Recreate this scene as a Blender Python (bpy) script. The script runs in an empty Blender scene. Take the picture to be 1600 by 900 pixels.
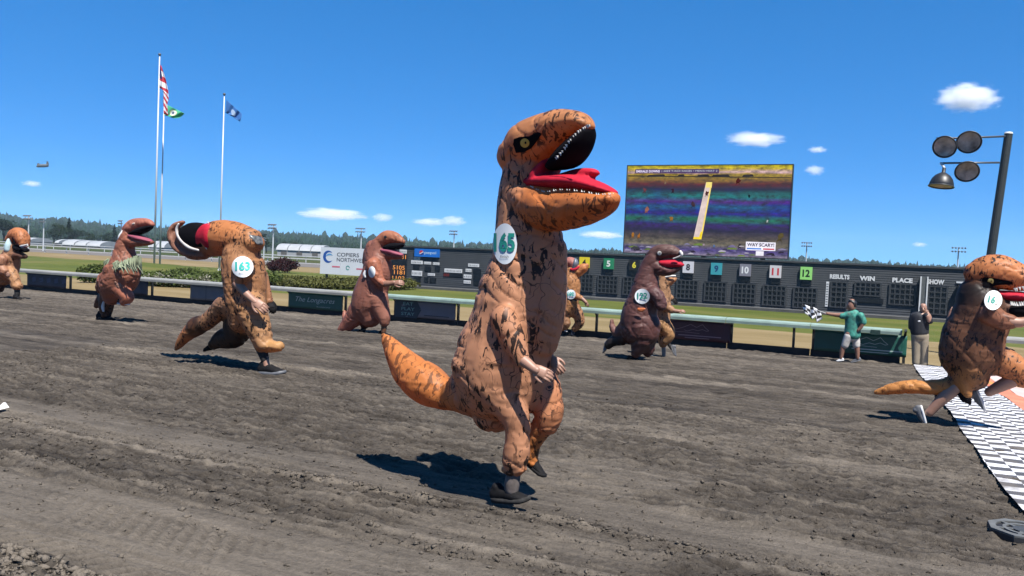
import bpy, bmesh, math, random
import numpy as np
from mathutils import Vector, Matrix
from mathutils.bvhtree import BVHTree

random.seed(7)
rng = np.random.default_rng(7)
SC = bpy.context.scene
COL = SC.collection
R = math.radians

# ------------------------------------------------------------------ camera
# world: x runs along the track, y across it (away from the camera), z up
YAW, PITCH, ROLL, F = R(24.0), R(2.2), R(2.5), 1250.0
CAM = Vector((0, 0, 2.5))
_r0 = Vector((math.cos(YAW), math.sin(YAW), 0))
_h = Vector((-math.sin(YAW), math.cos(YAW), 0))
FW = _h * math.cos(PITCH) - Vector((0, 0, 1)) * math.sin(PITCH)
_u0 = _r0.cross(FW)
RT = _r0 * math.cos(ROLL) + _u0 * math.sin(ROLL)
UP = _u0 * math.cos(ROLL) - _r0 * math.sin(ROLL)
cd = bpy.data.cameras.new('camera')
cd.sensor_width = 36
cd.lens = 36 * F / 1600
cd.clip_start = 0.1
cd.clip_end = 30000
cam = bpy.data.objects.new('camera', cd)
m = Matrix((RT, UP, -FW)).transposed().to_4x4()
m.translation = CAM
cam.matrix_world = m
COL.objects.link(cam)
SC.camera = cam

# ------------------------------------------------------------------ light
SUN = Vector((0.773 * math.cos(R(61)), -0.63 * math.cos(R(61)), math.sin(R(61)))).normalized()
w = bpy.data.worlds.new('World')
SC.world = w
w.use_nodes = True
nt = w.node_tree
bg = nt.nodes['Background']
sky = nt.nodes.new('ShaderNodeTexSky')
sky.sky_type = 'NISHITA'
sky.sun_disc = False
sky.sun_elevation = R(61)
sky.sun_rotation = math.atan2(SUN.x, SUN.y)
sky.altitude = 1500
sky.air_density = 0.6
sky.dust_density = 0.0
sky.ozone_density = 10.0
hs = nt.nodes.new('ShaderNodeHueSaturation')
hs.inputs['Saturation'].default_value = 1.2
hs.inputs['Value'].default_value = 0.15
gm = nt.nodes.new('ShaderNodeGamma')          # even grade over the whole sky
gm.inputs['Gamma'].default_value = 0.53
tn = nt.nodes.new('ShaderNodeMix')
tn.data_type = 'RGBA'
tn.blend_type = 'MULTIPLY'
tn.inputs[0].default_value = 1.0
tn.inputs[7].default_value = (2.2, 5.5, 8.4, 1)
nt.links.new(sky.outputs[0], hs.inputs['Color'])
nt.links.new(hs.outputs[0], gm.inputs['Color'])
nt.links.new(gm.outputs[0], tn.inputs[6])
nt.links.new(tn.outputs[2], bg.inputs[0])
bg.inputs[1].default_value = 0.056
sd = bpy.data.lights.new('sun', 'SUN')
sd.energy = 5.0
sd.angle = R(0.53)
sd.color = (1, 0.96, 0.9)
sun = bpy.data.objects.new('sun', sd)
sun.rotation_euler = (-SUN).to_track_quat('-Z', 'Y').to_euler()
COL.objects.link(sun)
SC.view_settings.view_transform = 'Standard'
SC.view_settings.look = 'None'
SC.view_settings.exposure = 1.1
SC.view_settings.gamma = 1.0
SC.cycles.use_denoising = True
SC.cycles.max_bounces = 6
SC.cycles.volume_bounces = 4
SC.cycles.volume_step_rate = 2.0

# ------------------------------------------------------------------ survey helpers (photo pixel -> place)
SLOPE, RAILN = 0.036, 24.6


def ray(px, py):
    return FW + RT * ((px - 800) / F) - UP * ((py - 450) / F)


def PD(px, py, D):
    return CAM + ray(px, py) * D


def zg(y):
    return max(0.0, (25 - y) * SLOPE)


def G(px, py):
    d = ray(px, py)
    t = (25 * SLOPE - CAM.z) / (d.z + SLOPE * d.y)
    if t <= 0 or t * d.y > 25:
        t = -CAM.z / d.z
    return CAM + d * t


def PN(px, py, n):
    d = ray(px, py)
    return CAM + d * (n / d.y)


def depth(p):
    return (p - CAM).dot(FW)


# ------------------------------------------------------------------ numpy noise
def _hash(ix, iy, iz, seed):
    h = (ix.astype(np.int64) * 374761393 + iy.astype(np.int64) * 668265263 + iz.astype(np.int64) * 2147483647 + seed * 974711) & 0xFFFFFFFF
    h = ((h ^ (h >> 13)) * 1274126177) & 0xFFFFFFFF
    h = ((h ^ (h >> 16)) * 2246822519) & 0xFFFFFFFF
    return ((h ^ (h >> 15)) & 0xFFFFFF) / float(0xFFFFFF)


def noise3(x, y, z, seed=0):
    ix, iy, iz = np.floor(x), np.floor(y), np.floor(z)
    fx, fy, fz = x - ix, y - iy, z - iz
    fx, fy, fz = [f * f * f * (f * (f * 6 - 15) + 10) for f in (fx, fy, fz)]
    out = 0
    for dx in (0, 1):
        for dy in (0, 1):
            for dz in (0, 1):
                wgt = (fx if dx else 1 - fx) * (fy if dy else 1 - fy) * (fz if dz else 1 - fz)
                out = out + wgt * _hash(ix + dx, iy + dy, iz + dz, seed)
    return out * 2 - 1


def noise2(x, y, seed=0):
    ix, iy = np.floor(x), np.floor(y)
    fx, fy = x - ix, y - iy
    fx, fy = [f * f * f * (f * (f * 6 - 15) + 10) for f in (fx, fy)]
    out = 0
    zz = np.zeros_like(ix)
    for dx in (0, 1):
        for dy in (0, 1):
            out = out + (fx if dx else 1 - fx) * (fy if dy else 1 - fy) * _hash(ix + dx, iy + dy, zz, seed)
    return out * 2 - 1


def sstep(a, b, x):
    t = np.clip((x - a) / (b - a), 0, 1)
    return t * t * (3 - 2 * t)


# ------------------------------------------------------------------ materials
MATS = {}


def pm(name, col, rough=0.6, var=0.18, scale=12.0, bump=0.0, bscale=60.0, metal=0.0, emit=0.0, trans=0.0, spec=0.5, coords='Object'):
    """procedural material: base colour varied by noise, optional noise bump"""
    if name in MATS:
        return MATS[name]
    col = tuple(c * (0.50 if max(col) < 0.6 else 0.66) for c in col)
    mt = bpy.data.materials.new(name)
    mt.use_nodes = True
    n = mt.node_tree.nodes
    l = mt.node_tree.links
    b = n['Principled BSDF']
    tc = n.new('ShaderNodeTexCoord')
    nz = n.new('ShaderNodeTexNoise')
    nz.inputs['Scale'].default_value = scale
    nz.inputs['Detail'].default_value = 5
    l.new(tc.outputs[coords], nz.inputs['Vector'])
    mr = n.new('ShaderNodeMapRange')
    mr.inputs[1].default_value = 0.25
    mr.inputs[2].default_value = 0.75
    mr.inputs[3].default_value = 1 - var
    mr.inputs[4].default_value = 1 + var
    l.new(nz.outputs[0], mr.inputs[0])
    mx = n.new('ShaderNodeMix')
    mx.data_type = 'RGBA'
    mx.blend_type = 'MULTIPLY'
    mx.inputs[0].default_value = 1
    mx.inputs[6].default_value = (*col, 1)
    l.new(mr.outputs[0], mx.inputs[7])
    l.new(mx.outputs[2], b.inputs['Base Color'])
    b.inputs['Roughness'].default_value = rough
    b.inputs['Metallic'].default_value = metal
    b.inputs['Specular IOR Level'].default_value = spec
    if bump:
        nb = n.new('ShaderNodeTexNoise')
        nb.inputs['Scale'].default_value = bscale
        nb.inputs['Detail'].default_value = 4
        l.new(tc.outputs[coords], nb.inputs['Vector'])
        bp = n.new('ShaderNodeBump')
        bp.inputs['Strength'].default_value = bump
        bp.inputs['Distance'].default_value = 0.01
        l.new(nb.outputs[0], bp.inputs['Height'])
        l.new(bp.outputs[0], b.inputs['Normal'])
    if emit:
        l.new(mx.outputs[2], b.inputs['Emission Color'])
        b.inputs['Emission Strength'].default_value = emit
    if trans:
        tr = n.new('ShaderNodeBsdfTranslucent')
        l.new(mx.outputs[2], tr.inputs[0])
        ms = n.new('ShaderNodeMixShader')
        ms.inputs[0].default_value = trans
        l.new(b.outputs[0], ms.inputs[1])
        l.new(tr.outputs[0], ms.inputs[2])
        l.new(ms.outputs[0], n['Material Output'].inputs[0])
    MATS[name] = mt
    return mt


# ------------------------------------------------------------------ mesh helpers
class MB:
    def __init__(self):
        self.v, self.f = [], []

    def add(self, vs, fs):
        o = len(self.v)
        self.v += [tuple(p) for p in vs]
        self.f += [tuple(i + o for i in f) for f in fs]
        return self

    def box(self, lo, hi):
        x0, y0, z0 = lo
        x1, y1, z1 = hi
        return self.add([(x0, y0, z0), (x1, y0, z0), (x1, y1, z0), (x0, y1, z0), (x0, y0, z1), (x1, y0, z1), (x1, y1, z1), (x0, y1, z1)],
                        [(0, 3, 2, 1), (4, 5, 6, 7), (0, 1, 5, 4), (1, 2, 6, 5), (2, 3, 7, 6), (3, 0, 4, 7)])

    def cyl(self, a, b, r0, r1=None, n=12, caps=True):
        a, b = Vector(a), Vector(b)
        r1 = r0 if r1 is None else r1
        t = (b - a).normalized()
        u = t.orthogonal().normalized()
        v = t.cross(u)
        vs = []
        for p, r in ((a, r0), (b, r1)):
            for i in range(n):
                an = 2 * math.pi * i / n
                vs.append(p + u * (r * math.cos(an)) + v * (r * math.sin(an)))
        fs = [(i, (i + 1) % n, n + (i + 1) % n, n + i) for i in range(n)]
        if caps:
            fs += [tuple(range(n - 1, -1, -1)), tuple(range(n, 2 * n))]
        return self.add(vs, fs)

    def prism(self, poly, y0, y1):
        """polygon in (x,z) extruded along y"""
        n = len(poly)
        vs = [(p[0], y0, p[1]) for p in poly] + [(p[0], y1, p[1]) for p in poly]
        fs = [tuple(range(n)), tuple(range(2 * n - 1, n - 1, -1))] + [(i, n + i, n + (i + 1) % n, (i + 1) % n) for i in range(n)]
        return self.add(vs, fs)

    def tube(self, pts, rad, n=8):
        pts = [Vector(p) for p in pts]
        if not isinstance(rad, (list, tuple)):
            rad = [rad] * len(pts)
        o = len(self.v)
        u = None
        for i, p in enumerate(pts):
            t = (pts[min(i + 1, len(pts) - 1)] - pts[max(i - 1, 0)]).normalized()
            u = t.orthogonal().normalized() if u is None else (u - t * u.dot(t)).normalized()
            v = t.cross(u)
            for k in range(n):
                an = 2 * math.pi * k / n
                self.v.append(tuple(p + u * (rad[i] * math.cos(an)) + v * (rad[i] * math.sin(an))))
        for i in range(len(pts) - 1):
            for k in range(n):
                a, b = o + i * n + k, o + i * n + (k + 1) % n
                self.f.append((a, b, b + n, a + n))
        self.f.append(tuple(o + k for k in range(n - 1, -1, -1)))
        e = o + (len(pts) - 1) * n
        self.f.append(tuple(e + k for k in range(n)))
        return self

    def mesh(self, name):
        me = bpy.data.meshes.new(name)
        me.from_pydata(self.v, [], self.f)
        me.update()
        return me


def link(name, me, mats, parent=None, loc=None, smooth=False):
    o = bpy.data.objects.new(name, me)
    COL.objects.link(o)
    if mats is not None and me is not None and len(me.materials) == 0:
        for mt in (mats if isinstance(mats, (list, tuple)) else [mats]):
            me.materials.append(mt)
    if parent is not None:
        o.parent = parent
    if loc is not None:
        o.location = loc
    if smooth and me is not None:
        me.polygons.foreach_set('use_smooth', [True] * len(me.polygons))
    return o


def build(mb, name, mt, parent=None, loc=None, smooth=False):
    """mesh from MB; vertices stay as given, minus the parent's location"""
    if parent is not None and loc is None and parent.type == 'EMPTY':
        pl = wloc(parent)
        mb.v = [(p[0] - pl.x, p[1] - pl.y, p[2] - pl.z) for p in mb.v]
    elif parent is not None and loc is None:
        pl = wloc(parent)
        mb.v = [(p[0] - pl.x, p[1] - pl.y, p[2] - pl.z) for p in mb.v]
    return link(name, mb.mesh(name), mt, parent, loc, smooth)


def wloc(o):
    v = Vector((0, 0, 0))
    while o is not None:
        v = v + o.location
        o = o.parent
    return v


def empty(name, loc):
    o = bpy.data.objects.new(name, None)
    o.empty_display_size = 0.3
    o.location = loc
    COL.objects.link(o)
    return o


def tag(o, label, cat, group=None):
    o['label'] = label
    o['category'] = cat
    if group:
        o['group'] = group
    return o


def struct(o):
    o['kind'] = 'structure'
    return o


_dg = None


def eval_mesh(o):
    dg = bpy.context.evaluated_depsgraph_get()
    dg.update()
    return bpy.data.meshes.new_from_object(o.evaluated_get(dg))


def text_geo(s, bold=0.0, shear=0.0):
    """vertices (2D) and faces of a text, height of a capital about 0.7, centred"""
    c = bpy.data.curves.new('t', 'FONT')
    c.body = s
    c.align_x = 'CENTER'
    c.align_y = 'CENTER'
    c.offset = bold
    c.shear = shear
    c.resolution_u = 3
    o = bpy.data.objects.new('t', c)
    COL.objects.link(o)
    me = eval_mesh(o)
    bm = bmesh.new()
    bm.from_mesh(me)
    bmesh.ops.remove_doubles(bm, verts=bm.verts, dist=1e-5)
    vs = [(v.co.x, v.co.y) for v in bm.verts]
    bm.verts.index_update()
    fs = [tuple(v.index for v in f.verts) for f in bm.faces]
    bm.free()
    bpy.data.objects.remove(o)
    bpy.data.curves.remove(c)
    bpy.data.meshes.remove(me)
    xs = [v[0] for v in vs]
    ys = [v[1] for v in vs]
    cx, cy = (min(xs) + max(xs)) / 2, (min(ys) + max(ys)) / 2
    return [(x - cx, y - cy) for x, y in vs], fs, max(xs) - min(xs), max(ys) - min(ys)


def sign_text(parent, s, x, z, y, width, height, mt, bold=0.02, shear=0.0, name='lettering', rot=0):
    """flat lettering on a board that faces -y; (x, z) is its centre"""
    vs, fs, w_, h_ = text_geo(s, bold, shear)
    pl = wloc(parent) if parent else Vector((0, 0, 0))
    out = []
    for a, b in vs:
        p, q = a * width / w_, b * height / h_
        if rot:
            p, q = -q, p
            if rot < 0:
                p, q = -p, -q
        out.append((x + p - pl.x, y - pl.y, z + q - pl.z))
    mb = MB().add(out, fs)
    return link(name, mb.mesh(name), mt, parent)

# ================================================================== SETTING
def soil_material():
    mt = bpy.data.materials.new('track_soil')
    mt.use_nodes = True
    n, l = mt.node_tree.nodes, mt.node_tree.links
    b = n['Principled BSDF']
    b.inputs['Roughness'].default_value = 0.95
    b.inputs['Specular IOR Level'].default_value = 0.15
    at = n.new('ShaderNodeAttribute')
    at.attribute_name = 'dry'
    tc = n.new('ShaderNodeTexCoord')
    mp = n.new('ShaderNodeMapping')
    mp.inputs['Scale'].default_value = (0.16, 2.6, 1)
    l.new(tc.outputs['Object'], mp.inputs[0])
    n1 = n.new('ShaderNodeTexNoise')
    n1.inputs['Scale'].default_value = 5.0
    n1.inputs['Detail'].default_value = 8
    n1.inputs['Roughness'].default_value = 0.68
    l.new(mp.outputs[0], n1.inputs[0])
    n2 = n.new('ShaderNodeTexNoise')
    n2.inputs['Scale'].default_value = 30
    n2.inputs['Detail'].default_value = 8
    n2.inputs['Roughness'].default_value = 0.82
    l.new(tc.outputs['Object'], n2.inputs[0])
    a1 = n.new('ShaderNodeMath')
    a1.operation = 'MULTIPLY_ADD'
    l.new(n1.outputs[0], a1.inputs[0])
    a1.inputs[1].default_value = 0.95
    l.new(at.outputs['Fac'], a1.inputs[2])
    a2 = n.new('ShaderNodeMath')
    a2.operation = 'MULTIPLY_ADD'
    l.new(n2.outputs[0], a2.inputs[0])
    a2.inputs[1].default_value = 1.15
    l.new(a1.outputs[0], a2.inputs[2])
    n4 = n.new('ShaderNodeTexNoise')
    n4.inputs['Scale'].default_value = 3.2
    n4.inputs['Detail'].default_value = 10
    n4.inputs['Roughness'].default_value = 0.72
    mp4 = n.new('ShaderNodeMapping')
    mp4.inputs['Scale'].default_value = (0.6, 1.3, 1)
    l.new(tc.outputs['Object'], mp4.inputs[0])
    l.new(mp4.outputs[0], n4.inputs[0])
    a3 = n.new('ShaderNodeMath')
    a3.operation = 'MULTIPLY_ADD'
    l.new(n4.outputs[0], a3.inputs[0])
    a3.inputs[1].default_value = 0.9
    l.new(a2.outputs[0], a3.inputs[2])
    cr = n.new('ShaderNodeValToRGB')
    e = cr.color_ramp.elements
    e[0].position = 0.24
    e[0].color = (0.0190, 0.0152, 0.0122, 1)
    e[1].position = 0.80
    e[1].color = (0.1824, 0.1543, 0.1236, 1)
    k = e.new(0.44)
    k.color = (0.0612, 0.0513, 0.0415, 1)
    mr = n.new('ShaderNodeMapRange')
    mr.inputs[1].default_value = 0.65
    mr.inputs[2].default_value = 2.65
    l.new(a3.outputs[0], mr.inputs[0])
    l.new(mr.outputs[0], cr.inputs[0])
    l.new(cr.outputs[0], b.inputs['Base Color'])
    bp = n.new('ShaderNodeBump')
    bp.inputs['Strength'].default_value = 1.0
    bp.inputs['Distance'].default_value = 0.045
    n3 = n.new('ShaderNodeTexNoise')
    n3.inputs['Scale'].default_value = 22
    n3.inputs['Detail'].default_value = 7
    n3.inputs['Roughness'].default_value = 0.7
    l.new(tc.outputs['Object'], n3.inputs[0])
    l.new(n3.outputs[0], bp.inputs['Height'])
    l.new(bp.outputs[0], b.inputs['Normal'])
    return mt


SOIL = soil_material()
PITS = [(random.uniform(-3.2, 1.0), random.uniform(6.4, 11.5), random.uniform(0.05, 0.13)) for _ in range(70)] + \
       [(random.uniform(-9, -3), random.uniform(6.2, 13), random.uniform(0.04, 0.1)) for _ in range(60)]


def track_fields(x, y):
    """height above the graded plane and dryness and relief tone of the soil"""
    wob = 0.10 * noise2(x * 0.55, y * 0.2, 3) + 0.04 * noise2(x * 2.3, y, 4)
    yy = y + wob
    smooth = sstep(5.02, 5.14, yy) * (1 - sstep(5.72, 5.9, yy))
    smooth = np.maximum(smooth, sstep(2.82, 2.9, yy) * (1 - sstep(3.85, 4.15, yy)))
    smooth = np.maximum(smooth, 0.65 * sstep(0.25, 0.5, noise2(x * 0.5, y * 1.3, 9)) * (1 - sstep(7, 11, y)))
    rough = 1 - smooth
    c1 = np.abs(noise2(x * 9, y * 11, 11))
    c2 = noise2(x * 4.2, y * 6.5, 12)
    c3 = noise2(x * 19, y * 22, 13)
    c4 = noise2(x * 1.4, y * 5.0, 14)
    h = rough * (0.028 * (0.45 - c1) + 0.020 * c2 + 0.016 * c3 + 0.016 * c4)
    gr = np.sin(y * 2 * math.pi / 0.125 + 1.2 * noise2(x * 0.5, y * 0.5, 15))
    h += 0.014 * gr * rough * (0.55 + 0.45 * noise2(x * 0.6, y * 0.9, 18))
    h += smooth * (0.0025 * c3 + 0.004 * noise2(x * 2, y * 3, 16) - 0.008)
    tread = 0
    # tyre tread left in the graded strips
    for (lo, hi, sp, ang) in ((3.28, 3.80, 0.11, 0.7), (2.86, 3.1, 0.11, -0.6), (5.2, 5.42, 0.09, 0.5)):
        mk = sstep(lo, lo + 0.05, yy) * (1 - sstep(hi - 0.05, hi, yy)) * sstep(-0.55, 0.1, noise2(x * 0.8, y * 1.2, 17))
        tb = np.sin((x + ang * y) * 2 * math.pi / sp)
        h += mk * 0.011 * tb
        tread = tread + mk * tb * 0.10
    for rut in (3.2, 3.14, 4.02):
        h -= 0.022 * np.exp(-((yy - rut) / 0.022) ** 2)
    for (px_, py_, r_) in PITS:
        d2 = ((x - px_) ** 2 + ((y - py_) * 1.2) ** 2) / (r_ * r_)
        near = d2 < 9
        h = np.where(near, h - 0.024 * np.exp(-d2 * 1.4) + 0.010 * np.exp(-((np.sqrt(d2) - 1.5) ** 2) * 5), h)
    # windrows of crumbs along the strip edges
    for wr, a_ in ((5.03, 0.016), (5.9, 0.008), (4.2, 0.012), (4.75, 0.012)):
        h += a_ * np.exp(-((yy - wr) / 0.07) ** 2) * (0.5 + c1)
    dry = 0.0 + 0.34 * smooth + 0.45 * np.exp(-((yy - 5.0) / 0.05) ** 2) * (0.6 + 0.6 * c1) + 0.35 * np.exp(-((yy - 4.2) / 0.06) ** 2) * (0.6 + 0.6 * c1)
    for ln, wd, a_ in ((10.5, 0.30, 0.40), (14.8, 0.40, 0.52), (8.7, 0.2, 0.2), (18.6, 0.4, 0.22), (23.4, 1.0, 0.25), (12.6, 0.4, 0.15), (6.9, 0.12, 0.2)):
        dry += a_ * np.exp(-((y + 0.25 * noise2(x * 0.4, y * 0.3, 21) - ln) / wd) ** 2) * (0.55 + 0.45 * noise2(x * 1.6, y * 3, 22))
    dry += 0.13 * noise2(x * 0.35, y * 3.2, 23) + 0.08 * noise2(x * 0.10, y * 1.1, 24) + 0.10 * gr * rough + 0.08 * c2 * rough + 0.07 * c3 * rough  # tone also follows the relief: paler on ridges, darker in furrows
    dry += 0.1 * sstep(15, 24, y) + tread
    return h, dry


def grid_patch(x0, x1, y0, y1, dx, dy, fade=0.5):
    nx, ny = int((x1 - x0) / dx) + 1, int((y1 - y0) / dy) + 1
    X, Y = np.meshgrid(np.linspace(x0, x1, nx), np.linspace(y0, y1, ny))
    h, dry = track_fields(X, Y)
    return X, Y, h, dry, nx, ny


def make_track():
    verts, faces, drys = [], [], []
    off = 0
    XS = (-120.0, -13.0, 6.0, 60.0)
    # near patch fine, next patch middle, the far ground coarse; all share one graded plane
    for (x0, x1, y0, y1, dx, dy) in ((-13, 6, 2.0, 11.0, 0.026, 0.022), (-46, 14, 11.0, 24.9, 0.09, 0.05),
                                     (-46, -13, 2.0, 11.0, 0.25, 0.15), (6, 14, 2.0, 11.0, 0.25, 0.15),
                                     (-160, -46, -30, 24.9, 4, 1.5), (14, 90, -30, 24.9, 4, 1.5), (-46, 14, -30, 2.0, 2, 1)):
        X, Y, h, dry, nx, ny = grid_patch(x0, x1, y0, y1, dx, dy)
        if dx > 1:
            h = h * 0
        edge = np.minimum(np.minimum(X - x0, x1 - X), np.minimum(Y - y0, y1 - Y))
        h = h * sstep(0, 0.25, edge)
        Z = (25 - Y) * SLOPE + h
        verts.append(np.stack([X.ravel(), Y.ravel(), Z.ravel()], 1))
        drys.append(dry.ravel())
        a = (np.arange(ny - 1)[:, None] * nx + np.arange(nx - 1)[None, :]).ravel() + off
        faces.append(np.stack([a, a + 1, a + nx + 1, a + nx], 1))
        off += nx * ny
    v = np.concatenate(verts)
    f = np.concatenate(faces)
    me = bpy.data.meshes.new('race_track')
    me.vertices.add(len(v))
    me.vertices.foreach_set('co', v.ravel())
    me.loops.add(f.size)
    me.loops.foreach_set('vertex_index', f.ravel().astype(np.int32))
    me.polygons.add(len(f))
    me.polygons.foreach_set('loop_start', np.arange(0, f.size, 4, dtype=np.int32))
    me.polygons.foreach_set('loop_total', np.full(len(f), 4, dtype=np.int32))
    me.polygons.foreach_set('use_smooth', np.ones(len(f), dtype=bool))
    me.update()
    me.validate()
    at = me.attributes.new('dry', 'FLOAT', 'POINT')
    at.data.foreach_set('value', np.concatenate(drys).astype(np.float32))
    return struct(link('race_track', me, SOIL))


make_track()


def make_clods():
    """loose crumbs of soil lying on the rough bands"""
    base = np.array([(1, 0, 0), (-1, 0, 0), (0, 1, 0), (0, -1, 0), (0, 0, 1), (0, 0, -1)], float)
    bf = np.array([(0, 2, 4), (2, 1, 4), (1, 3, 4), (3, 0, 4), (2, 0, 5), (1, 2, 5), (3, 1, 5), (0, 3, 5)])
    N = 40000
    x = rng.uniform(-13, 5, N)
    y = 2.3 + 9.0 * rng.random(N) ** 1.5
    # gather near windrows
    k = rng.random(N)
    y = np.where(k < 0.10, 5.02 + rng.normal(0, 0.05, N), y)
    y = np.where((k > 0.10) & (k < 0.18), 4.2 + rng.normal(0, 0.08, N), y)
    y = np.where((k > 0.18) & (k < 0.22), 4.75 + rng.normal(0, 0.08, N), y)
    cn = (k > 0.93)
    x = np.where(cn, rng.uniform(-4.9, -3.3, N), x)
    y = np.where(cn, rng.uniform(2.25, 2.84, N), y)
    h, dry = track_fields(x, y)
    keep = (rng.random(N) > (dry - 0.1) * 2.2) | (k < 0.22) | cn
    x, y, h, dry, cn = x[keep], y[keep], h[keep], dry[keep], cn[keep]
    n = len(x)
    s = (0.004 + 0.015 * rng.random(n) ** 3.5) * np.where(cn, 1.5, 1.0)
    ang = rng.random(n) * 6.28
    sc = np.stack([s * rng.uniform(0.8, 1.6, n), s * rng.uniform(0.7, 1.3, n), s * rng.uniform(0.5, 0.9, n)], 1)
    V = base[None] * sc[:, None, :] * rng.uniform(0.5, 1.5, (n, 6, 1)) + rng.normal(0, 0.25, (n, 6, 3)) * s[:, None, None]
    ca, sa = np.cos(ang)[:, None], np.sin(ang)[:, None]
    X = V[..., 0] * ca - V[..., 1] * sa + x[:, None]
    Y = V[..., 0] * sa + V[..., 1] * ca + y[:, None]
    Z = V[..., 2] + ((25 - y) * SLOPE + h + s * 0.3)[:, None]
    v = np.stack([X, Y, Z], 2).reshape(-1, 3)
    f = (bf[None] + (np.arange(n) * 6)[:, None, None]).reshape(-1, 3)
    me = bpy.data.meshes.new('soil_crumbs')
    me.vertices.add(len(v))
    me.vertices.foreach_set('co', v.ravel())
    me.loops.add(f.size)
    me.loops.foreach_set('vertex_index', f.ravel().astype(np.int32))
    me.polygons.add(len(f))
    me.polygons.foreach_set('loop_start', np.arange(0, f.size, 3, dtype=np.int32))
    me.polygons.foreach_set('loop_total', np.full(len(f), 3, dtype=np.int32))
    me.update()
    at = me.attributes.new('dry', 'FLOAT', 'POINT')
    d = np.where(cn, 1.0, dry + rng.uniform(-0.05, 0.25, n))
    at.data.foreach_set('value', np.repeat(d, 6).astype(np.float32))
    o = link('soil_crumbs', me, SOIL)
    o['kind'] = 'stuff'
    tag(o, 'loose crumbs of grey brown soil scattered over the near track', 'soil')


make_clods()


def grass_material(name, c1, c2, c3, scale=0.25):
    mt = bpy.data.materials.new(name)
    mt.use_nodes = True
    n, l = mt.node_tree.nodes, mt.node_tree.links
    b = n['Principled BSDF']
    b.inputs['Roughness'].default_value = 0.9
    b.inputs['Specular IOR Level'].default_value = 0.1
    tc = n.new('ShaderNodeTexCoord')
    mp = n.new('ShaderNodeMapping')
    mp.inputs['Scale'].default_value = (0.4, 1.5, 1)
    l.new(tc.outputs['Object'], mp.inputs[0])
    n1 = n.new('ShaderNodeTexNoise')
    n1.inputs['Scale'].default_value = scale
    n1.inputs['Detail'].default_value = 9
    n1.inputs['Roughness'].default_value = 0.65
    l.new(mp.outputs[0], n1.inputs[0])
    cr = n.new('ShaderNodeValToRGB')
    e = cr.color_ramp.elements
    e[0].position, e[0].color = 0.35, (*c1, 1)
    e[1].position, e[1].color = 0.68, (*c3, 1)
    k = e.new(0.5)
    k.color = (*c2, 1)
    l.new(n1.outputs[0], cr.inputs[0])
    l.new(cr.outputs[0], b.inputs['Base Color'])
    n2 = n.new('ShaderNodeTexNoise')
    n2.inputs['Scale'].default_value = 9
    n2.inputs['Detail'].default_value = 6
    l.new(tc.outputs['Object'], n2.inputs[0])
    bp = n.new('ShaderNodeBump')
    bp.inputs['Strength'].default_value = 0.7
    bp.inputs['Distance'].default_value = 0.06
    l.new(n2.outputs[0], bp.inputs['Height'])
    l.new(bp.outputs[0], b.inputs['Normal'])
    return mt


TURF = grass_material('turf', (0.0477, 0.0627, 0.0120), (0.0702, 0.0828, 0.0176), (0.1053, 0.0953, 0.0301))
DRYG = grass_material('dry_grass', (0.1254, 0.0953, 0.0426), (0.1655, 0.1229, 0.0602), (0.2006, 0.1555, 0.0853))
FAR_T = pm('far_track_soil', (0.20, 0.175, 0.15), 0.95, 0.15, 0.3)
FIELD = grass_material('far_field', (0.0251, 0.0376, 0.0100), (0.0401, 0.0502, 0.0150), (0.0602, 0.0602, 0.0201), 0.03)


def sheet(name, x0, x1, y0, y1, z, mt, nx=40, ny=8, wob=0.0, seed=5):
    mb = MB()
    for j in range(ny + 1):
        for i in range(nx + 1):
            x, y = x0 + (x1 - x0) * i / nx, y0 + (y1 - y0) * j / ny
            wv = 0
            if wob and j in (0, ny):
                wv = wob * float(noise2(np.array([x * 0.12]), np.array([j * 3.0]), seed)[0] + 0.5 * noise2(np.array([x * 0.5]), np.array([j * 3.0]), seed)[0])
            mb.v.append((x, y + wv, z))
    for j in range(ny):
        for i in range(nx):
            a = j * (nx + 1) + i
            mb.f.append((a, a + 1, a + nx + 2, a + nx + 1))
    return struct(link(name, mb.mesh(name), mt))


sheet('ground', -2600, 2600, 24.8, 2600, -0.012, FIELD, 60, 30)
sheet('infield_turf', -400, 300, 24.85, 70, 0.0, TURF, 100, 10)
sheet('dry_grass_strip', -400, 300, 24.9, 34.5, 0.006, DRYG, 500, 6, 0.9)
sheet('dry_grass_strip', -500, 300, 67, 88, 0.006, DRYG, 200, 6, 2.0, 8)
sheet('far_track', -600, 400, 86, 112, 0.012, FAR_T, 60, 4)
# low mound of turf left of the flower bed
mb = MB()
for j in range(13):
    for i in range(41):
        x, y = -75 + 45 * i / 40, 40 + 16 * j / 12
        z = 0.75 * math.exp(-((x + 58) / 11) ** 2 - ((y - 49) / 4.5) ** 2) + 0.45 * math.exp(-((x + 40) / 5) ** 2 - ((y - 47) / 4) ** 2) - 0.02
        mb.v.append((x, y, z))
for j in range(12):
    for i in range(40):
        a = j * 41 + i
        mb.f.append((a, a + 1, a + 42, a + 41))
struct(link('grass_mound', mb.mesh('grass_mound'), TURF, smooth=True))

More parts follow.
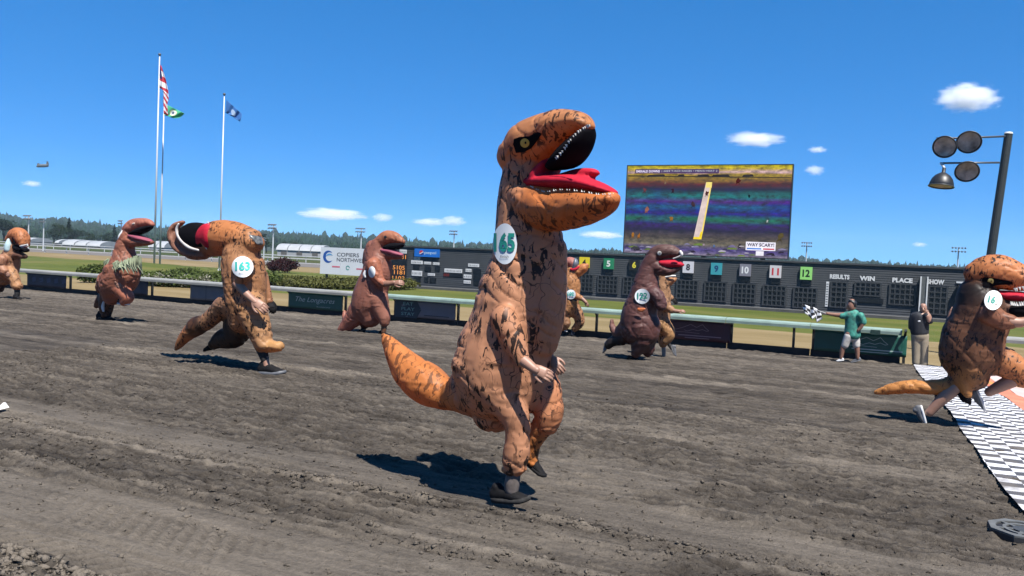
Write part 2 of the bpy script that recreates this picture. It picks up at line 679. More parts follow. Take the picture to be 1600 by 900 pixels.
# ------------------------------------------------------------------ finish line sheet
def check_material():
    mt = bpy.data.materials.new('painted_checks')
    mt.use_nodes = True
    n, l = mt.node_tree.nodes, mt.node_tree.links
    b = n['Principled BSDF']
    b.inputs['Roughness'].default_value = 0.75
    tc = n.new('ShaderNodeTexCoord')
    nd = n.new('ShaderNodeTexNoise')
    nd.inputs['Scale'].default_value = 0.9
    l.new(tc.outputs['Object'], nd.inputs[0])
    ad = n.new('ShaderNodeVectorMath')
    ad.operation = 'MULTIPLY_ADD'
    l.new(nd.outputs['Color'], ad.inputs[0])
    ad.inputs[1].default_value = (0.025, 0.025, 0)
    l.new(tc.outputs['Object'], ad.inputs[2])
    ck = n.new('ShaderNodeTexChecker')
    ck.inputs['Scale'].default_value = 1 / 0.19
    ck.inputs['Color1'].default_value = (0.55, 0.55, 0.57, 1)
    ck.inputs['Color2'].default_value = (0.05, 0.05, 0.057, 1)
    fl_ = n.new('ShaderNodeVectorMath')
    fl_.operation = 'MULTIPLY_ADD'
    fl_.inputs[1].default_value = (1, 1, 0)
    fl_.inputs[2].default_value = (0, 0, 0.05)
    l.new(ad.outputs[0], fl_.inputs[0])
    l.new(fl_.outputs[0], ck.inputs[0])
    n2 = n.new('ShaderNodeTexNoise')
    n2.inputs['Scale'].default_value = 2.2
    n2.inputs['Detail'].default_value = 8
    n2.inputs['Roughness'].default_value = 0.7
    l.new(tc.outputs['Object'], n2.inputs[0])
    mr = n.new('ShaderNodeMapRange')
    mr.inputs[1].default_value = 0.47
    mr.inputs[2].default_value = 0.68
    mr.inputs[4].default_value = 0.85
    l.new(n2.outputs[0], mr.inputs[0])
    mx = n.new('ShaderNodeMix')
    mx.data_type = 'RGBA'
    l.new(mr.outputs[0], mx.inputs[0])
    l.new(ck.outputs[0], mx.inputs[6])
    mx.inputs[7].default_value = (0.10, 0.083, 0.067, 1)
    l.new(mx.outputs[2], b.inputs['Base Color'])
    bp = n.new('ShaderNodeBump')
    bp.inputs['Strength'].default_value = 0.4
    l.new(n2.outputs[0], bp.inputs['Height'])
    l.new(bp.outputs[0], b.inputs['Normal'])
    return mt


def track_strip(name, x0, x1, y0, y1, mt, lift, dx=0.06, dy=0.06, parent=None):
    nx, ny = max(2, int((x1 - x0) / dx)), max(2, int((y1 - y0) / dy))
    X, Y = np.meshgrid(np.linspace(0, x1 - x0, nx + 1), np.linspace(0, y1 - y0, ny + 1))
    W = 0.012 * noise2(X * 2, Y * 2.2, 31) + 0.016 * noise2(X * 0.7, Y * 0.9, 32)
    Xw = X + 0.03 * noise2(Y * 0.8, Y * 0, 33) + 0.0
    Z = (25 - (Y + y0)) * SLOPE + lift + W
    mb = MB()
    mb.v = [tuple(p) for p in np.stack([Xw.ravel(), Y.ravel(), Z.ravel()], 1)]
    for j in range(ny):
        for i in range(nx):
            a = j * (nx + 1) + i
            mb.f.append((a, a + 1, a + nx + 2, a + nx + 1))
    o = link(name, mb.mesh(name), mt, parent, smooth=True)
    o.location = (x0, y0, 0)
    return o


o = track_strip('finish_line_mat', 1.22, 2.36, 6.9, 24.3, check_material(), 0.045)
tag(o, 'black and white checkered finish line sheet laid across the track', 'finish line')
o = track_strip('orange_border_mat', 2.375, 2.70, 6.9, 24.3, pm('orange_mat', (0.75, 0.22, 0.12), 0.7, 0.25, 3), 0.047)
tag(o, 'orange strip bordering the right side of the checkered line', 'mat')
o = track_strip('pale_mat', 2.71, 3.6, 6.9, 24.3, pm('pale_pink_mat', (0.70, 0.50, 0.46), 0.7, 0.15, 3), 0.045)
tag(o, 'pale pink sheet beyond the orange strip at the finish', 'mat')

# octagonal slotted base lying at the near end of the line
bc = G(1599, 841)
bz = zg(bc.y) + 0.01
BR = 0.235
root = empty('slotted_base', (bc.x, bc.y, bz))
tag(root, 'grey octagonal slotted plastic base on soil at near end of checkered line', 'base')
mb = MB()
oct_ = [(BR * math.cos(R(22.5 + 45 * i)), BR * math.sin(R(22.5 + 45 * i))) for i in range(8)]
mb.v = [(bc.x + x * 1.02, bc.y + y * 1.02, bz - 0.02) for x, y in oct_] + [(bc.x + x, bc.y + y, bz + 0.045) for x, y in oct_]
mb.f = [tuple(range(7, -1, -1)), tuple(range(8, 16))] + [(i, (i + 1) % 8, 8 + (i + 1) % 8, 8 + i) for i in range(8)]
build(mb, 'rim', pm('black_rubber', (0.02, 0.02, 0.022), 0.6, 0.3, 20), root)
mb = MB()
o8 = [(x * 0.985, y * 0.985) for x, y in oct_]
nn = 48
for k in range(nn):
    an = 2 * math.pi * k / nn
    d = BR * 0.985 * math.cos(R(22.5)) / math.cos((an + R(22.5)) % R(45) - R(22.5))
    for r_, z_ in ((BR * 0.74, 0.058), (d, 0.058), (d, 0.046), (BR * 0.74, 0.046)):
        mb.v.append((bc.x + r_ * math.cos(an), bc.y + r_ * math.sin(an), bz + z_))
for k in range(nn):
    a, b = 4 * k, 4 * ((k + 1) % nn)
    for q in range(4):
        mb.f.append((a + q, a + (q + 1) % 4, b + (q + 1) % 4, b + q))
GREYP = pm('grey_plastic', (0.17, 0.175, 0.17), 0.6, 0.3, 14)
build(mb, 'outer_ring', GREYP, root)
for r0_, r1_ in ((0.46, 0.56), (0.0, 0.3)):
    mb = MB()
    for k in range(nn):
        an = 2 * math.pi * k / nn
        for r_, z_ in ((BR * r0_, 0.056), (BR * r1_, 0.056), (BR * r1_, 0.046), (BR * r0_, 0.046)):
            mb.v.append((bc.x + r_ * math.cos(an), bc.y + r_ * math.sin(an), bz + z_))
    for k in range(nn):
        a, b = 4 * k, 4 * ((k + 1) % nn)
        for q in range(4):
            mb.f.append((a + q, a + (q + 1) % 4, b + (q + 1) % 4, b + q))
    build(mb, 'inner_ring' if r0_ else 'hub', GREYP if r0_ else pm('dark_plastic', (0.08, 0.085, 0.085), 0.5, 0.2, 20), root)
for k in range(6):
    an = R(60 * k + 12)
    c, s = math.cos(an), math.sin(an)
    mb = MB()
    mb.box((BR * 0.3, -0.012, 0.046), (BR * 0.745, 0.012, 0.055))
    mb.v = [(bc.x + x * c - y * s, bc.y + x * s + y * c, bz + z) for x, y, z in mb.v]
    build(mb, 'spoke', GREYP, root)

# scrap of white paper at the left edge
g = G(4, 642)
mb = MB()
mb.v = [(-0.05, -0.04, 0.03), (0.03, -0.05, 0.035), (0.06, 0.03, 0.05), (-0.03, 0.05, 0.09), (0.01, 0.0, 0.1), (0.0, 0.02, 0.03)]
mb.f = [(0, 1, 4), (1, 2, 4), (2, 3, 4), (3, 0, 4), (0, 5, 1), (1, 5, 2), (2, 5, 3), (3, 5, 0)]
o = link('paper_scrap', mb.mesh('paper_scrap'), pm('white_paper', (0.8, 0.78, 0.74), 0.8, 0.05))
o.location = (g.x, g.y, zg(g.y) - 0.012)
tag(o, 'crumpled scrap of white paper lying on bare soil, far left', 'paper')

# ------------------------------------------------------------------ inner rail with hanging banners
RAIL_G = pm('mint_rail', (0.36, 0.49, 0.43), 0.6, 0.2, 2.5, spec=0.2)
RAIL_W = pm('weathered_rail', (0.42, 0.42, 0.395), 0.6, 0.15, 2.5, spec=0.25)
POST = pm('black_post', (0.015, 0.018, 0.017), 0.5, 0.2)
KICK = pm('kick_board', (0.018, 0.018, 0.02), 0.8, 0.4, 4)
rail = empty('inner_rail', (0, RAILN, 0))
tag(rail, 'long low racetrack rail with pale green cover on black posts', 'rail')


def rx(px, py=500):
    return PN(px, py, RAILN).x


def rail_seg(x0, x1, mt):
    prof = [(-0.29, 0.83), (-0.30, 0.91), (-0.285, 0.955), (-0.05, 0.99), (0.02, 0.985), (0.02, 0.96), (-0.05, 0.965), (-0.265, 0.93), (-0.275, 0.83)]
    mb = MB()
    n = len(prof)
    mb.v = [(x0, RAILN + y, z) for y, z in prof] + [(x1, RAILN + y, z) for y, z in prof]
    mb.f = [tuple(range(n - 1, -1, -1)), tuple(range(n, 2 * n))] + [(i, (i + 1) % n, n + (i + 1) % n, n + i) for i in range(n)]
    build(mb, 'rail_cover', mt, rail)


xe = rx(1410, 512)
segs = [-60, -52, -44, -36.5, rx(270, 440), rx(447, 450), rx(575, 455), rx(712, 465), rx(850, 475), rx(1000, 485), rx(1137, 490), rx(1268, 500), xe]
for i in range(len(segs) - 1):
    rail_seg(segs[i] + 0.008, segs[i + 1] - 0.008, RAIL_W if i < 6 else RAIL_G)
xs2 = rx(1474, 520)
for a, b in ((xs2, xs2 + 4), (xs2 + 4, xs2 + 9), (xs2 + 9, xs2 + 16)):
    rail_seg(a + 0.008, b - 0.008, RAIL_W)
post_px = [37, 103, 200, 231, 293, 353, 447, 535, 613, 712, 800, 930, 1045, 1143, 1241, 1272, 1416]
for x in [-58, -54, -50, -46, -42, -38] + [rx(p, 440 + p * 0.045) for p in post_px] + [xs2 + 0.1 + 2.4 * k for k in range(6)]:
    mb = MB()
    y = RAILN + 0.23
    mb.box((x - 0.035, y - 0.04, -0.05), (x + 0.035, y + 0.04, 0.84))
    mb.add([(x - 0.03, y - 0.04, 0.72), (x + 0.03, y - 0.04, 0.72), (x + 0.03, y + 0.04, 0.84), (x - 0.03, y + 0.04, 0.84),
            (x - 0.03, RAILN - 0.12, 0.93), (x + 0.03, RAILN - 0.12, 0.93), (x + 0.03, RAILN - 0.02, 0.99), (x - 0.03, RAILN - 0.02, 0.99)],
           [(0, 1, 2, 3), (7, 6, 5, 4), (0, 4, 5, 1), (1, 5, 6, 2), (2, 6, 7, 3), (3, 7, 4, 0)])
    build(mb, 'post', POST, rail)
for i in range(len(segs) - 1):
    mb = MB().box((segs[i] + 0.01, RAILN + 0.13, -0.05), (segs[i + 1] - 0.01, RAILN + 0.18, 0.22))
    build(mb, 'kick_board', KICK, rail)
mb = MB().box((xs2, RAILN + 0.13, -0.05), (xs2 + 16, RAILN + 0.18, 0.22))
build(mb, 'kick_board', KICK, rail)
# small dark splice plate on the cover and white papers lying on it
mb = MB().box((rx(1361, 508), RAILN - 0.307, 0.80), (rx(1376, 508), RAILN - 0.303, 0.93))
build(mb, 'splice_plate', pm('dark_green_plate', (0.015, 0.05, 0.04), 0.5), rail)

BY = RAILN + 0.08


def banner(px0, px1, label, mt, zt=0.80, zb=0.20):
    x0, x1 = rx(px0, 440 + px0 * 0.05), rx(px1, 440 + px1 * 0.05)
    b = empty('rail_banner', ((x0 + x1) / 2, BY, 0))
    tag(b, label, 'banner', 'banners hung under the rail')
    nx, nz = 24, 6
    mb = MB()
    for j in range(nz + 1):
        for i in range(nx + 1):
            x = x0 + (x1 - x0) * i / nx
            z = zb + (zt - zb) * j / nz
            mb.v.append((x, BY + 0.007 * math.sin(i * 0.9 + j * 0.4 + px0) - 0.004 * math.sin(j * 1.7 + i * .33), z))
    for j in range(nz):
        for i in range(nx):
            a = j * (nx + 1) + i
            mb.f.append((a, a + 1, a + nx + 2, a + nx + 1))
    o = build(mb, 'cloth', mt, b, smooth=True)
    sm = o.modifiers.new('s', 'SOLIDIFY')
    sm.thickness = 0.004
    sm.offset = 1
    return b, x0, x1


def stroke(parent, pts, wd, y, mt, name='emblem'):
    mb = MB()
    for (a, b) in zip(pts[:-1], pts[1:]):
        d = Vector((b[0] - a[0], b[1] - a[1]))
        if d.length < 1e-6:
            continue
        nn_ = Vector((-d.y, d.x)).normalized() * wd / 2
        o = len(mb.v)
        mb.v += [(a[0] + nn_.x, y, a[1] + nn_.y), (a[0] - nn_.x, y, a[1] - nn_.y), (b[0] - nn_.x, y, b[1] - nn_.y), (b[0] + nn_.x, y, b[1] + nn_.y)]
        mb.f.append((o, o + 1, o + 2, o + 3))
    return build(mb, name, mt, parent)


NAVY = pm('navy_vinyl', (0.012, 0.022, 0.06), 0.5, 0.4, 3)
GREYV = pm('grey_vinyl', (0.16, 0.19, 0.24), 0.5, 0.12, 3)
GREENV = pm('green_vinyl', (0.012, 0.13, 0.095), 0.5, 0.1, 3)
MAROON = pm('maroon_vinyl', (0.085, 0.012, 0.03), 0.5, 0.1, 3)
PALE = pm('pale_print', (0.50, 0.62, 0.58), 0.6, 0.05)
PALEM = pm('pale_pink_print', (0.40, 0.24, 0.28), 0.6, 0.05)
WHITE = pm('white_print', (0.78, 0.78, 0.76), 0.6, 0.05)
b, x0, x1 = banner(40, 101, 'dark navy banner on the rail behind the leftmost runner', NAVY)
for k in range(5):
    stroke(b, [(x0 + 0.35 + 0.5 * k, 0.5), (x0 + 0.6 + 0.5 * k, 0.56)], 0.2, BY - 0.013, pm('navy_print', (0.03, 0.06, 0.16), 0.5), 'print')
b, x0, x1 = banner(190, 229, 'navy banner on the rail behind the leaf skirted runner', NAVY)
b, x0, x1 = banner(295, 370, 'grey blue banner on the rail behind runner 163', GREYV)
stroke(b, [(x0 + (x1 - x0) * .34, 0.17), (x0 + (x1 - x0) * .34, 0.79)], 0.02, BY - 0.014, NAVY, 'print')
b, x0, x1 = banner(449, 534, 'deep green banner with pale script lettering on the rail', GREENV)
sign_text(b, 'The Longacres', (x0 + x1) / 2, 0.52, BY - 0.016, (x1 - x0) * 0.72, 0.24, PALE, 0.0, 0.35)
sign_text(b, 'BLOODSTOCK', (x0 + x1) / 2 + 0.4, 0.30, BY - 0.016, (x1 - x0) * 0.25, 0.035, PALE, 0.0)
b, x0, x1 = banner(616, 711, 'grey banner with navy block reading EAT PLAY STAY', pm('mauve_grey_vinyl', (0.20, 0.20, 0.25), 0.5, 0.1, 3))
mb = MB()
w_ = (x1 - x0) * 0.37
mb.v = [(x0 + .01, BY - 0.013, 0.17), (x0 + w_, BY - 0.013, 0.17), (x0 + w_ + 0.18, BY - 0.013, 0.48), (x0 + w_, BY - 0.013, 0.79), (x0 + .01, BY - 0.013, 0.79)]
mb.f = [(0, 1, 2, 3, 4)]
build(mb, 'print', pm('deep_teal_print', (0.01, 0.035, 0.06), 0.5), b)
for k, s in enumerate(('EAT', 'PLAY', 'STAY')):
    sign_text(b, s, x0 + 0.55, 0.67 - 0.18 * k, BY - 0.018, (0.42, 0.56, 0.56)[k], 0.115, pm('teal_print', (0.20, 0.42, 0.42), 0.6), 0.02)
stroke(b, [(x0 + w_ + 0.3, 0.3), (x1 - 0.25, 0.3)], 0.03, BY - 0.016, pm('dark_print', (0.06, 0.06, 0.08), 0.6), 'print')
for px0, px1, mt, pr, lab in ((1047, 1142, MAROON, PALEM, 'maroon banner with pale horse outline on the rail'), (1274, 1419, GREENV, PALE, 'wide dark green banner behind the man in the green shirt')):
    b, x0, x1 = banner(px0, px1, lab, mt)
    c = (x0 + x1) / 2 + (0.35 if px0 > 1200 else -0.1)
    pts = [(-0.7, .50), (-.5, .56), (-.35, .62), (-.2, .68), (-.1, .64), (0, .60), (.12, .66), (.2, .70), (.3, .60), (.42, .52), (.34, .50), (.2, .55), (.05, .50), (-.12, .53), (-.3, .47), (-.42, .50)]
    stroke(b, [(c + p[0] * 0.9, p[1]) for p in pts], 0.014, BY - 0.015, pr)
    stroke(b, [(c - 0.75, .42), (c - 0.4, .435), (c + 0.1, .42)], 0.012, BY - 0.015, pr)
    stroke(b, [(c - 0.55, .34), (c + 0.75, .34)], 0.03, BY - 0.015, pr, 'print')
    stroke(b, [(c - 0.35, .27), (c + 0.4, .27)], 0.02, BY - 0.015, pr, 'print')

# ------------------------------------------------------------------ tote board
BN = 50.0
BOARD = pm('dark_siding', (0.062, 0.070, 0.078), 0.7, 0.16, 1.2)
DARKP = pm('lamp_panel_black', (0.012, 0.014, 0.018), 0.35, 0.3, 4)
FRAME = pm('panel_frame', (0.048, 0.054, 0.062), 0.6)
WPLATE = pm('white_plate', (0.74, 0.74, 0.74), 0.6, 0.08, 4)
tl, tr = PN(596, 386, BN), PN(1530, 421, BN)
bl, br_ = PN(596, 450, BN), PN(1530, 497, BN)
BZ1 = (tl.z + tr.z) / 2
board = empty('tote_board', ((tl.x + tr.x) / 2, BN, 0))
tag(board, 'long dark grey horse racing tote board with numbered odds panels', 'scoreboard')
BX0, BX1 = tl.x, tr.x
mb = MB()
nb = 22
prof = []
for k in range(nb):
    z0 = BZ1 * k / nb
    z1 = BZ1 * (k + 1) / nb
    prof += [(0.0, z0), (0.022, z1)]
n = len(prof)
mb.v = [(BX0, BN - 0.03 + y, z) for y, z in prof] + [(BX1, BN - 0.03 + y, z) for y, z in prof]
mb.f = [(i, n + i, n + i + 1, i + 1) for i in range(n - 1)]
mb.box((BX0, BN + 0.0, 0), (BX1, BN + 0.9, BZ1 + 0.02))
build(mb, 'siding', BOARD, board)
mb = MB().box((BX0 - 0.1, BN - 0.1, BZ1 + 0.02), (BX1 + 0.1, BN + 1.0, BZ1 + 0.12))
build(mb, 'coping', BOARD, board)
mb = MB().box((BX0 - 0.3, BN - 1.2, -0.02), (BX1 + 0.3, BN - 0.05, 0.16))
build(mb, 'plinth', pm('plinth_concrete', (0.11, 0.11, 0.11), 0.9, 0.2, 2), board)


def bpx(px, py):
    p = PN(px, py, BN)
    return p.x, p.z


def bbox(px0, py0, px1, py1, mt, name, dep=0.06, parent=None, y=BN - 0.032):
    """plate on the board, given by its corners on the photograph's board face"""
    xa, za = bpx((px0 + px1) / 2, (py0 + py1) / 2)
    hw = abs(bpx(px1, (py0 + py1) / 2)[0] - bpx(px0, (py0 + py1) / 2)[0]) / 2
    hh = abs(bpx((px0 + px1) / 2, py0)[1] - bpx((px0 + px1) / 2, py1)[1]) / 2
    mb = MB().box((xa - hw, y - dep, za - hh), (xa + hw, y, za + hh))
    return build(mb, name, mt, parent or board), xa, za, hw, hh


def odds_panel(px0, py0, px1, py1, cols, rows):
    o, xa, za, hw, hh = bbox(px0, py0, px1, py1, DARKP, 'odds_panel', 0.02)
    mb = MB()
    for i in range(cols + 1):
        x = xa - hw + 2 * hw * i / cols
        wd = 0.05 if i in (0, cols) else 0.032
        mb.box((x - wd, BN - 0.10, za - hh), (x + wd, BN - 0.0525, za + hh))
    for j in range(rows + 1):
        z = za - hh + 2 * hh * j / rows
        mb.box((xa - hw - 0.05, BN - 0.106, z - 0.028), (xa + hw + 0.05, BN - 0.053, z + 0.028))
    build(mb, 'grid', FRAME, o)


signs = [('3', 878, 408, (0.02, 0.06, 0.45), (0.8, 0.8, 0.8)), ('4', 914, 410, (0.85, 0.66, 0.02), (0.02, 0.02, 0.02)), ('5', 952, 412, (0.03, 0.32, 0.14), (0.85, 0.85, 0.8)),
         ('6', 992, 414, (0.015, 0.015, 0.015), (0.85, 0.72, 0.05)), ('7', 1033.5, 416, (0.8, 0.25, 0.02), (0.02, 0.02, 0.02)), ('8', 1076, 417.5, (0.72, 0.70, 0.74), (0.02, 0.02, 0.03)),
         ('9', 1120, 420, (0.07, 0.48, 0.56), (0.01, 0.07, 0.22)), ('10', 1165, 422, (0.33, 0.32, 0.38), (0.85, 0.85, 0.85)), ('11', 1212, 424.5, (0.72, 0.68, 0.68), (0.62, 0.04, 0.06)),
         ('12', 1260, 427, (0.35, 0.78, 0.20), (0.01, 0.03, 0.01))]
for s, px, py, c1, c2 in signs:
    k = 7.6 + (px - 914) / 346 * 1.6
    o, xa, za, hw, hh = bbox(px - k, py - k * 1.08, px + k, py + k * 1.08, pm('sign_%s' % s, c1, 0.45, 0.06), 'number_sign', 0.14)
    sign_text(o, s, xa, za, BN - 0.176, hw * (0.75 if len(s) == 1 else 1.25), hh * 1.15, pm('num_%s' % s, c2, 0.5, 0.03), 0.035, name='numeral')
    bbox(px - k * 0.85, py + k * 1.12, px + k * 0.85, py + k * 2.1, DARKP, 'display_box', 0.05)
    odds_panel(px - 2 - k * 1.95, py + 21 * k / 8.5, px - 2 + k * 1.95, py + 50 * k / 8.5, 5, 4)
for s, px, py, wd in (('RESULTS', 1312, 432.5, 31), ('WIN', 1355, 435, 24), ('PLACE', 1410, 438, 32), ('SHOW', 1462, 440.5, 27)):
    x, z = bpx(px, py)
    hw = abs(bpx(px + wd / 2, py)[0] - x)
    sign_text(board, s, x, z, BN - 0.05, 2 * hw, 0.27, WPLATE, 0.05)
odds_panel(1298, 441, 1323, 480, 3, 5)
odds_panel(1336, 442, 1376, 462, 5, 3)
bbox(1330, 465, 1380, 473, DARKP, 'display_box', 0.05)
odds_panel(1390, 444, 1430, 476, 5, 4)
odds_panel(1450, 448, 1479, 491, 3, 5)
# white strip of small stacked lettering left of the results panel
x, z0 = bpx(1291.5, 478)
_, z1 = bpx(1293, 440)
o, *_r = bbox(1290, 440, 1294.5, 479, WPLATE, 'lettering_strip', 0.02)
mb = MB()
for k in range(9):
    zz = z0 + (z1 - z0) * (k + 0.7) / 9.6
    mb.box((_r[0] - _r[2] * 0.7, BN - 0.06, zz - 0.03), (_r[0] + _r[2] * 0.7, BN - 0.0525, zz + 0.012))
build(mb, 'marks', FRAME, o)
# pale framed pilaster
o, xa, za, hw, hh = bbox(1437, 432, 1447.5, 490, pm('pilaster_grey', (0.14, 0.15, 0.15), 0.6), 'pilaster', 0.25)
for sx in (-1, 1):
    mb = MB().box((xa + sx * hw - 0.035, BN - 0.33, za - hh), (xa + sx * hw + 0.035, BN - 0.285, za + hh))
    build(mb, 'white_edge', WPLATE, o)
o, xa, za, hw, hh = bbox(1494, 446, 1530, 497, pm('black_tarp', (0.006, 0.006, 0.008), 0.8), 'dark_bay', 0.4)
bbox(1494, 440, 1506, 442.5, WPLATE, 'white_bar', 0.05)
# left part of the board: plates with small lettering, amber and red figures
plates = [(625, 390, 636, 396), (647, 402, 657, 406), (643, 407, 661, 412.5), (663, 409, 674, 413), (677, 410, 687, 414), (644, 423, 660, 431),
          (669, 427, 680, 431), (695, 420, 722.5, 426), (732, 412, 749, 417), (728, 420, 737, 425), (725, 429, 737, 435), (725, 438, 736, 443)]
MARK = pm('plate_marks', (0.30, 0.30, 0.31), 0.6)
for (a, b_, c, d) in plates:
    o, xa, za, hw, hh = bbox(a, b_, c, d, WPLATE, 'white_plate', 0.03)
    mb = MB()
    xx = xa - hw * 0.85
    while xx < xa + hw * 0.8:
        wd = random.uniform(0.05, 0.11)
        mb.box((xx, BN - 0.070, za - hh * 0.5), (xx + wd * 0.6, BN - 0.0625, za + hh * random.uniform(0.2, 0.5)))
        xx += wd + 0.03
    build(mb, 'marks', MARK, o)
for (a, b_, c, d) in ((646, 414, 656, 421), (664, 416, 674, 424), (680, 416, 688, 424), (647, 433, 658, 441), (663, 433, 670, 441), (672, 434, 682, 442), (693, 427, 723, 433), (740, 420, 752, 428), (740, 430, 752, 437), (740, 439, 752, 446), (612, 398, 636, 441)):
    bbox(a, b_, c, d, DARKP, 'display_box', 0.02)
AMBER = pm('amber_lamps', (0.75, 0.27, 0.05), 0.5, 0.2, 30, emit=0.35)
REDL = pm('red_lamps', (0.25, 0.03, 0.02), 0.5, 0.2, 30, emit=0.1)
for s, px, py, wd in (('81', 631, 401.5, 8), ('15105', 622, 418, 22), ('11181', 622, 425.5, 22), ('1103', 623, 434.5, 19)):
    x, z = bpx(px, py)
    hw = abs(bpx(px + wd / 2, py)[0] - x)
    sign_text(board, s, x, z, BN - 0.056, 2 * hw, 0.30, AMBER, 0.01, name='amber_figures')
x, z = bpx(698, 429.5)
sign_text(board, '888', x, z, BN - 0.056, 0.45, 0.2, REDL, 0.01, name='red_figures')
# blue drinks sign
o, xa, za, hw, hh = bbox(649, 389, 687.5, 401.5, pm('blue_sign', (0.012, 0.16, 0.60), 0.4, 0.08, 3), 'blue_sign', 0.12)
sign_text(o, 'pepsi', xa + hw * 0.3, za - 0.01, BN - 0.156, hw * 0.95, hh * 0.85, pm('sky_blue_print', (0.55, 0.72, 0.85), 0.5), 0.01)
ex, er = xa - hw * 0.42, hh * 0.62
for nm, c, lo, hi in (('emblem', (0.62, 0.03, 0.06), 0.12, 1.0), ('emblem', (0.78, 0.78, 0.78), -0.25, 0.12), ('emblem', (0.02, 0.05, 0.30), -1.0, -0.25)):
    mb = MB()
    pts = []
    N = 20
    for k in range(N + 1):
        x = -1 + 2 * k / N
        c_ = math.sqrt(max(0, 1 - x * x))
        wv = 0.18 * math.sin(x * 2.4) + 0.25 * x
        zl, zh = max(-c_, min(c_, (lo + wv) if lo > -1 else -9)), max(-c_, min(c_, (hi + wv) if hi < 1 else 9))
        mb.v += [(ex + er * x, BN - 0.157, za + er * zl), (ex + er * x, BN - 0.157, za + er * zh)]
        if k:
            q = 2 * k
            mb.f.append((q - 2, q, q + 1, q - 1))
    build(mb, nm, pm('emblem_%d' % int(lo * 100), c, 0.5), o)

# ------------------------------------------------------------------ white sponsor sign left of the board
c0, c1 = PN(502, 385, BN), PN(501.5, 427.5, BN)
c2 = PN(598, 391, BN)
sx0, sx1, sz0, sz1 = c0.x, c2.x, c1.z, (c0.z + c2.z) / 2
sg = empty('sponsor_sign', ((sx0 + sx1) / 2, BN, 0))
tag(sg, 'white billboard with blue swirl emblem left of the dark tote board', 'billboard')
WSIGN = pm('white_sign_face', (0.74, 0.76, 0.80), 0.5, 0.03, 1)
mid = sx0 + (sx1 - sx0) * 0.34
for a, b_ in ((sx0, mid - 0.008), (mid + 0.008, sx1)):
    build(MB().box((a, BN - 0.06, sz0), (b_, BN + 0.06, sz1)), 'panel', WSIGN, sg)
for x in (sx0 + 0.5, sx1 - 0.5):
    build(MB().box((x - 0.08, BN + 0.065, -0.1), (x + 0.08, BN + 0.2, sz1 - 0.1)), 'post', POST, sg)
sw = sx1 - sx0
GREYT = pm('dark_grey_print', (0.07, 0.075, 0.09), 0.5, 0.05)
zt = lambda f: sz0 + (sz1 - sz0) * f
sx = lambda f: sx0 + sw * f
sign_text(sg, 'COPIERS', sx(0.455), zt(0.75), BN - 0.066, sw * 0.36, 0.29, GREYT, 0.01)
sign_text(sg, 'NORTHWEST', sx(0.52), zt(0.56), BN - 0.066, sw * 0.49, 0.29, GREYT, 0.01)
mb = MB()
ec, ez, er = sx(0.13), zt(0.65), 0.47
for k in range(25):
    an = R(40 + 285 * k / 24)
    th = 0.02 + 0.20 * math.sin(math.pi * k / 24) ** 0.8
    mb.v += [(ec + (er) * math.cos(an), BN - 0.067, ez + er * math.sin(an)), (ec + (er - th) * math.cos(an) + 0.03, BN - 0.067, ez + (er - th) * math.sin(an))]
    if k:
        q = 2 * k
        mb.f.append((q - 2, q, q + 1, q - 1))
build(mb, 'emblem', pm('swirl_blue', (0.02, 0.12, 0.50), 0.5), sg)
mb = MB()
for k in range(14):
    an = R(35 + 130 * k / 13)
    th = 0.01 + 0.12 * math.sin(math.pi * k / 13)
    rr = er * 0.78
    mb.v += [(ec + 0.12 + rr * math.cos(an), BN - 0.069, ez + rr * math.sin(an) - 0.12), (ec + 0.12 + (rr - th) * math.cos(an), BN - 0.069, ez + (rr - th) * math.sin(an) - 0.12)]
    if k:
        q = 2 * k
        mb.f.append((q - 2, q, q + 1, q - 1))
build(mb, 'emblem', pm('swirl_light', (0.10, 0.34, 0.68), 0.5), sg)
RPRINT = pm('pink_red_print', (0.68, 0.16, 0.22), 0.5)
stroke(sg, [(sx(0.2), zt(0.29)), (sx(0.33), zt(0.29))], 0.11, BN - 0.066, RPRINT, 'print')
stroke(sg, [(sx(0.6), zt(0.25)), (sx(0.78), zt(0.25))], 0.11, BN - 0.066, RPRINT, 'print')
pts = [(sx(0.46) + 0.15 * math.cos(a / 8 * 6.283), zt(0.27) + 0.15 * math.sin(a / 8 * 6.283)) for a in range(8)]
stroke(sg, pts, 0.07, BN - 0.066, pm('teal_emblem', (0.05, 0.42, 0.38), 0.5))

# ------------------------------------------------------------------ video screen
VN = 52.5
q00, q10 = PN(974.5, 396, VN), PN(1232.5, 405.5, VN)
q01, q11 = PN(980, 258, VN), PN(1240, 257, VN)
vx0, vx1 = (q00.x + q01.x) / 2, (q10.x + q11.x) / 2
vz0, vz1 = (q00.z + q10.z) / 2, (q01.z + q11.z) / 2
vs = empty('video_screen', ((vx0 + vx1) / 2, VN, 0))
tag(vs, 'large outdoor video screen above the tote board showing the race', 'screen')
VW, VH = vx1 - vx0, vz1 - vz0


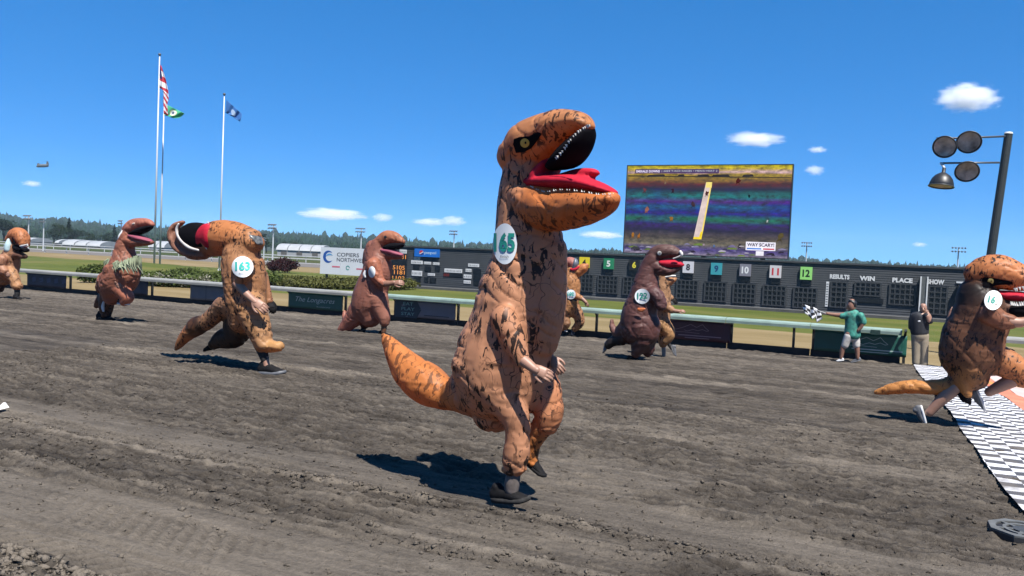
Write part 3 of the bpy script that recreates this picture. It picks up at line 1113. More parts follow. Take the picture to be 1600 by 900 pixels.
def screen_material():
    mt = bpy.data.materials.new('led_picture')
    mt.use_nodes = True
    n, l = mt.node_tree.nodes, mt.node_tree.links
    b = n['Principled BSDF']
    b.inputs['Base Color'].default_value = (0.01, 0.01, 0.012, 1)
    b.inputs['Roughness'].default_value = 0.5
    tc = n.new('ShaderNodeTexCoord')
    sp = n.new('ShaderNodeSeparateXYZ')
    l.new(tc.outputs['Generated'], sp.inputs[0])
    mp = n.new('ShaderNodeMapping')
    mp.inputs['Scale'].default_value = (2.2, 1, 11)
    l.new(tc.outputs['Generated'], mp.inputs[0])
    nz = n.new('ShaderNodeTexNoise')
    nz.inputs['Scale'].default_value = 1.6
    nz.inputs['Detail'].default_value = 9
    nz.inputs['Roughness'].default_value = 0.7
    l.new(mp.outputs[0], nz.inputs[0])
    ad = n.new('ShaderNodeMath')
    ad.operation = 'MULTIPLY_ADD'
    l.new(nz.outputs[0], ad.inputs[0])
    ad.inputs[1].default_value = 0.09
    l.new(sp.outputs[2], ad.inputs[2])
    cr = n.new('ShaderNodeValToRGB')
    e = cr.color_ramp.elements
    stops = [(0.0, (0.24, 0.21, 0.25)), (0.06, (0.10, 0.08, 0.20)), (0.12, (0.16, 0.14, 0.10)), (0.20, (0.07, 0.055, 0.045)), (0.27, (0.012, 0.008, 0.03)), (0.34, (0.035, 0.015, 0.11)), (0.40, (0.025, 0.13, 0.07)),
             (0.47, (0.05, 0.03, 0.20)), (0.54, (0.03, 0.10, 0.20)), (0.60, (0.09, 0.045, 0.17)), (0.66, (0.02, 0.15, 0.14)), (0.735, (0.006, 0.010, 0.03)), (0.80, (0.10, 0.018, 0.012)), (0.845, (0.24, 0.14, 0.02)),
             (0.90, (0.33, 0.24, 0.04)), (0.925, (0.60, 0.44, 0.46)), (0.97, (0.52, 0.42, 0.05)), (1.0, (0.48, 0.40, 0.05))]
    e[0].position, e[0].color = stops[0][0], (*stops[0][1], 1)
    e[1].position, e[1].color = 1.0, (*stops[-1][1], 1)
    for p, c in stops[1:-1]:
        k = e.new(p)
        k.color = (*c, 1)
    sb = n.new('ShaderNodeMath')
    sb.operation = 'SUBTRACT'
    l.new(ad.outputs[0], sb.inputs[0])
    sb.inputs[1].default_value = 0.045
    l.new(sb.outputs[0], cr.inputs[0])
    n2 = n.new('ShaderNodeTexNoise')
    n2.inputs['Scale'].default_value = 3.2
    n2.inputs['Detail'].default_value = 3
    l.new(tc.outputs['Generated'], n2.inputs[0])
    mr = n.new('ShaderNodeMapRange')
    mr.inputs[1].default_value = 0.5
    mr.inputs[2].default_value = 0.72
    mr.inputs[4].default_value = 0.5
    l.new(n2.outputs[0], mr.inputs[0])
    bw = n.new('ShaderNodeMapRange')   # purple blotches only in the middle band of the picture
    bw.inputs[1].default_value = 0.30
    bw.inputs[2].default_value = 0.42
    l.new(sp.outputs[2], bw.inputs[0])
    bw2 = n.new('ShaderNodeMapRange')
    bw2.inputs[1].default_value = 0.76
    bw2.inputs[2].default_value = 0.64
    l.new(sp.outputs[2], bw2.inputs[0])
    m1 = n.new('ShaderNodeMath')
    m1.operation = 'MULTIPLY'
    l.new(bw.outputs[0], m1.inputs[0])
    l.new(bw2.outputs[0], m1.inputs[1])
    m2 = n.new('ShaderNodeMath')
    m2.operation = 'MULTIPLY'
    l.new(m1.outputs[0], m2.inputs[0])
    l.new(mr.outputs[0], m2.inputs[1])
    mx = n.new('ShaderNodeMix')
    mx.data_type = 'RGBA'
    l.new(m2.outputs[0], mx.inputs[0])
    l.new(cr.outputs[0], mx.inputs[6])
    mx.inputs[7].default_value = (0.08, 0.015, 0.30, 1)
    n5 = n.new('ShaderNodeTexNoise')
    n5.inputs['Scale'].default_value = 9
    n5.inputs['Detail'].default_value = 8
    n5.inputs['Roughness'].default_value = 0.75
    mp5 = n.new('ShaderNodeMapping')
    mp5.inputs['Scale'].default_value = (2.0, 1, 2.6)
    l.new(tc.outputs['Generated'], mp5.inputs[0])
    l.new(mp5.outputs[0], n5.inputs[0])
    mr5 = n.new('ShaderNodeMapRange')
    mr5.inputs[1].default_value = 0.36
    mr5.inputs[2].default_value = 0.66
    mr5.inputs[3].default_value = 0.12
    mr5.inputs[4].default_value = 1.9
    l.new(n5.outputs[0], mr5.inputs[0])
    mx5 = n.new('ShaderNodeMix')
    mx5.data_type = 'RGBA'
    mx5.blend_type = 'MULTIPLY'
    mx5.inputs[0].default_value = 1
    l.new(mx.outputs[2], mx5.inputs[6])
    l.new(mr5.outputs[0], mx5.inputs[7])
    hs5 = n.new('ShaderNodeHueSaturation')
    hs5.inputs['Saturation'].default_value = 1.35
    l.new(mx5.outputs[2], hs5.inputs['Color'])
    l.new(hs5.outputs[0], b.inputs['Emission Color'])
    b.inputs['Emission Strength'].default_value = 0.42
    return mt


build(MB().box((vx0 + 0.06, VN - 0.1, vz0 + 0.06), (vx1 - 0.06, VN + 0.25, vz1 - 0.06)), 'picture', screen_material(), vs)
DKF = pm('screen_frame', (0.02, 0.03, 0.035), 0.5)
for lo, hi in (((vx0, VN - 0.14, vz0), (vx0 + 0.058, VN + 0.3, vz1)), ((vx1 - 0.058, VN - 0.14, vz0), (vx1, VN + 0.3, vz1)), ((vx0 + 0.059, VN - 0.14, vz0), (vx1 - 0.059, VN + 0.3, vz0 + 0.058)), ((vx0 + 0.059, VN - 0.14, vz1 - 0.058), (vx1 - 0.059, VN + 0.3, vz1))):
    build(MB().box(lo, hi), 'frame', DKF, vs)
for f in (0.15, 0.5, 0.85):
    x = vx0 + VW * f
    build(MB().box((x - 0.15, VN + 0.31, -0.1), (x + 0.15, VN + 0.6, vz1 - 0.5)), 'support', POST, vs)


def vq(pts, col, y, name='picture_detail', em=1.0):
    mb = MB()
    mb.v = [(vx0 + VW * a, VN - y, vz0 + VH * b) for a, b in pts]
    mb.f = [tuple(range(len(pts)))]
    return build(mb, name, pm('px_%d_%d_%d' % tuple(int(c * 100) for c in col), (0.01, 0.01, 0.01), 0.5) if False else glow(col, em), vs)


def glow(col, em=1.0):
    key = 'glow_%d_%d_%d' % tuple(int(c * 1000) for c in col)
    if key in MATS:
        return MATS[key]
    mt = pm(key, col, 0.5, 0.2, 2.5, emit=em * 1.1)
    mt.node_tree.nodes['Principled BSDF'].inputs['Specular IOR Level'].default_value = 0
    return mt


vq([(0.44, 0.185), (0.49, 0.185), (0.535, 0.805), (0.50, 0.805)], (0.42, 0.33, 0.30), 0.104)
vq([(0.44, 0.185), (0.49, 0.185), (0.496, 0.27), (0.483, 0.27), (0.475, 0.21), (0.443, 0.21)], (0.55, 0.40, 0.02), 0.108)
vq([(0.487, 0.25), (0.496, 0.25), (0.537, 0.805), (0.53, 0.805)], (0.56, 0.42, 0.10), 0.107)
vq([(0.50, 0.75), (0.535, 0.75), (0.537, 0.81), (0.502, 0.81)], (0.54, 0.43, 0.12), 0.109)
# small running figures in the picture
for i, (a, b_, s, c) in enumerate(((0.12, 0.72, 0.05, (0.16, 0.05, 0.06)), (0.30, 0.72, 0.05, (0.05, 0.02, 0.03)), (0.14, 0.50, 0.06, (0.30, 0.12, 0.09)), (0.30, 0.41, 0.06, (0.32, 0.15, 0.03)), (0.43, 0.57, 0.05, (0.07, 0.04, 0.05)),
                                   (0.51, 0.69, 0.05, (0.08, 0.02, 0.02)), (0.69, 0.83, 0.06, (0.08, 0.015, 0.015)), (0.87, 0.40, 0.03, (0.45, 0.45, 0.42)), (0.945, 0.24, 0.08, (0.12, 0.09, 0.03)), (0.06, 0.21, 0.05, (0.36, 0.15, 0.03)), (0.10, 0.205, 0.05, (0.33, 0.13, 0.03)),
                                   (0.76, 0.66, 0.03, (0.02, 0.02, 0.03)), (0.505, 0.13, 0.025, (0.4, 0.3, 0.35)), (0.57, 0.12, 0.03, (0.12, 0.2, 0.4)), (0.72, 0.13, 0.05, (0.04, 0.03, 0.04)), (0.25, 0.80, 0.03, (0.25, 0.18, 0.12)))):
    pts = []
    for k in range(9):
        an = 2 * math.pi * k / 9
        r_ = s * 0.42 * random.uniform(0.45, 1.3)
        pts.append((a + r_ * 0.55 * math.cos(an), b_ + r_ * 1.3 * math.sin(an)))
    c = tuple(q * 0.55 for q in c)
    vq(pts, c, 0.110 + 0.0005 * i)
    vq([(a - s * 0.25, b_ - s * 0.85), (a - s * 0.05, b_ - s * 0.5), (a + s * 0.08, b_ - s * 0.5), (a + s * 0.2, b_ - s * 0.9), (a + s * 0.1, b_ - s * 0.3), (a - s * 0.1, b_ - s * 0.3)], tuple(x * 0.7 for x in c), 0.120 + 0.0005 * i)
# tents and cars along the foot of the picture
for i in range(60):
    a = random.uniform(0.02, 0.97)
    b_ = random.uniform(0.02, 0.135) if a > 0.28 else random.uniform(0.02, 0.09)
    s = random.uniform(0.008, 0.03)
    c = random.choice([(0.20, 0.18, 0.27), (0.13, 0.12, 0.19), (0.28, 0.26, 0.28), (0.09, 0.13, 0.03), (0.02, 0.016, 0.025), (0.03, 0.03, 0.035), (0.12, 0.10, 0.20)])
    hh = s * random.uniform(0.5, 1.1)
    pts = [(a - s, b_ - hh * 0.5), (a + s, b_ - hh * 0.45), (a + s * random.uniform(0.6, 1), b_ + hh * 0.2), (a + s * random.uniform(-.3, .3), b_ + hh * random.uniform(0.4, 0.9)), (a - s * random.uniform(0.6, 1), b_ + hh * 0.15)]
    pts = [(min(0.985, max(0.012, p)), max(0.015, q)) for p, q in pts]
    vq(pts, c, 0.126 + 0.0003 * i)
for i, (a0, a1) in enumerate(((0.13, 0.25), (0.32, 0.37), (0.44, 0.52), (0.53, 0.64), (0.71, 0.78))):
    vq([(a0, 0.865), (a1, 0.87), (a1 - 0.01, 0.895), (a0 + 0.01, 0.89)], (0.02, 0.018, 0.02), 0.105 + 0.0004 * i)
vq([(0.01, 0.873), (0.99, 0.853), (0.99, 0.862), (0.01, 0.885)], (0.03, 0.025, 0.02), 0.1035)
o = vq([(0.055, 0.905), (0.575, 0.905), (0.575, 0.953), (0.055, 0.953)], (0.05, 0.03, 0.08), 0.145, 'caption_bar')
LIL = glow((0.55, 0.48, 0.58))
sign_text(vs, "EMERALD DOWNS", vx0 + VW * 0.137, vz0 + VH * 0.929, VN - 0.15, VW * 0.15, 0.16, LIL, 0.02)
sign_text(vs, "| 2024 T-REX RACES \u2022 MEN'S HEAT 2", vx0 + VW * 0.395, vz0 + VH * 0.929, VN - 0.15, VW * 0.34, 0.15, glow((0.35, 0.36, 0.36)), 0.0)
vq([(0.755, 0.085), (0.925, 0.085), (0.925, 0.175), (0.755, 0.175)], (0.55, 0.53, 0.58), 0.146, 'caption_bar')
sign_text(vs, "WAY SCARY!", vx0 + VW * 0.84, vz0 + VH * 0.145, VN - 0.152, VW * 0.155, 0.22, glow((0.03, 0.02, 0.04)), 0.03)
vq([(0.762, 0.095), (0.845, 0.095), (0.845, 0.11), (0.762, 0.11)], (0.05, 0.14, 0.4), 0.150)
vq([(0.855, 0.095), (0.918, 0.095), (0.918, 0.11), (0.855, 0.11)], (0.4, 0.05, 0.06), 0.150)
vq([(0.815, 0.03), (0.86, 0.03), (0.86, 0.078), (0.815, 0.078)], (0.5, 0.48, 0.5), 0.147)

# ------------------------------------------------------------------ flag poles and flags
POLEW = pm('white_pole', (0.70, 0.71, 0.72), 0.4, 0.05)


def flagpole(top, base_y, D, label, rad=0.09):
    t = PD(top[0], top[1], D)
    mb = MB()
    mb.cyl((t.x, t.y, -0.1), (t.x, t.y, t.z), rad, rad * 0.55, 12)
    r = empty('flagpole', (t.x, t.y, 0))
    tag(r, label, 'flagpole', 'flagpoles in the infield')
    build(mb, 'mast', POLEW, r, smooth=True)
    mb = MB()
    for j in range(7):
        a = math.pi * j / 6
        for i in range(10):
            mb.v.append((t.x + 0.13 * math.sin(a) * math.cos(i * .6283), t.y + 0.13 * math.sin(a) * math.sin(i * .6283), t.z + 0.1 - 0.13 * math.cos(a)))
    for j in range(6):
        for i in range(10):
            mb.f.append((j * 10 + i, j * 10 + (i + 1) % 10, (j + 1) * 10 + (i + 1) % 10, (j + 1) * 10 + i))
    build(mb, 'ball_finial', pm('dark_finial', (0.12, 0.12, 0.13), 0.4), r, smooth=True)
    mb = MB().cyl((t.x, t.y, -0.05), (t.x, t.y, 0.25), rad * 2.2, rad * 1.3, 12)
    build(mb, 'collar', POLEW, r)
    return t


FD = 70.0
t1 = flagpole((249.5, 87), 422, FD, 'tallest white flagpole, flying the striped flag')
t2 = flagpole((256.5, 160), 422, FD + 2.5, 'white flagpole close behind the tallest one, flying a green flag', 0.085)
t3 = flagpole((350.5, 149), 424, FD + 3, 'white flagpole with blue flag, standing right of the paired poles', 0.085)


def flag_mesh(outline, D, nu=28, nv=18, fold=0.12, folds=3.0):
    """hanging cloth: outline rows are (left px, right px, y px) from hoist top to the lowest hem"""
    mb = MB()
    uv = []
    rows = len(outline)
    for j in range(nv + 1):
        t = j / nv * (rows - 1)
        k = min(int(t), rows - 2)
        f = t - k
        a, b = outline[k], outline[k + 1]
        for i in range(nu + 1):
            u = i / nu
            p0 = [a[q] + (b[q] - a[q]) * f for q in range(4)]
            x = p0[0] + (p0[2] - p0[0]) * u
            y = p0[1] + (p0[3] - p0[1]) * u
            dd = fold * math.sin(u * math.pi * 2 * folds + j * 0.25) * (0.3 + 0.7 * u)
            p = PD(x, y, D + dd)
            mb.v.append(tuple(p))
            uv.append((u, 1 - j / nv))
    for j in range(nv):
        for i in range(nu):
            a = j * (nu + 1) + i
            mb.f.append((a, a + 1, a + nu + 2, a + nu + 1))
    return mb, uv


def flag_obj(name, outline, D, mt, label, fold=0.15, folds=3.0):
    mb, uv = flag_mesh(outline, D, fold=fold, folds=folds)
    c = Vector(mb.v[0])
    mb.v = [tuple(Vector(p) - c) for p in mb.v]
    me = mb.mesh(name)
    at = me.attributes.new('cloth_uv', 'FLOAT_VECTOR', 'POINT')
    at.data.foreach_set('vector', [q for u in uv for q in (u[0], u[1], 0)])
    o = link(name, me, mt, smooth=True)
    o.location = c
    tag(o, label, 'flag', 'flags in the infield')
    s = o.modifiers.new('s', 'SOLIDIFY')
    s.thickness = 0.01
    return o


def flag_material(name, kind):
    mt = bpy.data.materials.new(name)
    mt.use_nodes = True
    n, l = mt.node_tree.nodes, mt.node_tree.links
    b = n['Principled BSDF']
    b.inputs['Roughness'].default_value = 0.7
    at = n.new('ShaderNodeAttribute')
    at.attribute_name = 'cloth_uv'
    sp = n.new('ShaderNodeSeparateXYZ')
    l.new(at.outputs['Vector'], sp.inputs[0])

    def math_(op, a, bb):
        q = n.new('ShaderNodeMath')
        q.operation = op
        for i, v in enumerate((a, bb)):
            if hasattr(v, 'type'):
                l.new(v, q.inputs[i])
            else:
                q.inputs[i].default_value = v
        return q.outputs[0]

    def mix(f, a, bb):
        q = n.new('ShaderNodeMix')
        q.data_type = 'RGBA'
        l.new(f, q.inputs[0])
        for i, v in ((6, a), (7, bb)):
            if hasattr(v, 'type'):
                l.new(v, q.inputs[i])
            else:
                q.inputs[i].default_value = (*v, 1)
        return q.outputs[2]
    if kind == 'stripes':
        st = math_('GREATER_THAN', math_('FRACT', math_('MULTIPLY', sp.outputs[1], 6.5), 0.0), 0.5)
        col = mix(st, (0.55, 0.03, 0.05), (0.78, 0.76, 0.76))
        can = math_('MULTIPLY', math_('LESS_THAN', sp.outputs[0], 0.42), math_('GREATER_THAN', sp.outputs[1], 0.80))
        col = mix(can, col, (0.02, 0.03, 0.14))
    elif kind == 'seal':
        dx = math_('SUBTRACT', sp.outputs[0], 0.5)
        dy = math_('MULTIPLY', math_('SUBTRACT', sp.outputs[1], 0.5), 0.65)
        r2 = math_('ADD', math_('MULTIPLY', dx, dx), math_('MULTIPLY', dy, dy))
        col = mix(math_('LESS_THAN', r2, 0.035), (0.06, 0.40, 0.22), (0.62, 0.58, 0.30))
        col = mix(math_('LESS_THAN', r2, 0.022), col, (0.70, 0.74, 0.66))
        col = mix(math_('LESS_THAN', r2, 0.005), col, (0.10, 0.12, 0.20))
    else:
        dx = math_('SUBTRACT', sp.outputs[0], 0.5)
        dy = math_('MULTIPLY', math_('SUBTRACT', sp.outputs[1], 0.5), 0.65)
        r2 = math_('ADD', math_('MULTIPLY', dx, dx), math_('MULTIPLY', dy, dy))
        col = mix(math_('LESS_THAN', r2, 0.02), (0.03, 0.13, 0.36), (0.35, 0.45, 0.58))
    l.new(col, b.inputs['Base Color'])
    tr = n.new('ShaderNodeBsdfTranslucent')
    l.new(col, tr.inputs[0])
    ms = n.new('ShaderNodeMixShader')
    ms.inputs[0].default_value = 0.3
    l.new(b.outputs[0], ms.inputs[1])
    l.new(tr.outputs[0], ms.inputs[2])
    l.new(ms.outputs[0], n['Material Output'].inputs[0])
    return mt


flag_obj('striped_flag', [(249.5, 100, 252.5, 104), (249.3, 118, 259, 124), (249.2, 137, 263, 143), (255, 140, 263.5, 155), (255.5, 152, 261.5, 162), (255.5, 164, 262, 176), (256, 178, 263, 181)], FD, flag_material('striped_cloth', 'stripes'), 'limp red and white striped flag on the tallest pole', 0.12, 1.5)
flag_obj('green_flag', [(257.5, 162, 288, 177), (257.5, 168, 287, 179), (257, 175, 281, 184), (257, 180, 272, 185)], FD + 2.5, flag_material('green_cloth', 'seal'), 'green flag with pale round seal below the striped flag', 0.12, 2)
flag_obj('blue_flag', [(354, 156, 378, 178), (353.5, 162, 377, 184), (353, 170, 375, 190), (352.5, 176, 366, 184)], FD + 3, flag_material('blue_cloth', 'blue'), 'limp blue flag on the right hand flagpole', 0.16, 2.5)

# ------------------------------------------------------------------ lamp pole at the right
LN = 28.5
lp_top = PN(1576, 209, LN)
lp_low = PN(1548, 400, LN)
dirv = (lp_top - lp_low).normalized()
lp_base = lp_low + dirv * ((-0.1 - lp_low.z) / dirv.z)
lr = empty('floodlight_pole', (lp_base.x, lp_base.y, 0))
tag(lr, 'leaning dark pole with four round floodlights, right of the screen', 'light pole')
DPOLE = pm('dark_steel_pole', (0.05, 0.058, 0.052), 0.5, 0.2)
build(MB().cyl(lp_base, lp_top, 0.135, 0.115, 16), 'mast', DPOLE, lr, smooth=False)
build(MB().cyl(lp_top, lp_top + dirv * 0.05, 0.125, 0.10, 16), 'cap', pm('white_cap', (0.75, 0.76, 0.75), 0.5), lr)
LENS = pm('lamp_lens', (0.55, 0.46, 0.40), 0.12, 0.7, 3.5)
HOUS = pm('lamp_housing', (0.03, 0.03, 0.033), 0.45)
ALU = pm('lamp_arm', (0.20, 0.21, 0.22), 0.4, 0.1, metal=0.6)
for pxs in (((1571, 213), (1490, 216), (1463, 216)), ((1562, 254), (1500, 254.5), (1469, 255))):
    pts = [PN(x, y, LN - 0.08) for x, y in pxs]
    build(MB().tube(pts, 0.03, 8), 'cross_arm', ALU, lr, smooth=True)
lamps = [(1476, 229.5, 16.6, (-0.25, -0.9, -0.35)), (1514, 222, 17, (-0.05, -0.92, -0.4)), (1511, 268, 16.6, (0.0, -0.85, -0.5)), (1470.5, 291, 17.5, (-0.10, -0.10, -0.98))]
for px, py, rp, d in lamps:
    c = PN(px, py, LN - 0.35)
    rr = rp * depth(c) / F
    d = Vector(d).normalized()
    u = d.orthogonal().normalized()
    v = d.cross(u)
    N = 28
    lamp_empty = None
    # bowl: rings from the rim back to the neck
    mb = MB()
    prof = [(1.0, 0.0), (1.02, -0.04), (0.98, -0.16), (0.86, -0.36), (0.62, -0.55), (0.34, -0.66), (0.16, -0.72), (0.15, -0.95)]
    if py > 280:
        prof = [(r_, h_ * 1.75) for r_, h_ in prof]
    for r_, h_ in prof:
        for k in range(N):
            a = 2 * math.pi * k / N
            mb.v.append(tuple(c + u * (rr * r_ * math.cos(a)) + v * (rr * r_ * math.sin(a)) + d * (rr * h_)))
    for j in range(len(prof) - 1):
        for k in range(N):
            mb.f.append((j * N + k, j * N + (k + 1) % N, (j + 1) * N + (k + 1) % N, (j + 1) * N + k))
    mb.f.append(tuple((len(prof) - 1) * N + k for k in range(N)))
    hsg = build(mb, 'floodlight', HOUS, lr, smooth=True)
    mb = MB()
    for r_, h_ in ((0.93, -0.03), (0.7, -0.10), (0.4, -0.2), (0.02, -0.25)):
        for k in range(N):
            a = 2 * math.pi * k / N
            mb.v.append(tuple(c + u * (rr * r_ * math.cos(a)) + v * (rr * r_ * math.sin(a)) + d * (rr * h_)))
    for j in range(3):
        for k in range(N):
            mb.f.append((j * N + k, j * N + (k + 1) % N, (j + 1) * N + (k + 1) % N, (j + 1) * N + k))
    build(mb, 'lens', LENS, hsg, smooth=True)
    mb = MB()
    pts = [c + u * (rr * 1.03 * math.cos(2 * math.pi * k / N)) + v * (rr * 1.03 * math.sin(2 * math.pi * k / N)) + d * (rr * 0.02) for k in range(N + 1)]
    mb.tube(pts, rr * 0.05, 6)
    build(mb, 'rim', pm('lamp_rim', (0.10, 0.10, 0.10), 0.4), hsg, smooth=True)
    nk = c - d * (rr * (1.6 if py > 280 else 0.9))
    arm = PN(px, 215 if py < 240 else 255, LN - 0.08)
    build(MB().tube([nk, (nk + arm) / 2 + Vector((0, 0.0, 0.03)), arm], 0.045 if px < 1473 and py > 250 else 0.03, 8), 'bracket', pm('white_cap', (0.7,) * 3) if (px < 1473 and py > 250) else ALU, hsg, smooth=True)

# ------------------------------------------------------------------ far stadium light towers
TW = pm('tower_steel', (0.55, 0.58, 0.60), 0.6)
for px, pt, D, wd, lab in ((45, 337, 130, 2.3, 'farthest left floodlight tower'), (68.5, 342, 140, 1.4, 'second floodlight tower from the left'), (190, 345, 150, 1.3, 'thin floodlight tower just left of the flagpoles'), (427.5, 351, 118, 1.9, 'floodlight tower right of runner 163'), (413, 372, 160, 1.2, 'short thin tower beside runner 163'),
                           (565, 357, 125, 2.3, 'floodlight tower above the white billboard'), (710, 361, 130, 1.9, 'floodlight tower between billboard runner and front runner'), (1261, 379, 120, 2.0, 'floodlight tower right of the video screen'), (1498, 387, 110, 2.4, 'floodlight tower left of the leaning pole')):
    t = PD(px, pt, D)
    r = empty('floodlight_tower', (t.x, t.y, 0))
    tag(r, lab, 'light tower', 'distant floodlight towers')
    build(MB().cyl((t.x, t.y, -0.1), (t.x, t.y, t.z), 0.13, 0.08, 8), 'mast', TW, r)
    wd *= 0.8
    for k in range(2):
        build(MB().box((t.x - wd / 2, t.y - 0.06, t.z - 0.06 - 0.5 * k), (t.x + wd / 2, t.y + 0.06, t.z - 0.5 * k)), 'crossbar', TW, r)
    for k in range(5):
        x = t.x - wd / 2 + wd * (k + 0.5) / 5
        for q in range(2):
            mb = MB().cyl((x, t.y - 0.1, t.z + 0.08 - 0.5 * q), (x, t.y - 0.45, t.z - 0.08 - 0.5 * q), 0.05, 0.11, 8)
            build(mb, 'floodlight', pm('tower_lamp', (0.22, 0.23, 0.24), 0.4), r)

# ------------------------------------------------------------------ far rails of the other stretch
RW = pm('far_white_rail', (0.66, 0.67, 0.66), 0.5)
for n_, lab in ((86.0, 'white inner rail of the far stretch'), (113.0, 'white outer rail of the far stretch beyond the bare soil')):
    r = empty('far_rail', (-80, n_, 0))
    tag(r, lab, 'rail')
    build(MB().box((-260, n_ - 0.06, 1.0), (60, n_ + 0.06, 1.14)), 'top_rail', RW, r)
    if n_ < 100:
        build(MB().box((-260, n_ - 0.04, 0.45), (60, n_ + 0.04, 0.53)), 'lower_rail', RW, r)
    me = MB().box((-0.06, 0.062, 0), (0.06, 0.16, 1.0)).mesh('post')
    for k in range(64):
        o = link('post', me, RW, r)
        o.location = (-260 + 5 * k + 80, 0, 0)

# ------------------------------------------------------------------ vegetation
def leaf_mat(name, c, var=0.45):
    mt = pm(name, c, 0.75, var, 1.6, trans=0.25, spec=0.2)
    return mt


def leaf_cloud(blobs, n, size, seed, drop=0.35):
    """many small leaf faces spread through ellipsoids (cx,cy,cz,rx,ry,rz)"""
    r = np.random.default_rng(seed)
    vol = np.array([b[3] * b[4] * b[5] for b in blobs]) ** 0.67
    idx = r.choice(len(blobs), n, p=vol / vol.sum())
    B = np.array(blobs)[idx]
    d = r.normal(size=(n, 3))
    d /= np.linalg.norm(d, axis=1)[:, None]
    rad = r.random(n) ** 0.45
    p = B[:, :3] + d * B[:, 3:] * (rad * r.uniform(0.8, 1.12, n))[:, None]
    s = size * r.uniform(0.5, 1.4, n)
    a = r.normal(size=(n, 3))
    a /= np.linalg.norm(a, axis=1)[:, None]
    b = np.cross(a, d + 0.7 * r.normal(size=(n, 3)))
    b /= np.linalg.norm(b, axis=1)[:, None] + 1e-9
    v = np.stack([p - a * s[:, None], p + b * s[:, None] * 0.55, p + a * s[:, None], p - b * s[:, None] * 0.55], 1).reshape(-1, 3)
    f = np.arange(4 * n).reshape(-1, 4)
    mb = MB()
    mb.v = [tuple(q) for q in v]
    mb.f = [tuple(int(i) for i in q) for q in f]
    return mb


BARK = pm('bark', (0.09, 0.07, 0.055), 0.9, 0.3, 6)
LEAF = [leaf_mat('leaf_dark', (0.022, 0.05, 0.022)), leaf_mat('leaf_mid', (0.04, 0.075, 0.026)), leaf_mat('leaf_conifer', (0.015, 0.038, 0.022))]


def tree_template(kind, seed):
    r = random.Random(seed)
    tk = MB()
    if kind == 2:
        tk.cyl((0, 0, 0), (0, 0, 1.0), 0.03, 0.004, 7)
        bl = []
        for k in range(11):
            z = 0.14 + 0.80 * k / 10
            w_ = 0.19 * (1.04 - z) + 0.012
            for q in range(3):
                a = r.random() * 6.28
                bl.append((w_ * 0.45 * math.cos(a), w_ * 0.45 * math.sin(a), z - 0.02 * r.random(), w_ * 0.75, w_ * 0.75, 0.05))
        cr = leaf_cloud(bl, 900, 0.035, seed)
    else:
        tk.cyl((0, 0, 0), (0.01, 0, 0.45), 0.035, 0.022, 8)
        bl = []
        for k in range(7):
            a = r.random() * 6.28
            z = r.uniform(0.42, 0.86)
            q = r.uniform(0.06, 0.24)
            e = (q * math.cos(a), q * math.sin(a), z)
            tk.cyl((0.01, 0, 0.4), e, 0.016, 0.005, 6)
            s = r.uniform(0.11, 0.19)
            bl.append((*e, s * 1.15, s * 1.15, s * 0.85))
        bl.append((0, 0, 0.6, 0.2, 0.2, 0.22))
        cr = leaf_cloud(bl, 900, 0.035, seed)
    return tk.mesh('trunk'), cr.mesh('crown')


TT = {}
for kind in (0, 1, 2):
    for sd in (1, 2, 3):
        TT[kind, sd] = tree_template(kind, sd * 10 + kind)


def tree(px, base, height, D, kind, sd, label, wide=1.0, group='trees beyond the far stretch'):
    p = PD(px, 400, D)
    r = empty('tree', (p.x, p.y, base))
    tag(r, label, 'tree', group)
    for me, nm, mt in zip(TT[kind, sd], ('trunk', 'crown'), (BARK, LEAF[kind])):
        o = bpy.data.objects.new(nm, me)
        COL.objects.link(o)
        if not me.materials:
            me.materials.append(mt)
        o.parent = r
        o.scale = (height * wide, height * wide, height)
        o.rotation_euler = (0, 0, (px * 1.7) % 6.28)


far_trees = [(-20, 14, 300, 0, 1), (6, 15, 290, 0, 2), (22, 12, 300, 1, 3), (34, 11, 310, 0, 1), (84, 11, 330, 0, 3), (95, 13, 320, 1, 1), (107, 17, 330, 2, 1), (118, 11, 330, 0, 2), (142, 9, 340, 1, 2), (165, 9, 330, 0, 3),
             (178, 14, 330, 2, 2), (203, 9, 340, 1, 1), (255, 9, 340, 0, 2), (268, 10, 330, 1, 3), (395, 15, 330, 2, 3), (404, 13, 320, 0, 1), (416, 10, 330, 1, 2), (442, 8, 330, 0, 3), (458, 8, 320, 1, 1), (474, 7, 320, 0, 2), (660, 8, 330, 0, 1), (690, 9, 330, 1, 2)]
seen = []
for i, (px, h_, D, kd, sd) in enumerate(far_trees):
    nm = ('dark broad tree', 'mid green bushy tree', 'slim dark conifer')[kd]
    where = 'at the far left' if px < 60 else 'left of the leaf skirted runner' if px < 185 else 'behind the flagpoles' if px < 300 else 'beside the floodlight tower by runner 163' if px < 480 else 'behind the tote board'
    rank = ['', 'second ', 'third ', 'fourth '][sum(1 for q in seen if q == (nm, where))]
    seen.append((nm, where))
    tree(px, 0, h_ * 0.66, D, kd, sd, '%s%s %s, counted from the left' % (rank or 'first ', nm, where), 1.25 if kd < 2 else 1.0)

# hedge banks, red bush and flowering shrub bed by the rail
def shrub(name, blobs, n, size, mt, label, cat, seed, extra=None):
    c = Vector((sum(b[0] for b in blobs) / len(blobs), sum(b[1] for b in blobs) / len(blobs), 0))
    r = empty(name, c)
    tag(r, label, cat)
    build(leaf_cloud(blobs, n, size, seed), 'foliage', mt, r)
    st = MB()
    for b in blobs[::2]:
        st.cyl((b[0], b[1], -0.05), (b[0], b[1], b[2]), 0.04, 0.02, 6)
    build(st, 'stems', BARK, r)
    if extra:
        build(extra, 'blossom', pm('blossom_white', (0.34, 0.32, 0.24), 0.7, 0.2, 9), r)
    return r


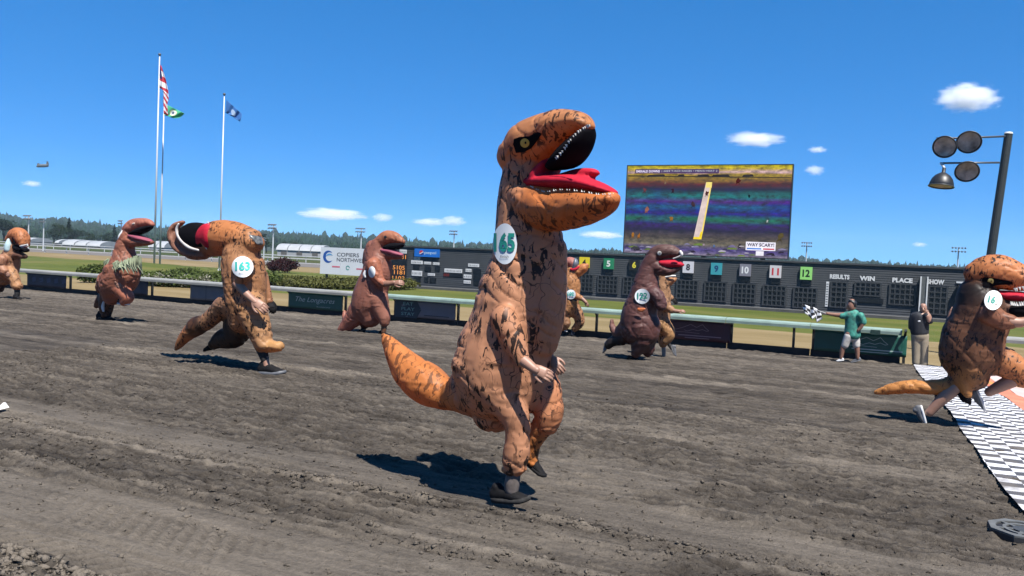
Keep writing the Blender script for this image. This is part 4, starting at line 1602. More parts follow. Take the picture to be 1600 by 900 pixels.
HEDGE = leaf_mat('hedge_leaf', (0.15, 0.155, 0.04), 0.35)
bl = []
for px in range(385, 612, 9):
    p = G(px, 449 + (px - 385) * 0.02)
    h_ = 0.46 + 0.04 * math.sin(px * 0.21)
    for dy in (0, 1.2, 2.4):
        bl.append((p.x, p.y + dy, h_ * (0.55 + 0.12 * dy), 0.75, 0.9, h_ * 0.75))
shrub('hedge', bl, 30000, 0.09, HEDGE, 'long low clipped olive green hedge below the white billboard', 'hedge', 3)
p = PD(441, 405, 78)
bl = [(p.x + dx, p.y + dy, h_, 0.75, 0.7, 0.5) for dx, dy, h_ in ((-1.1, 0, .7), (-.4, .3, .95), (.4, 0, 1.0), (1.1, .2, .75), (0, -.4, .6), (.8, -.3, .5), (-.7, -.3, .5))]
bl = [(b[0], b[1], b[2] + 0.05, *b[3:]) for b in bl]
shrub('red_bush', bl, 3500, 0.1, leaf_mat('leaf_purple', (0.06, 0.018, 0.022)), 'dark purplish red bush right of runner 163', 'bush', 4)
BEDL = leaf_mat('bed_leaf', (0.125, 0.17, 0.04), 0.4)
bl, wb = [], []
rr_ = random.Random(5)
for px in range(205, 372, 8):
    p = G(px, 446 + (px - 205) * 0.045)
    h_ = 0.62 + 0.14 * math.sin(px * 0.09)
    for dy in (0.3, 1.6, 3.0):
        bl.append((p.x + rr_.uniform(-.2, .2), p.y + dy, h_ * (0.5 + 0.13 * dy), 0.7, 0.75, h_ * 0.55))
    for _ in range(3):
        wb.append((p.x + rr_.uniform(-.4, .4), p.y - 0.3 + rr_.uniform(-.2, .5), rr_.uniform(0.15, 0.7), 0.3, 0.25, 0.18))
shrub('flower_bed', bl, 24000, 0.085, BEDL, 'bed of low shrubs with white blossom behind the rail, left of runner 163', 'shrub', 6, leaf_cloud(wb, 1300, 0.05, 9))
bl = []
for px in (132, 140, 148):
    p = G(px, 442)
    bl += [(p.x, p.y, 0.5, 0.5, 0.5, 0.5), (p.x + .2, p.y + .4, 0.7, 0.45, 0.5, 0.4)]
shrub('leafy_bush', bl, 2500, 0.08, BEDL, 'small green bush behind the rail just left of the leaf skirted runner', 'bush', 12)

# ------------------------------------------------------------------ pale barns beyond the far stretch
ROOFW = pm('white_roof', (0.50, 0.52, 0.54), 0.6, 0.15, 0.4)
WALLW = pm('barn_wall', (0.45, 0.46, 0.47), 0.7, 0.12, 0.6)


def barn(px0, px1, ytop, ybot, D, label, gables=1):
    a, b = PD(px0, ytop, D), PD(px1, ytop, D)
    z1 = (a.z + b.z) / 2
    zr = abs(PD(px0, ybot, D).z - a.z)
    L_ = (b - a).length
    r = empty('barn', ((a.x + b.x) / 2, (a.y + b.y) / 2, 0))
    tag(r, label, 'barn', 'white roofed barns beyond the far stretch')
    r.rotation_euler = (0, 0, math.atan2(b.y - a.y, b.x - a.x))
    W_ = 12.0
    eave = max(0.6, z1 - zr)
    link('wall', MB().box((-L_ / 2 + 0.3, -W_ / 2 + 0.3, -0.1), (L_ / 2 - 0.3, W_ / 2 - 0.3, eave)).mesh('wall'), WALLW, r)
    for k in range(gables):
        x0, x1 = -L_ / 2 + L_ * k / gables, -L_ / 2 + L_ * (k + 1) / gables - 0.2
        mb = MB()
        N = 9
        for i in range(N):
            t = math.pi * i / (N - 1)
            y, z = -W_ / 2 * math.cos(t), eave + 0.01 + (z1 - eave) * math.sin(t)
            mb.v += [(x0, y, z), (x1, y, z)]
            if i:
                q = 2 * i
                mb.f.append((q - 2, q - 1, q + 1, q))
        mb.f.append(tuple(2 * i for i in range(N)))
        mb.f.append(tuple(2 * i + 1 for i in range(N - 1, -1, -1)))
        link('roof', mb.mesh('roof'), ROOFW, r)
    n_ = max(2, int(L_ / 4))
    for k in range(n_):
        x = -L_ / 2 + L_ * (k + 0.5) / n_
        link('door', MB().box((x - 0.8, -W_ / 2 + 0.2, 0), (x + 0.8, -W_ / 2 + 0.29, min(2.2, eave * 0.8))).mesh('door'), pm('barn_door', (0.12, 0.11, 0.10), 0.7), r)


barn(44, 66, 371.5, 378, 235, 'small white roofed barn at far left', 1)
barn(103, 110, 374, 380, 240, 'smallest white roofed shed beside the conifer', 1)
barn(115, 134, 374.5, 384, 230, 'white roofed barn left of the leaf skirted runner, leftmost of three', 1)
barn(134.5, 152, 376, 386, 230, 'middle white roofed barn of the three left of the leaf skirted runner', 1)
barn(152.5, 174, 377, 387, 228, 'rightmost white roofed barn of the three left of the leaf skirted runner', 1)
barn(246, 272, 377, 387, 228, 'white roofed barn between the flagpoles and runner 163', 2)
barn(441, 512, 382, 392, 232, 'long white roofed barn left of the billboard', 4)

# ------------------------------------------------------------------ wooded ridge
ridge = [(-900, 326), (-400, 330), (0, 334), (60, 343), (100, 341), (125, 347), (200, 354), (260, 357), (400, 360), (500, 367), (600, 373), (720, 380), (900, 391), (1100, 399), (1250, 406), (1400, 412), (1500, 418), (1600, 424), (2000, 445), (2600, 480)]


def ridge_y(px):
    for (a, b), (c, d) in zip(ridge[:-1], ridge[1:]):
        if a <= px <= c:
            return b + (d - b) * (px - a) / (c - a)
    return ridge[-1][1]


HILL = pm('hill_ground', (0.03, 0.05, 0.025), 0.95, 0.3, 0.01)
mb = MB()
cols_, rows_ = 120, 10
RD0, RD1 = 430.0, 1350.0
for j in range(rows_ + 1):
    for i in range(cols_ + 1):
        px = -900 + 3500 * i / cols_
        t = j / rows_
        D = RD0 + (RD1 - RD0) * t
        q = PD(px, ridge_y(px), RD1)
        zt_ = (q.z - 15) * (t ** 1.3)
        p = PD(px, ridge_y(px), D)
        mb.v.append((p.x, p.y, max(-0.5, zt_) if j else -1.0))
for j in range(rows_):
    for i in range(cols_):
        a = j * (cols_ + 1) + i
        mb.f.append((a, a + 1, a + cols_ + 2, a + cols_ + 1))
struct(link('hill', mb.mesh('hill'), HILL, smooth=True))


def forest(n, seed):
    r = np.random.default_rng(seed)
    V, Fc = [], []
    o = 0
    for k in range(n):
        px = r.uniform(-880, 2500) if k % 3 else r.uniform(-60, 1660)
        t = r.random() ** 0.7
        D = RD0 + (RD1 - RD0) * t
        q = PD(px, ridge_y(px), RD1)
        z0 = max(0, (q.z - 15) * t ** 1.3)
        p = PD(px, 400, D)
        h = r.uniform(9, 19) * (1.25 if r.random() < 0.08 else 1) * min(1.0, 0.28 + 0.75 * t)
        con = r.random() < 0.6
        wd = h * (0.17 if con else 0.30) * r.uniform(0.8, 1.3)
        lev = ((0.1, 1.0), (0.35, 0.78), (0.34, 0.8), (0.6, 0.5), (0.58, 0.55), (1.0, 0.02)) if con else ((0.12, 0.55), (0.35, 1.0), (0.6, 0.95), (0.82, 0.65), (1.0, 0.05))
        m_ = 6
        for (zz, rr) in lev:
            for i in range(m_):
                a = 6.283 * i / m_ + k
                s = rr * wd * r.uniform(0.75, 1.25)
                V.append((p.x + s * math.cos(a), p.y + s * math.sin(a), z0 + h * zz + (0 if zz == 1 else r.uniform(-.4, .4))))
        L = len(lev)
        for j in range(L - 1):
            for i in range(m_):
                Fc.append((o + j * m_ + i, o + j * m_ + (i + 1) % m_, o + (j + 1) * m_ + (i + 1) % m_, o + (j + 1) * m_ + i))
        o += L * m_
    mb = MB()
    mb.v, mb.f = V, Fc
    me = mb.mesh('ridge_forest')
    ob = link('ridge_forest', me, pm('forest_leaf', (0.022, 0.048, 0.026), 0.9, 0.55, 0.05, spec=0.1))
    ob['kind'] = 'stuff'
    tag(ob, 'dark wooded ridge along the whole horizon', 'forest')


forest(13000, 4)

# ------------------------------------------------------------------ distant helicopter
hp = PD(67, 259, 520)
hl = empty('helicopter', hp)
tag(hl, 'small grey twin rotor helicopter flying at far left', 'helicopter')
HG = pm('heli_grey', (0.16, 0.17, 0.17), 0.6)
prof = [(-3.6, 0.1, 0.6), (-3.2, 0, 0.9), (-1.5, 0, 1.05), (2.0, 0, 1.05), (3.2, -0.1, 0.95), (4.0, -0.35, 0.55), (4.3, -0.5, 0.15)]
mb = MB()
for x, z, r_ in prof:
    for k in range(12):
        a = 2 * math.pi * k / 12
        mb.v.append((x, r_ * 0.95 * math.cos(a), z + r_ * math.sin(a)))
for j in range(len(prof) - 1):
    for k in range(12):
        mb.f.append((j * 12 + k, j * 12 + (k + 1) % 12, (j + 1) * 12 + (k + 1) % 12, (j + 1) * 12 + k))
mb.f += [tuple(range(12)), tuple(range(6 * 12 + 11, 6 * 12 - 1, -1))]
link('fuselage', mb.mesh('fuselage'), HG, hl, smooth=True)
for x, h_ in ((-3.0, 2.6), (3.0, 1.7)):
    mb = MB().add([(x - 0.9, -0.3, 0.7), (x + 0.8, -0.3, 0.7), (x + 0.8, 0.3, 0.7), (x - 0.9, 0.3, 0.7), (x - 0.5, -0.18, h_), (x + 0.3, -0.18, h_), (x + 0.3, 0.18, h_), (x - 0.5, 0.18, h_)],
                  [(0, 3, 2, 1), (4, 5, 6, 7), (0, 1, 5, 4), (1, 2, 6, 5), (2, 3, 7, 6), (3, 0, 4, 7)])
    pyl = link('pylon', mb.mesh('pylon'), HG, hl)
    for k in range(3):
        a = R(20 + 120 * k + x * 10)
        c, s = math.cos(a), math.sin(a)
        mb = MB().box((0.1, -0.13, h_ + 0.06), (3.9, 0.13, h_ + 0.1))
        mb.v = [(x - 0.1 + p[0] * c - p[1] * s, p[0] * s + p[1] * c, p[2]) for p in mb.v]
        link('rotor_blade', mb.mesh('rotor_blade'), pm('rotor_black', (0.03, 0.03, 0.03), 0.6), pyl)
hl.rotation_euler = (0, R(4), R(24 + 180))

# ------------------------------------------------------------------ air
hz = bpy.data.materials.new('haze_air')
hz.use_nodes = True
hz.node_tree.nodes.remove(hz.node_tree.nodes['Principled BSDF'])
pv = hz.node_tree.nodes.new('ShaderNodeVolumePrincipled')
pv.inputs['Color'].default_value = (0.62, 0.80, 1.0, 1)
pv.inputs['Density'].default_value = 0.00013
hz.node_tree.links.new(pv.outputs[0], hz.node_tree.nodes['Material Output'].inputs['Volume'])
o = link('haze', MB().box((-2700, -60, -4), (2700, 2700, 110)).mesh('haze'), hz)
o['kind'] = 'stuff'
tag(o, 'thin blue haze in the air over the far ridge', 'haze')

# ------------------------------------------------------------------ clouds (real volumes, far off)
def cloud_material():
    mt = bpy.data.materials.new('cloud_volume')
    mt.use_nodes = True
    n, l = mt.node_tree.nodes, mt.node_tree.links
    n.remove(n['Principled BSDF'])
    pv = n.new('ShaderNodeVolumePrincipled')
    pv.inputs['Color'].default_value = (1, 1, 1, 1)
    pv.inputs['Anisotropy'].default_value = 0.0
    tc = n.new('ShaderNodeTexCoord')
    ln = n.new('ShaderNodeVectorMath')
    ln.operation = 'LENGTH'
    nz = n.new('ShaderNodeTexNoise')
    nz.inputs['Scale'].default_value = 2.3
    nz.inputs['Detail'].default_value = 5
    nz.inputs['Roughness'].default_value = 0.62
    oi = n.new('ShaderNodeObjectInfo')
    ad = n.new('ShaderNodeVectorMath')
    ad.operation = 'ADD'
    l.new(tc.outputs['Object'], ad.inputs[0])
    l.new(oi.outputs['Location'], ad.inputs[1])
    l.new(ad.outputs[0], nz.inputs[0])
    l.new(tc.outputs['Object'], ln.inputs[0])
    # density = clamp((1 - r) * 1.6 + (noise - .5) * 2.2)
    m1 = n.new('ShaderNodeMath')
    m1.operation = 'MULTIPLY_ADD'
    l.new(ln.outputs['Value'], m1.inputs[0])
    m1.inputs[1].default_value = -1.5
    m1.inputs[2].default_value = 0.15
    m2 = n.new('ShaderNodeMath')
    m2.operation = 'MULTIPLY_ADD'
    l.new(nz.outputs[0], m2.inputs[0])
    m2.inputs[1].default_value = 2.2
    l.new(m1.outputs[0], m2.inputs[2])
    m3 = n.new('ShaderNodeMath')
    m3.operation = 'MULTIPLY'
    m3.use_clamp = False
    mx = n.new('ShaderNodeMath')
    mx.operation = 'MAXIMUM'
    l.new(m2.outputs[0], mx.inputs[0])
    mx.inputs[1].default_value = 0
    l.new(mx.outputs[0], m3.inputs[0])
    m3.inputs[1].default_value = 0.028
    l.new(m3.outputs[0], pv.inputs['Density'])
    l.new(pv.outputs[0], n['Material Output'].inputs['Volume'])
    return mt


CLOUD = cloud_material()
bm = bmesh.new()
bmesh.ops.create_icosphere(bm, subdivisions=3, radius=1.0)
cme = bpy.data.meshes.new('cloud')
bm.to_mesh(cme)
bm.free()
cme.materials.append(CLOUD)
for px, py, wx, wy, lab in ((1512, 153, 46, 21, 'largest white cloud puff, above the leaning floodlight pole'), (1180, 218, 41, 11, 'flat white cloud above the video screen'), (1277, 234, 15, 5, 'small faint cloud right of the screen top'), (1273, 266, 15, 8, 'small round cloud right of the screen, lower one'),
                            (521, 335, 52, 9, 'long thin cloud low over the ridge above the billboard'), (598, 340, 16, 7, 'small cloud just right of the long thin one'), (670, 347, 26, 6, 'left half of the low cloud pair left of the front runner'), (708, 345, 20, 8, 'right half of the low cloud pair left of the front runner'), (940, 367, 34, 6, 'faint low cloud behind the front runner and screen'),
                            (50, 287, 15, 5, 'tiny cloud below the helicopter'), (1437, 382, 12, 4, 'tiny low cloud near the right hand tower')):
    D = 4200.0
    p = PD(px, py, D)
    o = bpy.data.objects.new('cloud', cme)
    COL.objects.link(o)
    o.location = p
    k = D / F * 1.25
    o.scale = (wx * k, wx * k * 0.7, wy * k)
    o.rotation_euler = (0, 0, YAW)
    tag(o, lab, 'cloud', 'small white clouds')

# ================================================================== FIGURES
def catmull(pts, sub):
    """smooth resampling of station tuples"""
    P_ = [np.array(p, float) for p in pts]
    if len(P_) < 3 or sub < 2:
        return P_
    out = []
    for i in range(len(P_) - 1):
        p0, p1, p2, p3 = P_[max(i - 1, 0)], P_[i], P_[i + 1], P_[min(i + 2, len(P_) - 1)]
        for k in range(sub):
            t = k / sub
            q = 0.5 * (2 * p1 + (p2 - p0) * t + (2 * p0 - 5 * p1 + 4 * p2 - p3) * t * t + (3 * p1 - p0 - 3 * p2 + p3) * t ** 3)
            out.append(q)
    out.append(P_[-1])
    return out


class Frame:
    """upright plane through a figure's foot; photo pixels are read on it"""

    def __init__(self, foot_px, heading=0.0, foot=None):
        self.f = G(*foot_px) if foot is None else foot
        self.f = Vector((self.f.x, self.f.y, zg(self.f.y)))
        h = R(heading)
        self.t = Vector((math.cos(h), math.sin(h), 0))
        self.n = Vector((-math.sin(h), math.cos(h), 0))
        self.dy = 0.0

    def p(self, px, py, lat=0.0):
        d = ray(px, py + self.dy)
        k = ((self.f - CAM).dot(self.n) + lat) / d.dot(self.n)
        return CAM + d * k

    def scale(self, px, py, lat=0.0):
        return depth(self.p(px, py, lat)) / F

    def stations(self, chain, lat=0.0, bk=1.0):
        out = []
        for s in chain:
            px, py, a = s[:3]
            b = s[3] if len(s) > 3 and s[3] is not None else a * bk
            l_ = s[4] if len(s) > 4 else lat
            p = self.p(px, py, l_)
            k = depth(p) / F
            out.append((p.x, p.y, p.z, a * k, b * k))
        return out


def loft(mb, st, N, nlat, seg=18):
    """closed tube with rounded ends through stations (x,y,z,a,b); b is the half width along nlat"""
    pts = [Vector(s[:3]) for s in st]
    n = len(pts)
    rings = []
    for i in range(n):
        t = (pts[min(i + 1, n - 1)] - pts[max(i - 1, 0)])
        if t.length < 1e-7:
            t = Vector((0, 0, 1))
        t.normalize()
        v = (nlat - t * nlat.dot(t))
        if v.length < 0.05:
            v = t.orthogonal()
        v.normalize()
        u = t.cross(v)
        rings.append((pts[i], t, u, v, st[i][3], st[i][4]))
    full = []
    p, t, u, v, a, b = rings[0]
    r = min(a, b)
    for k in (3, 2, 1):
        an = math.pi / 2 * k / 3.6
        full.append((p - t * (r * math.sin(an) * 0.85), u, v, a * math.cos(an), b * math.cos(an)))
    full += [(p, u, v, a, b) for p, t, u, v, a, b in rings]
    p, t, u, v, a, b = rings[-1]
    r = min(a, b)
    for k in (1, 2, 3):
        an = math.pi / 2 * k / 3.6
        full.append((p + t * (r * math.sin(an) * 0.85), u, v, a * math.cos(an), b * math.cos(an)))
    o = len(mb.v)
    for p, u, v, a, b in full:
        for k in range(seg):
            an = 2 * math.pi * k / seg
            mb.v.append(tuple(p + u * (a * math.cos(an)) + v * (b * math.sin(an))))
    L = len(full)
    for i in range(L - 1):
        for k in range(seg):
            q, w_ = o + i * seg + k, o + i * seg + (k + 1) % seg
            mb.f.append((q, w_, w_ + seg, q + seg))
    mb.f.append(tuple(o + k for k in range(seg - 1, -1, -1)))
    mb.f.append(tuple(o + (L - 1) * seg + k for k in range(seg)))


def remeshed(mb, voxel, smooth=3):
    me = mb.mesh('tmp')
    bm = bmesh.new()
    bm.from_mesh(me)
    bmesh.ops.recalc_face_normals(bm, faces=bm.faces)
    bm.to_mesh(me)
    bm.free()
    o = bpy.data.objects.new('tmp', me)
    COL.objects.link(o)
    r = o.modifiers.new('r', 'REMESH')
    r.mode = 'VOXEL'
    r.voxel_size = voxel
    if smooth:
        s = o.modifiers.new('s', 'SMOOTH')
        s.iterations = smooth
        s.factor = 0.5
    out = eval_mesh(o)
    bpy.data.objects.remove(o)
    bpy.data.meshes.remove(me)
    return out


def costume_material(name, dark=(0.012, 0.009, 0.008), trans=0.36, rough=0.5, mscale=1.0):
    mt = bpy.data.materials.new(name)
    mt.use_nodes = True
    n, l = mt.node_tree.nodes, mt.node_tree.links
    b = n['Principled BSDF']
    b.inputs['Roughness'].default_value = rough
    b.inputs['Specular IOR Level'].default_value = 0.3
    at = n.new('ShaderNodeAttribute')
    at.attribute_name = 'tint'
    mk = n.new('ShaderNodeAttribute')
    mk.attribute_name = 'mark'
    tc = n.new('ShaderNodeTexCoord')

    def noise(scale, detail, rough_=0.5, dist=0.0, mapping=None):
        q = n.new('ShaderNodeTexNoise')
        q.inputs['Scale'].default_value = scale
        q.inputs['Detail'].default_value = detail
        q.inputs['Roughness'].default_value = rough_
        q.inputs['Distortion'].default_value = dist
        if mapping:
            mp = n.new('ShaderNodeMapping')
            mp.inputs['Scale'].default_value = mapping
            mp.inputs['Rotation'].default_value = (0, R(-28), 0)
            l.new(tc.outputs['Object'], mp.inputs[0])
            l.new(mp.outputs[0], q.inputs[0])
        else:
            l.new(tc.outputs['Object'], q.inputs[0])
        return q.outputs[0]

    def mrange(v, a, bb, c=0.0, d=1.0):
        q = n.new('ShaderNodeMapRange')
        l.new(v, q.inputs[0])
        q.inputs[1].default_value = a
        q.inputs[2].default_value = bb
        q.inputs[3].default_value = c
        q.inputs[4].default_value = d
        return q.outputs[0]

    def m2(op, a, bb):
        q = n.new('ShaderNodeMath')
        q.operation = op
        for i, v in enumerate((a, bb)):
            if hasattr(v, 'type'):
                l.new(v, q.inputs[i])
            else:
                q.inputs[i].default_value = v
        return q.outputs[0]
    # printed brush strokes, in patches, and thin dark lines that paint in the shade of creases
    st = mrange(noise(10.0 * mscale, 3, 0.6, 0.9, (2.3, 1.4, 0.95)), 0.545, 0.57)
    patch = mrange(noise(2.8 * mscale, 2), 0.42, 0.52)
    marks = m2('MULTIPLY', st, m2('MINIMUM', m2('ADD', patch, m2('SUBTRACT', mk.outputs['Fac'], 0.55)), 1.0))
    marks = m2('MULTIPLY', m2('MAXIMUM', marks, 0.0), m2('MINIMUM', m2('MULTIPLY', mk.outputs['Fac'], 2.5), 1.0))
    vo = n.new('ShaderNodeTexVoronoi')
    vo.feature = 'DISTANCE_TO_EDGE'
    vo.inputs['Scale'].default_value = 6.0 * mscale
    wd = n.new('ShaderNodeVectorMath')
    wd.operation = 'MULTIPLY_ADD'
    nz = n.new('ShaderNodeTexNoise')
    nz.inputs['Scale'].default_value = 5
    l.new(tc.outputs['Object'], nz.inputs[0])
    l.new(nz.outputs['Color'], wd.inputs[0])
    wd.inputs[1].default_value = (0.35, 0.35, 0.35)
    l.new(tc.outputs['Object'], wd.inputs[2])
    l.new(wd.outputs[0], vo.inputs[0])
    crease_shade = m2('MULTIPLY', mrange(vo.outputs[0], 0.022, 0.008), mrange(noise(3.5, 2), 0.48, 0.58))
    crease_shade = m2('MULTIPLY', crease_shade, m2('MINIMUM', m2('MULTIPLY', mk.outputs['Fac'], 1.6), 0.85))
    dk = m2('MINIMUM', m2('MAXIMUM', m2('MULTIPLY', marks, 0.95), crease_shade), 1.0)
    tone = mrange(noise(3.2, 6, 0.65), 0.25, 0.75, 0.82, 1.16)
    mx = n.new('ShaderNodeMix')
    mx.data_type = 'RGBA'
    mx.blend_type = 'MULTIPLY'
    mx.inputs[0].default_value = 1
    l.new(at.outputs['Color'], mx.inputs[6])
    l.new(tone, mx.inputs[7])
    md = n.new('ShaderNodeMix')
    md.data_type = 'RGBA'
    l.new(dk, md.inputs[0])
    l.new(mx.outputs[2], md.inputs[6])
    md.inputs[7].default_value = (*dark, 1)
    l.new(md.outputs[2], b.inputs['Base Color'])
    def creases(scale, mapping, rot, dist):
        q = n.new('ShaderNodeTexNoise')
        q.noise_type = 'RIDGED_MULTIFRACTAL'
        q.inputs['Scale'].default_value = scale
        q.inputs['Detail'].default_value = 2.5
        q.inputs['Roughness'].default_value = 0.45
        q.inputs['Distortion'].default_value = dist
        mp = n.new('ShaderNodeMapping')
        mp.inputs['Scale'].default_value = mapping
        mp.inputs['Rotation'].default_value = rot
        l.new(tc.outputs['Object'], mp.inputs[0])
        l.new(mp.outputs[0], q.inputs[0])
        return q.outputs[0]
    cs = m2('ADD', m2('MULTIPLY', creases(4.4, (1, 1, 0.4), (0.3, 0.5, 0.2), 0.6), 0.6), m2('MULTIPLY', creases(7.0, (0.45, 0.8, 1.5), (0.2, -0.4, 0.6), 0.5), 0.45))
    bp = n.new('ShaderNodeBump')
    bp.inputs['Strength'].default_value = 0.85
    bp.inputs['Distance'].default_value = 0.04
    l.new(cs, bp.inputs['Height'])
    l.new(bp.outputs[0], b.inputs['Normal'])
    tr = n.new('ShaderNodeBsdfTranslucent')
    hs_ = n.new('ShaderNodeHueSaturation')
    hs_.inputs['Saturation'].default_value = 1.25
    hs_.inputs['Value'].default_value = 1.2
    l.new(md.outputs[2], hs_.inputs['Color'])
    l.new(hs_.outputs[0], tr.inputs[0])
    ms = n.new('ShaderNodeMixShader')
    ms.inputs[0].default_value = trans
    l.new(b.outputs[0], ms.inputs[1])
    l.new(tr.outputs[0], ms.inputs[2])
    l.new(ms.outputs[0], n['Material Output'].inputs[0])
    return mt


COST = costume_material('costume_nylon')
COST_S = costume_material('costume_nylon_far', mscale=0.9)
SKIN = pm('skin', (0.52, 0.28, 0.19), 0.5, 0.1, 14)
SKIN2 = pm('skin_tan', (0.40, 0.20, 0.13), 0.5, 0.1, 14)
BLACKC = pm('mouth_black', (0.010, 0.009, 0.012), 0.95, 0.3, 8, spec=0.05)
REDC = pm('mouth_red', (0.62, 0.018, 0.045), 0.7, 0.25, 7, bump=0.8, bscale=14, trans=0.2, spec=0.2)
PINKC = pm('mouth_pink', (0.50, 0.11, 0.17), 0.7, 0.2, 7, trans=0.15)
TOOTH = pm('tooth_white', (0.78, 0.74, 0.68), 0.5, 0.05)
BIBW = pm('bib_white', (0.78, 0.80, 0.80), 0.6, 0.04, 10)
BIBG = pm('bib_green', (0.012, 0.33, 0.25), 0.6, 0.04)
BIBC = pm('bib_teal', (0.05, 0.58, 0.48), 0.6, 0.04)
SHOEB = pm('shoe_black', (0.016, 0.015, 0.016), 0.8, 0.4, 20, spec=0.15)
SHOEG = pm('shoe_grey', (0.16, 0.165, 0.18), 0.6, 0.3, 20)
SHOEW = pm('shoe_white', (0.72, 0.72, 0.72), 0.6, 0.1, 20)
SOCKB = pm('sock_black', (0.025, 0.022, 0.022), 0.85, 0.2, 30)
SOCKG = pm('sock_grey', (0.24, 0.20, 0.18), 0.9, 0.35, 24, spec=0.1)

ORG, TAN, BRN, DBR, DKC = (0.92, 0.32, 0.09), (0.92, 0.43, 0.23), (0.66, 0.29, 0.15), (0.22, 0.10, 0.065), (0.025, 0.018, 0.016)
GAIN = 1.65


def make_shoe_meshes():
    """running shoe, toe along +x, 0.29 long, sole on z = 0"""
    mb = MB()
    st = [(-0.122, 0, 0.052, 0.045, 0.033), (-0.10, 0, 0.052, 0.048, 0.037), (-0.03, 0, 0.052, 0.046, 0.040), (0.04, 0, 0.043, 0.036, 0.045), (0.10, 0.004, 0.033, 0.024, 0.044), (0.135, 0.006, 0.029, 0.016, 0.033)]
    for k in range(4):
        xx = 0.0 + 0.022 * k
        mb.tube([(xx, -0.024, 0.082 - 0.011 * k), (xx + 0.004, 0, 0.096 - 0.013 * k), (xx, 0.024, 0.082 - 0.011 * k)], 0.006, 6)
    loft(mb, catmull(st, 4), None, Vector((0, 1, 0)), 16)
    loft(mb, [(-0.085, 0, 0.075, 0.042, 0.034), (-0.088, 0, 0.10, 0.040, 0.033)], None, Vector((0, 1, 0)), 14)
    up = remeshed(mb, 0.008, 4)
    sole = MB()
    out = [(-0.140, 0), (-0.125, 0.034), (-0.06, 0.041), (0.02, 0.043), (0.09, 0.052), (0.135, 0.042), (0.152, 0.010), (0.142, -0.028), (0.10, -0.045), (0.02, -0.040), (-0.06, -0.040), (-0.125, -0.034)]
    n_ = len(out)
    for z, k in ((0.0, 0.96), (0.012, 1.02), (0.03, 0.98)):
        sole.v += [(x * k, y * k, z + max(0, x - 0.08) * 0.25) for x, y in out]
    for j in range(2):
        for i in range(n_):
            sole.f.append((j * n_ + i, j * n_ + (i + 1) % n_, (j + 1) * n_ + (i + 1) % n_, (j + 1) * n_ + i))
    sole.f += [tuple(range(n_ - 1, -1, -1)), tuple(range(2 * n_, 3 * n_))]
    return up, sole.mesh('sole')


SHOE_UP, SHOE_SOLE = make_shoe_meshes()


def make_hand_mesh():
    """relaxed right hand: wrist at the origin, fingers along +x, palm facing -z, thumb towards +y"""
    mb = MB()
    loft(mb, [(-0.03, 0, 0, 0.020, 0.029), (0.0, 0, 0, 0.019, 0.030), (0.04, 0, 0, 0.019, 0.039), (0.085, 0, -0.002, 0.016, 0.041)], None, Vector((0, 1, 0)), 14)
    for y, ln, r_ in ((0.030, 0.070, 0.0095), (0.010, 0.080, 0.0100), (-0.010, 0.074, 0.0095), (-0.029, 0.058, 0.0085)):
        st = [(0.075, y, -0.003, r_ * 1.1, r_ * 1.1), (0.085 + ln * 0.30, y * 1.08, -0.008, r_, r_), (0.085 + ln * 0.58, y * 1.1, -0.026, r_ * 0.95, r_ * 0.95), (0.085 + ln * 0.72, y * 1.08, -0.048, r_ * 0.85, r_ * 0.85)]
        loft(mb, catmull(st, 3), None, Vector((0, 1, 0)), 10)
    st = [(0.015, 0.026, -0.004, 0.014, 0.014), (0.045, 0.050, -0.012, 0.0125, 0.0125), (0.078, 0.060, -0.022, 0.011, 0.011), (0.098, 0.056, -0.030, 0.009, 0.009)]
    loft(mb, catmull(st, 3), None, Vector((0, 0, 1)), 10)
    return remeshed(mb, 0.0045, 2)


HAND = make_hand_mesh()
_mcache = {}


def with_mat(me, mt):
    k = (me.name, mt.name)
    if k not in _mcache:
        c = me.copy()
        c.materials.clear()
        c.materials.append(mt)
        c.polygons.foreach_set('use_smooth', [True] * len(c.polygons))
        _mcache[k] = c
    return _mcache[k]


def orient(o, root, loc, xdir, zdir, s=1.0, flip=False):
    x = Vector(xdir).normalized()
    z = Vector(zdir)
    z = (z - x * z.dot(x)).normalized()
    y = z.cross(x)
    if flip:
        y = -y
    mtx = Matrix((x, y, z)).transposed().to_4x4()
    mtx = Matrix.Translation(Vector(loc) - wloc(root)) @ mtx @ Matrix.Scale(s, 4)
    o.matrix_local = mtx


def shoe(root, fr, heel, toe, lat, upper, sole, s=1.0, zdir=(0, 0, 1), sc_=None):
    """heel and toe are the photo pixels of the two ends of the sole"""
    a, b = fr.p(*heel, lat), fr.p(*toe, lat)
    k = (b - a).length / 0.29 if sc_ is None else sc_
    c = a.lerp(b, 0.48)
    o = bpy.data.objects.new('shoe', with_mat(SHOE_UP, upper))
    COL.objects.link(o)
    o.parent = root
    orient(o, root, c, b - a, zdir, k)
    q = bpy.data.objects.new('sole', with_mat(SHOE_SOLE, sole))
    COL.objects.link(q)
    q.parent = o
    return o


def hand(root, fr, wrist, tip, lat0, lat1, palm, mt=None, flip=False, s=1.0):
    a, b = fr.p(*wrist, lat0), fr.p(*tip, lat1)
    o = bpy.data.objects.new('hand', with_mat(HAND, mt or SKIN))
    COL.objects.link(o)
    o.parent = root
    orient(o, root, a, b - a, palm, (b - a).length / 0.155 * s, flip)
    return o


def limb(root, fr, name, chain, lat, mt, bk=1.0, sub=4, seg=14):
    mb = MB()
    loft(mb, catmull(fr.stations(chain, lat, bk), sub), None, fr.n, seg)
    return build(mb, name, mt, root, smooth=True)


